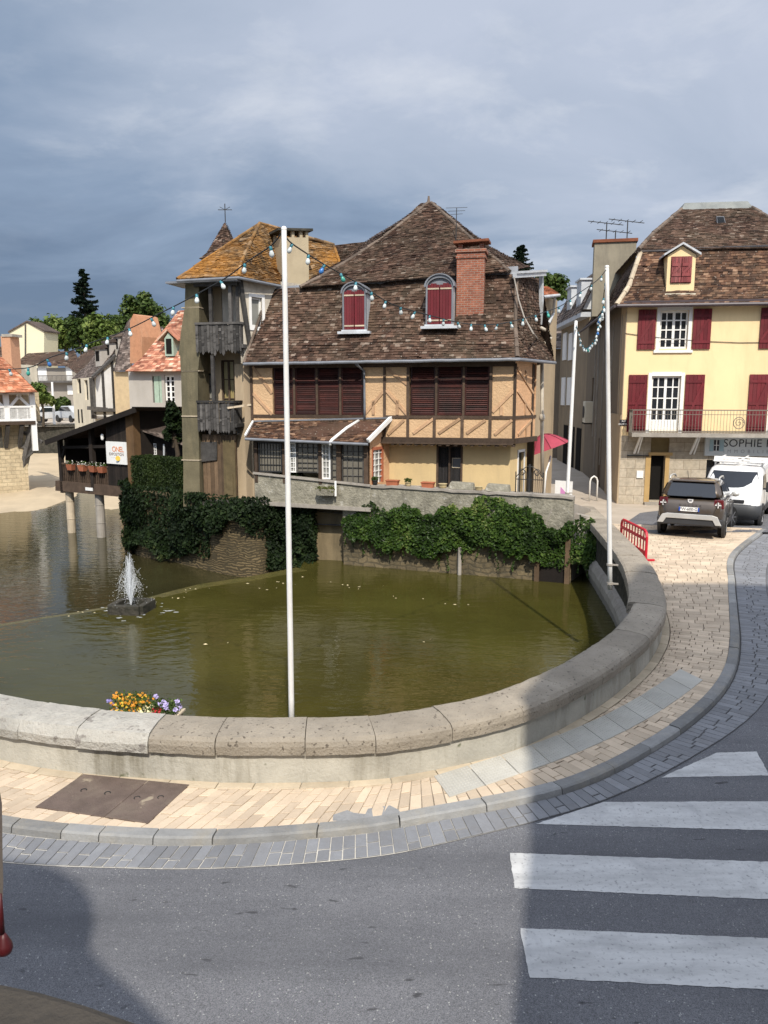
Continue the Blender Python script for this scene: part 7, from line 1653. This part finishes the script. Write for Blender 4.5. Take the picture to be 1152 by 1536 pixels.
def conifer(label, px, pyt, pyb, Y, wpx, n=15, dens=1.0):
    t = at(px, pyt, Y); bz = at(px, pyb, Y).z; b = V((t.x, t.y, bz-1.5)); k = Y/F; hw = wpx/2*k; o = thing('conifer', label, 'conifer', b); g = MB(); g.tube([b, lerp(b, t, .5), t], [.06*hw*2+.12, .1+.02*hw, .02], 8)
    f = MB(); H_ = t.z-bz
    for i in range(n):
        u = (i+.4)/n; z = bz+H_*u
        for j in range(9):
            a = R(0, 6.28); L = hw*(1-u)**.8*R(.3, 1.15)+.1*hw; d = V((math.cos(a), math.sin(a), 0)); p0 = V((t.x, t.y, z+R(-.55, .55)*H_/n)); tip = p0+d*L+V((0, 0, -L*.22+.08*L)); mid_ = p0+d*L*.55+V((0, 0, -L*.2))
            g.tube([p0, mid_, tip], [.05, .035, .012], 4)
            for q in range(int(34*dens)):
                v = R(.15, 1); p = lerp(p0, mid_, v/.55) if v < .55 else lerp(mid_, tip, (v-.55)/.45); w_ = L*.2*(1.1-v)+.06; f.leaf(p+V((R(-1, 1)*w_, R(-1, 1)*w_, -abs(R(0, 1))*w_*.8+.03)), .42*max(.6, hw/3), (0, 0, .9))
    mesh('trunk', g, m['bark'], o); mesh('crown', f, m['needle'], o)
conifer('tall dark conifer standing above the other trees at left', 124, 404, 500, 112, 62, 17)
conifer('dark cedar top rising behind the timbered house roof', 781, 368, 412, 75, 52, 9)
broadleaf('rounded dark green tree right of the tall conifer', 214, 470, 120, 72, 64, m['leaf'], 4200, .55)
broadleaf('pale green bushy tree below the tall conifer on its right', 150, 500, 103, 64, 62, m['leaflight'], 3600, .5)
broadleaf('dark bushy tree at the foot of the tall conifer', 118, 500, 108, 36, 62, m['leaf'], 2600, .5)
broadleaf('light green tree behind the cream house end', 70, 500, 125, 60, 60, m['leaflight'], 3000, .55)
broadleaf('mid green tree left of the tall conifer', 97, 503, 112, 54, 62, m['leaflight'], 3000, .5)
broadleaf('dull green tree behind the brick gable chimney', 180, 490, 116, 44, 40, m['leaf'], 2400, .5)
broadleaf('low tree over the ridge between the gable chimney and the rounded tree', 245, 492, 118, 40, 40, m['leaf'], 2000, .5)
broadleaf('bright green street tree beside the orange-roofed pavilion', 62, 592, 66, 34, 52, m['leaflight'], 2600, .3, gz=1.4)
broadleaf('small dark street tree before the blue shopfront', 92, 608, 80, 26, 34, m['leaf'], 1500, .3, gz=1.4)
broadleaf('green tree crown behind the house corner with orange eaves', 826, 432, 85, 56, 52, m['leaf'], 3600, .42)
broadleaf('dark shrub climbing beside the mossy pier', 258, 632, 29.5, 34, 100, m['ivydark'], 3000, .13, gz=.6)
# ------------------------------------------------------------------ street side behind the viewer: what shades the road
SUN_AZ, SUN_EL = rad(8), rad(46)                           # sun behind the viewer, slightly to the right
sun = V((-math.sin(SUN_AZ)*math.cos(SUN_EL), math.cos(SUN_AZ)*math.cos(SUN_EL), -math.sin(SUN_EL)))
def back(p, y): k = (p.y-y)/sun.y; return p-sun*k
fw_ = mat('street_house_render', (.4, .34, .26), .1, 1)
edge = [back(onz(x, y, z), -1.0) for x, y, z in ((768, 1536, 0), (795, 1262, 0), (790, 1130, .07), (780, 1045, .62), (962, 846, .62))]
P = [V((edge[0].x-.1, -1, 0))]+edge+[V((34, -1, edge[-1].z)), V((34, -1, 0))]
g = MB(); Q = [V((p.x+1.6 if i < 6 else p.x, -7, p.z)) for i, p in enumerate(P)]; n = len(P); g.add(P+Q, [tuple(range(n)), tuple(range(2*n-1, n-1, -1))]+[(i, i+n, (i+1) % n+n, (i+1) % n) for i in range(n)], .5)
solo('street_house', g, fw_, 'tall steep-roofed street house behind the viewer, on the right', 'house')
sh2 = [back(onz(x, y, 0), -1.0) for x, y in ((300, 1580), (250, 1536), (205, 1490), (160, 1452), (135, 1422), (142, 1385), (138, 1350), (118, 1322), (85, 1302), (45, 1292), (-10, 1288), (-200, 1300))]
P = [V((sh2[0].x, -1, 0))]+[V((p.x, -1, p.z)) for p in sh2]+[V((-9, -1, sh2[-1].z)), V((-9, -1, 0))]
g = MB(); g.prism(P, (0, -.6, 0), .5); solo('street_building', g, fw_, 'low street building with a rounded shoulder behind the viewer, on the left', 'house')
# window ledge and red knob at the lower left edge
g = MB(); L3 = 3.46
Pz = [onz(x, y, L3) for x, y in ((-60, 1463), (0, 1470), (60, 1482), (130, 1502), (230, 1537), (330, 1585))]; P = Pz; bk2 = [V((p.x-.05, p.y-.28, L3)) for p in reversed(P)]
g.prism(Pz+bk2, (0, 0, -.12), .5); solo('window_ledge', g, mat('dull_stone_ledge', (.055, .048, .04), .25, 9, bump=.6, dirt=(.06, .05, .04)), 'dull brown stone window ledge at the lower left corner', 'ledge', bev=.012)
g = MB(); P = [at(x, y, .94) for x, y in ((-30, 1190), (0, 1188), (3, 1205), (4, 1290), (5, 1320), (4, 1345), (1, 1380), (-30, 1400))]; g.prism(P, (-.05, .02, 0), .5); solo('shutter_edge', g, mat('grey_shutter_wood', (.10, .085, .075), .2, 8), 'grey edge of a window shutter at the left margin', 'shutter')
kb = at(6, 1414, .94); ko = thing('shutter_stay', 'dark red rounded knob on a thin rod at the left margin', 'shutter stay', kb)
rp = plain('dark_red_enamel', (.06, .004, .006), .5)
g = MB(); q = .94/F; g.tube([at(0, 1340, .94), at(1.5, 1370, .94), at(3, 1400, .94)], [3*q, 4*q, 5*q], 10); mesh('rod', g, rp, ko, smooth=True)
g = MB(); g.lathe(kb, [(3*q, 18*q), (7*q, 10*q), (12*q, -2*q), (13.5*q, -10*q), (11*q, -18*q), (4*q, -23*q)], 18); mesh('knob', g, rp, ko, smooth=True)
# ------------------------------------------------------------------ daylight
L = bpy.data.lights.new('sun', 'SUN'); L.energy = 3.6; L.angle = rad(.7); L.color = (1, .93, .82)
so = bpy.data.objects.new('sun', L); COL.objects.link(so); so.rotation_euler = sun.to_track_quat('-Z', 'Y').to_euler(); so.location = (0, -20, 40)
W = bpy.data.worlds.new('World'); SC.world = W; W.use_nodes = True; t = W.node_tree; t.nodes.clear()
class WN(NT):
    def __init__(s, t): s.t = t
w = WN(t); out = w.n('OutputWorld'); sky = w.n('TexSky', sky_type='NISHITA'); sky.sun_disc = False; sky.sun_elevation = SUN_EL; sky.sun_rotation = rad(180)-SUN_AZ; sky.dust_density = 2
b1_ = w.n('Background'); b1_.inputs[1].default_value = .08; w.l(sky.outputs[0], b1_.inputs[0])
tc = w.n('TexCoord').outputs['Generated']; sx = w.n('SeparateXYZ'); w.l(tc, sx.inputs[0]); x_, y_, z_ = sx.outputs
den = w.math('ADD', w.math('ABSOLUTE', z_), .22)
cv = w.n('CombineXYZ'); w.l(w.math('DIVIDE', x_, den), cv.inputs[0]); w.l(w.math('DIVIDE', y_, den), cv.inputs[1])
mpw = w.n('Mapping'); mpw.inputs['Scale'].default_value = (.95, 1.15, 1); mpw.inputs['Rotation'].default_value = (0, 0, rad(14)); mpw.inputs['Location'].default_value = (3.1, 1.7, 0); w.l(cv.outputs[0], mpw.inputs[0])
n1 = w.noise(mpw.outputs[0], 1.3, 7, .55, .5); n2 = w.noise(mpw.outputs[0], 2.7, 9, .6, .25)
tt = w.math('ADD', z_, w.math('MULTIPLY', x_, .38)); tt = w.math('ADD', tt, w.math('MULTIPLY', w.math('SUBTRACT', n1, .5), .8))
base = w.ramp(w.math('ADD', tt, .1), [(.05, (.118, .168, .255)), (.24, (.205, .268, .37)), (.38, (.32, .375, .47)), (.6, (.42, .465, .56))])
ci_ = w.math('MULTIPLY', w.maprange(n2, .52, .74, 0, .5), w.maprange(tt, .1, .3, .12, 1))
clouds = w.mix(base, (.62, .64, .68), ci_)
b2w = w.n('Background'); bh = w.math('MULTIPLY', w.maprange(y_, .25, -.5, 1, 2.1), w.maprange(z_, .55, .95, 1, 1.35)); xb = w.n('CombineXYZ'); [w.l(bh, xb.inputs[i]) for i in range(3)]
clouds = w.mix(clouds, xb.outputs[0], 1, 'MULTIPLY')   # unseen sky behind and overhead brightened, added as fill for the shadows
w.l(clouds, b2w.inputs[0]); b2w.inputs[1].default_value = 1.0
mxs = w.n('MixShader'); mxs.inputs[0].default_value = .93; w.l(b1_.outputs[0], mxs.inputs[1]); w.l(b2w.outputs[0], mxs.inputs[2]); w.l(mxs.outputs[0], out.inputs[0])
cam = bpy.data.cameras.new('camera'); co = bpy.data.objects.new('camera', cam); COL.objects.link(co); SC.camera = co
co.location = CAM; co.rotation_euler = (math.pi/2-PP, 0, 0); cam.sensor_fit = 'VERTICAL'; cam.sensor_height = 36; cam.sensor_width = 27; cam.lens = 36*F/1536; cam.clip_start = .05; cam.clip_end = 3000
SC.render.resolution_x, SC.render.resolution_y = 768, 1024
SC.view_settings.view_transform = 'Standard'; SC.view_settings.look = 'None'; SC.view_settings.exposure = .42; SC.view_settings.gamma = 1
SC.cycles.max_bounces = 6; SC.cycles.transparent_max_bounces = 12
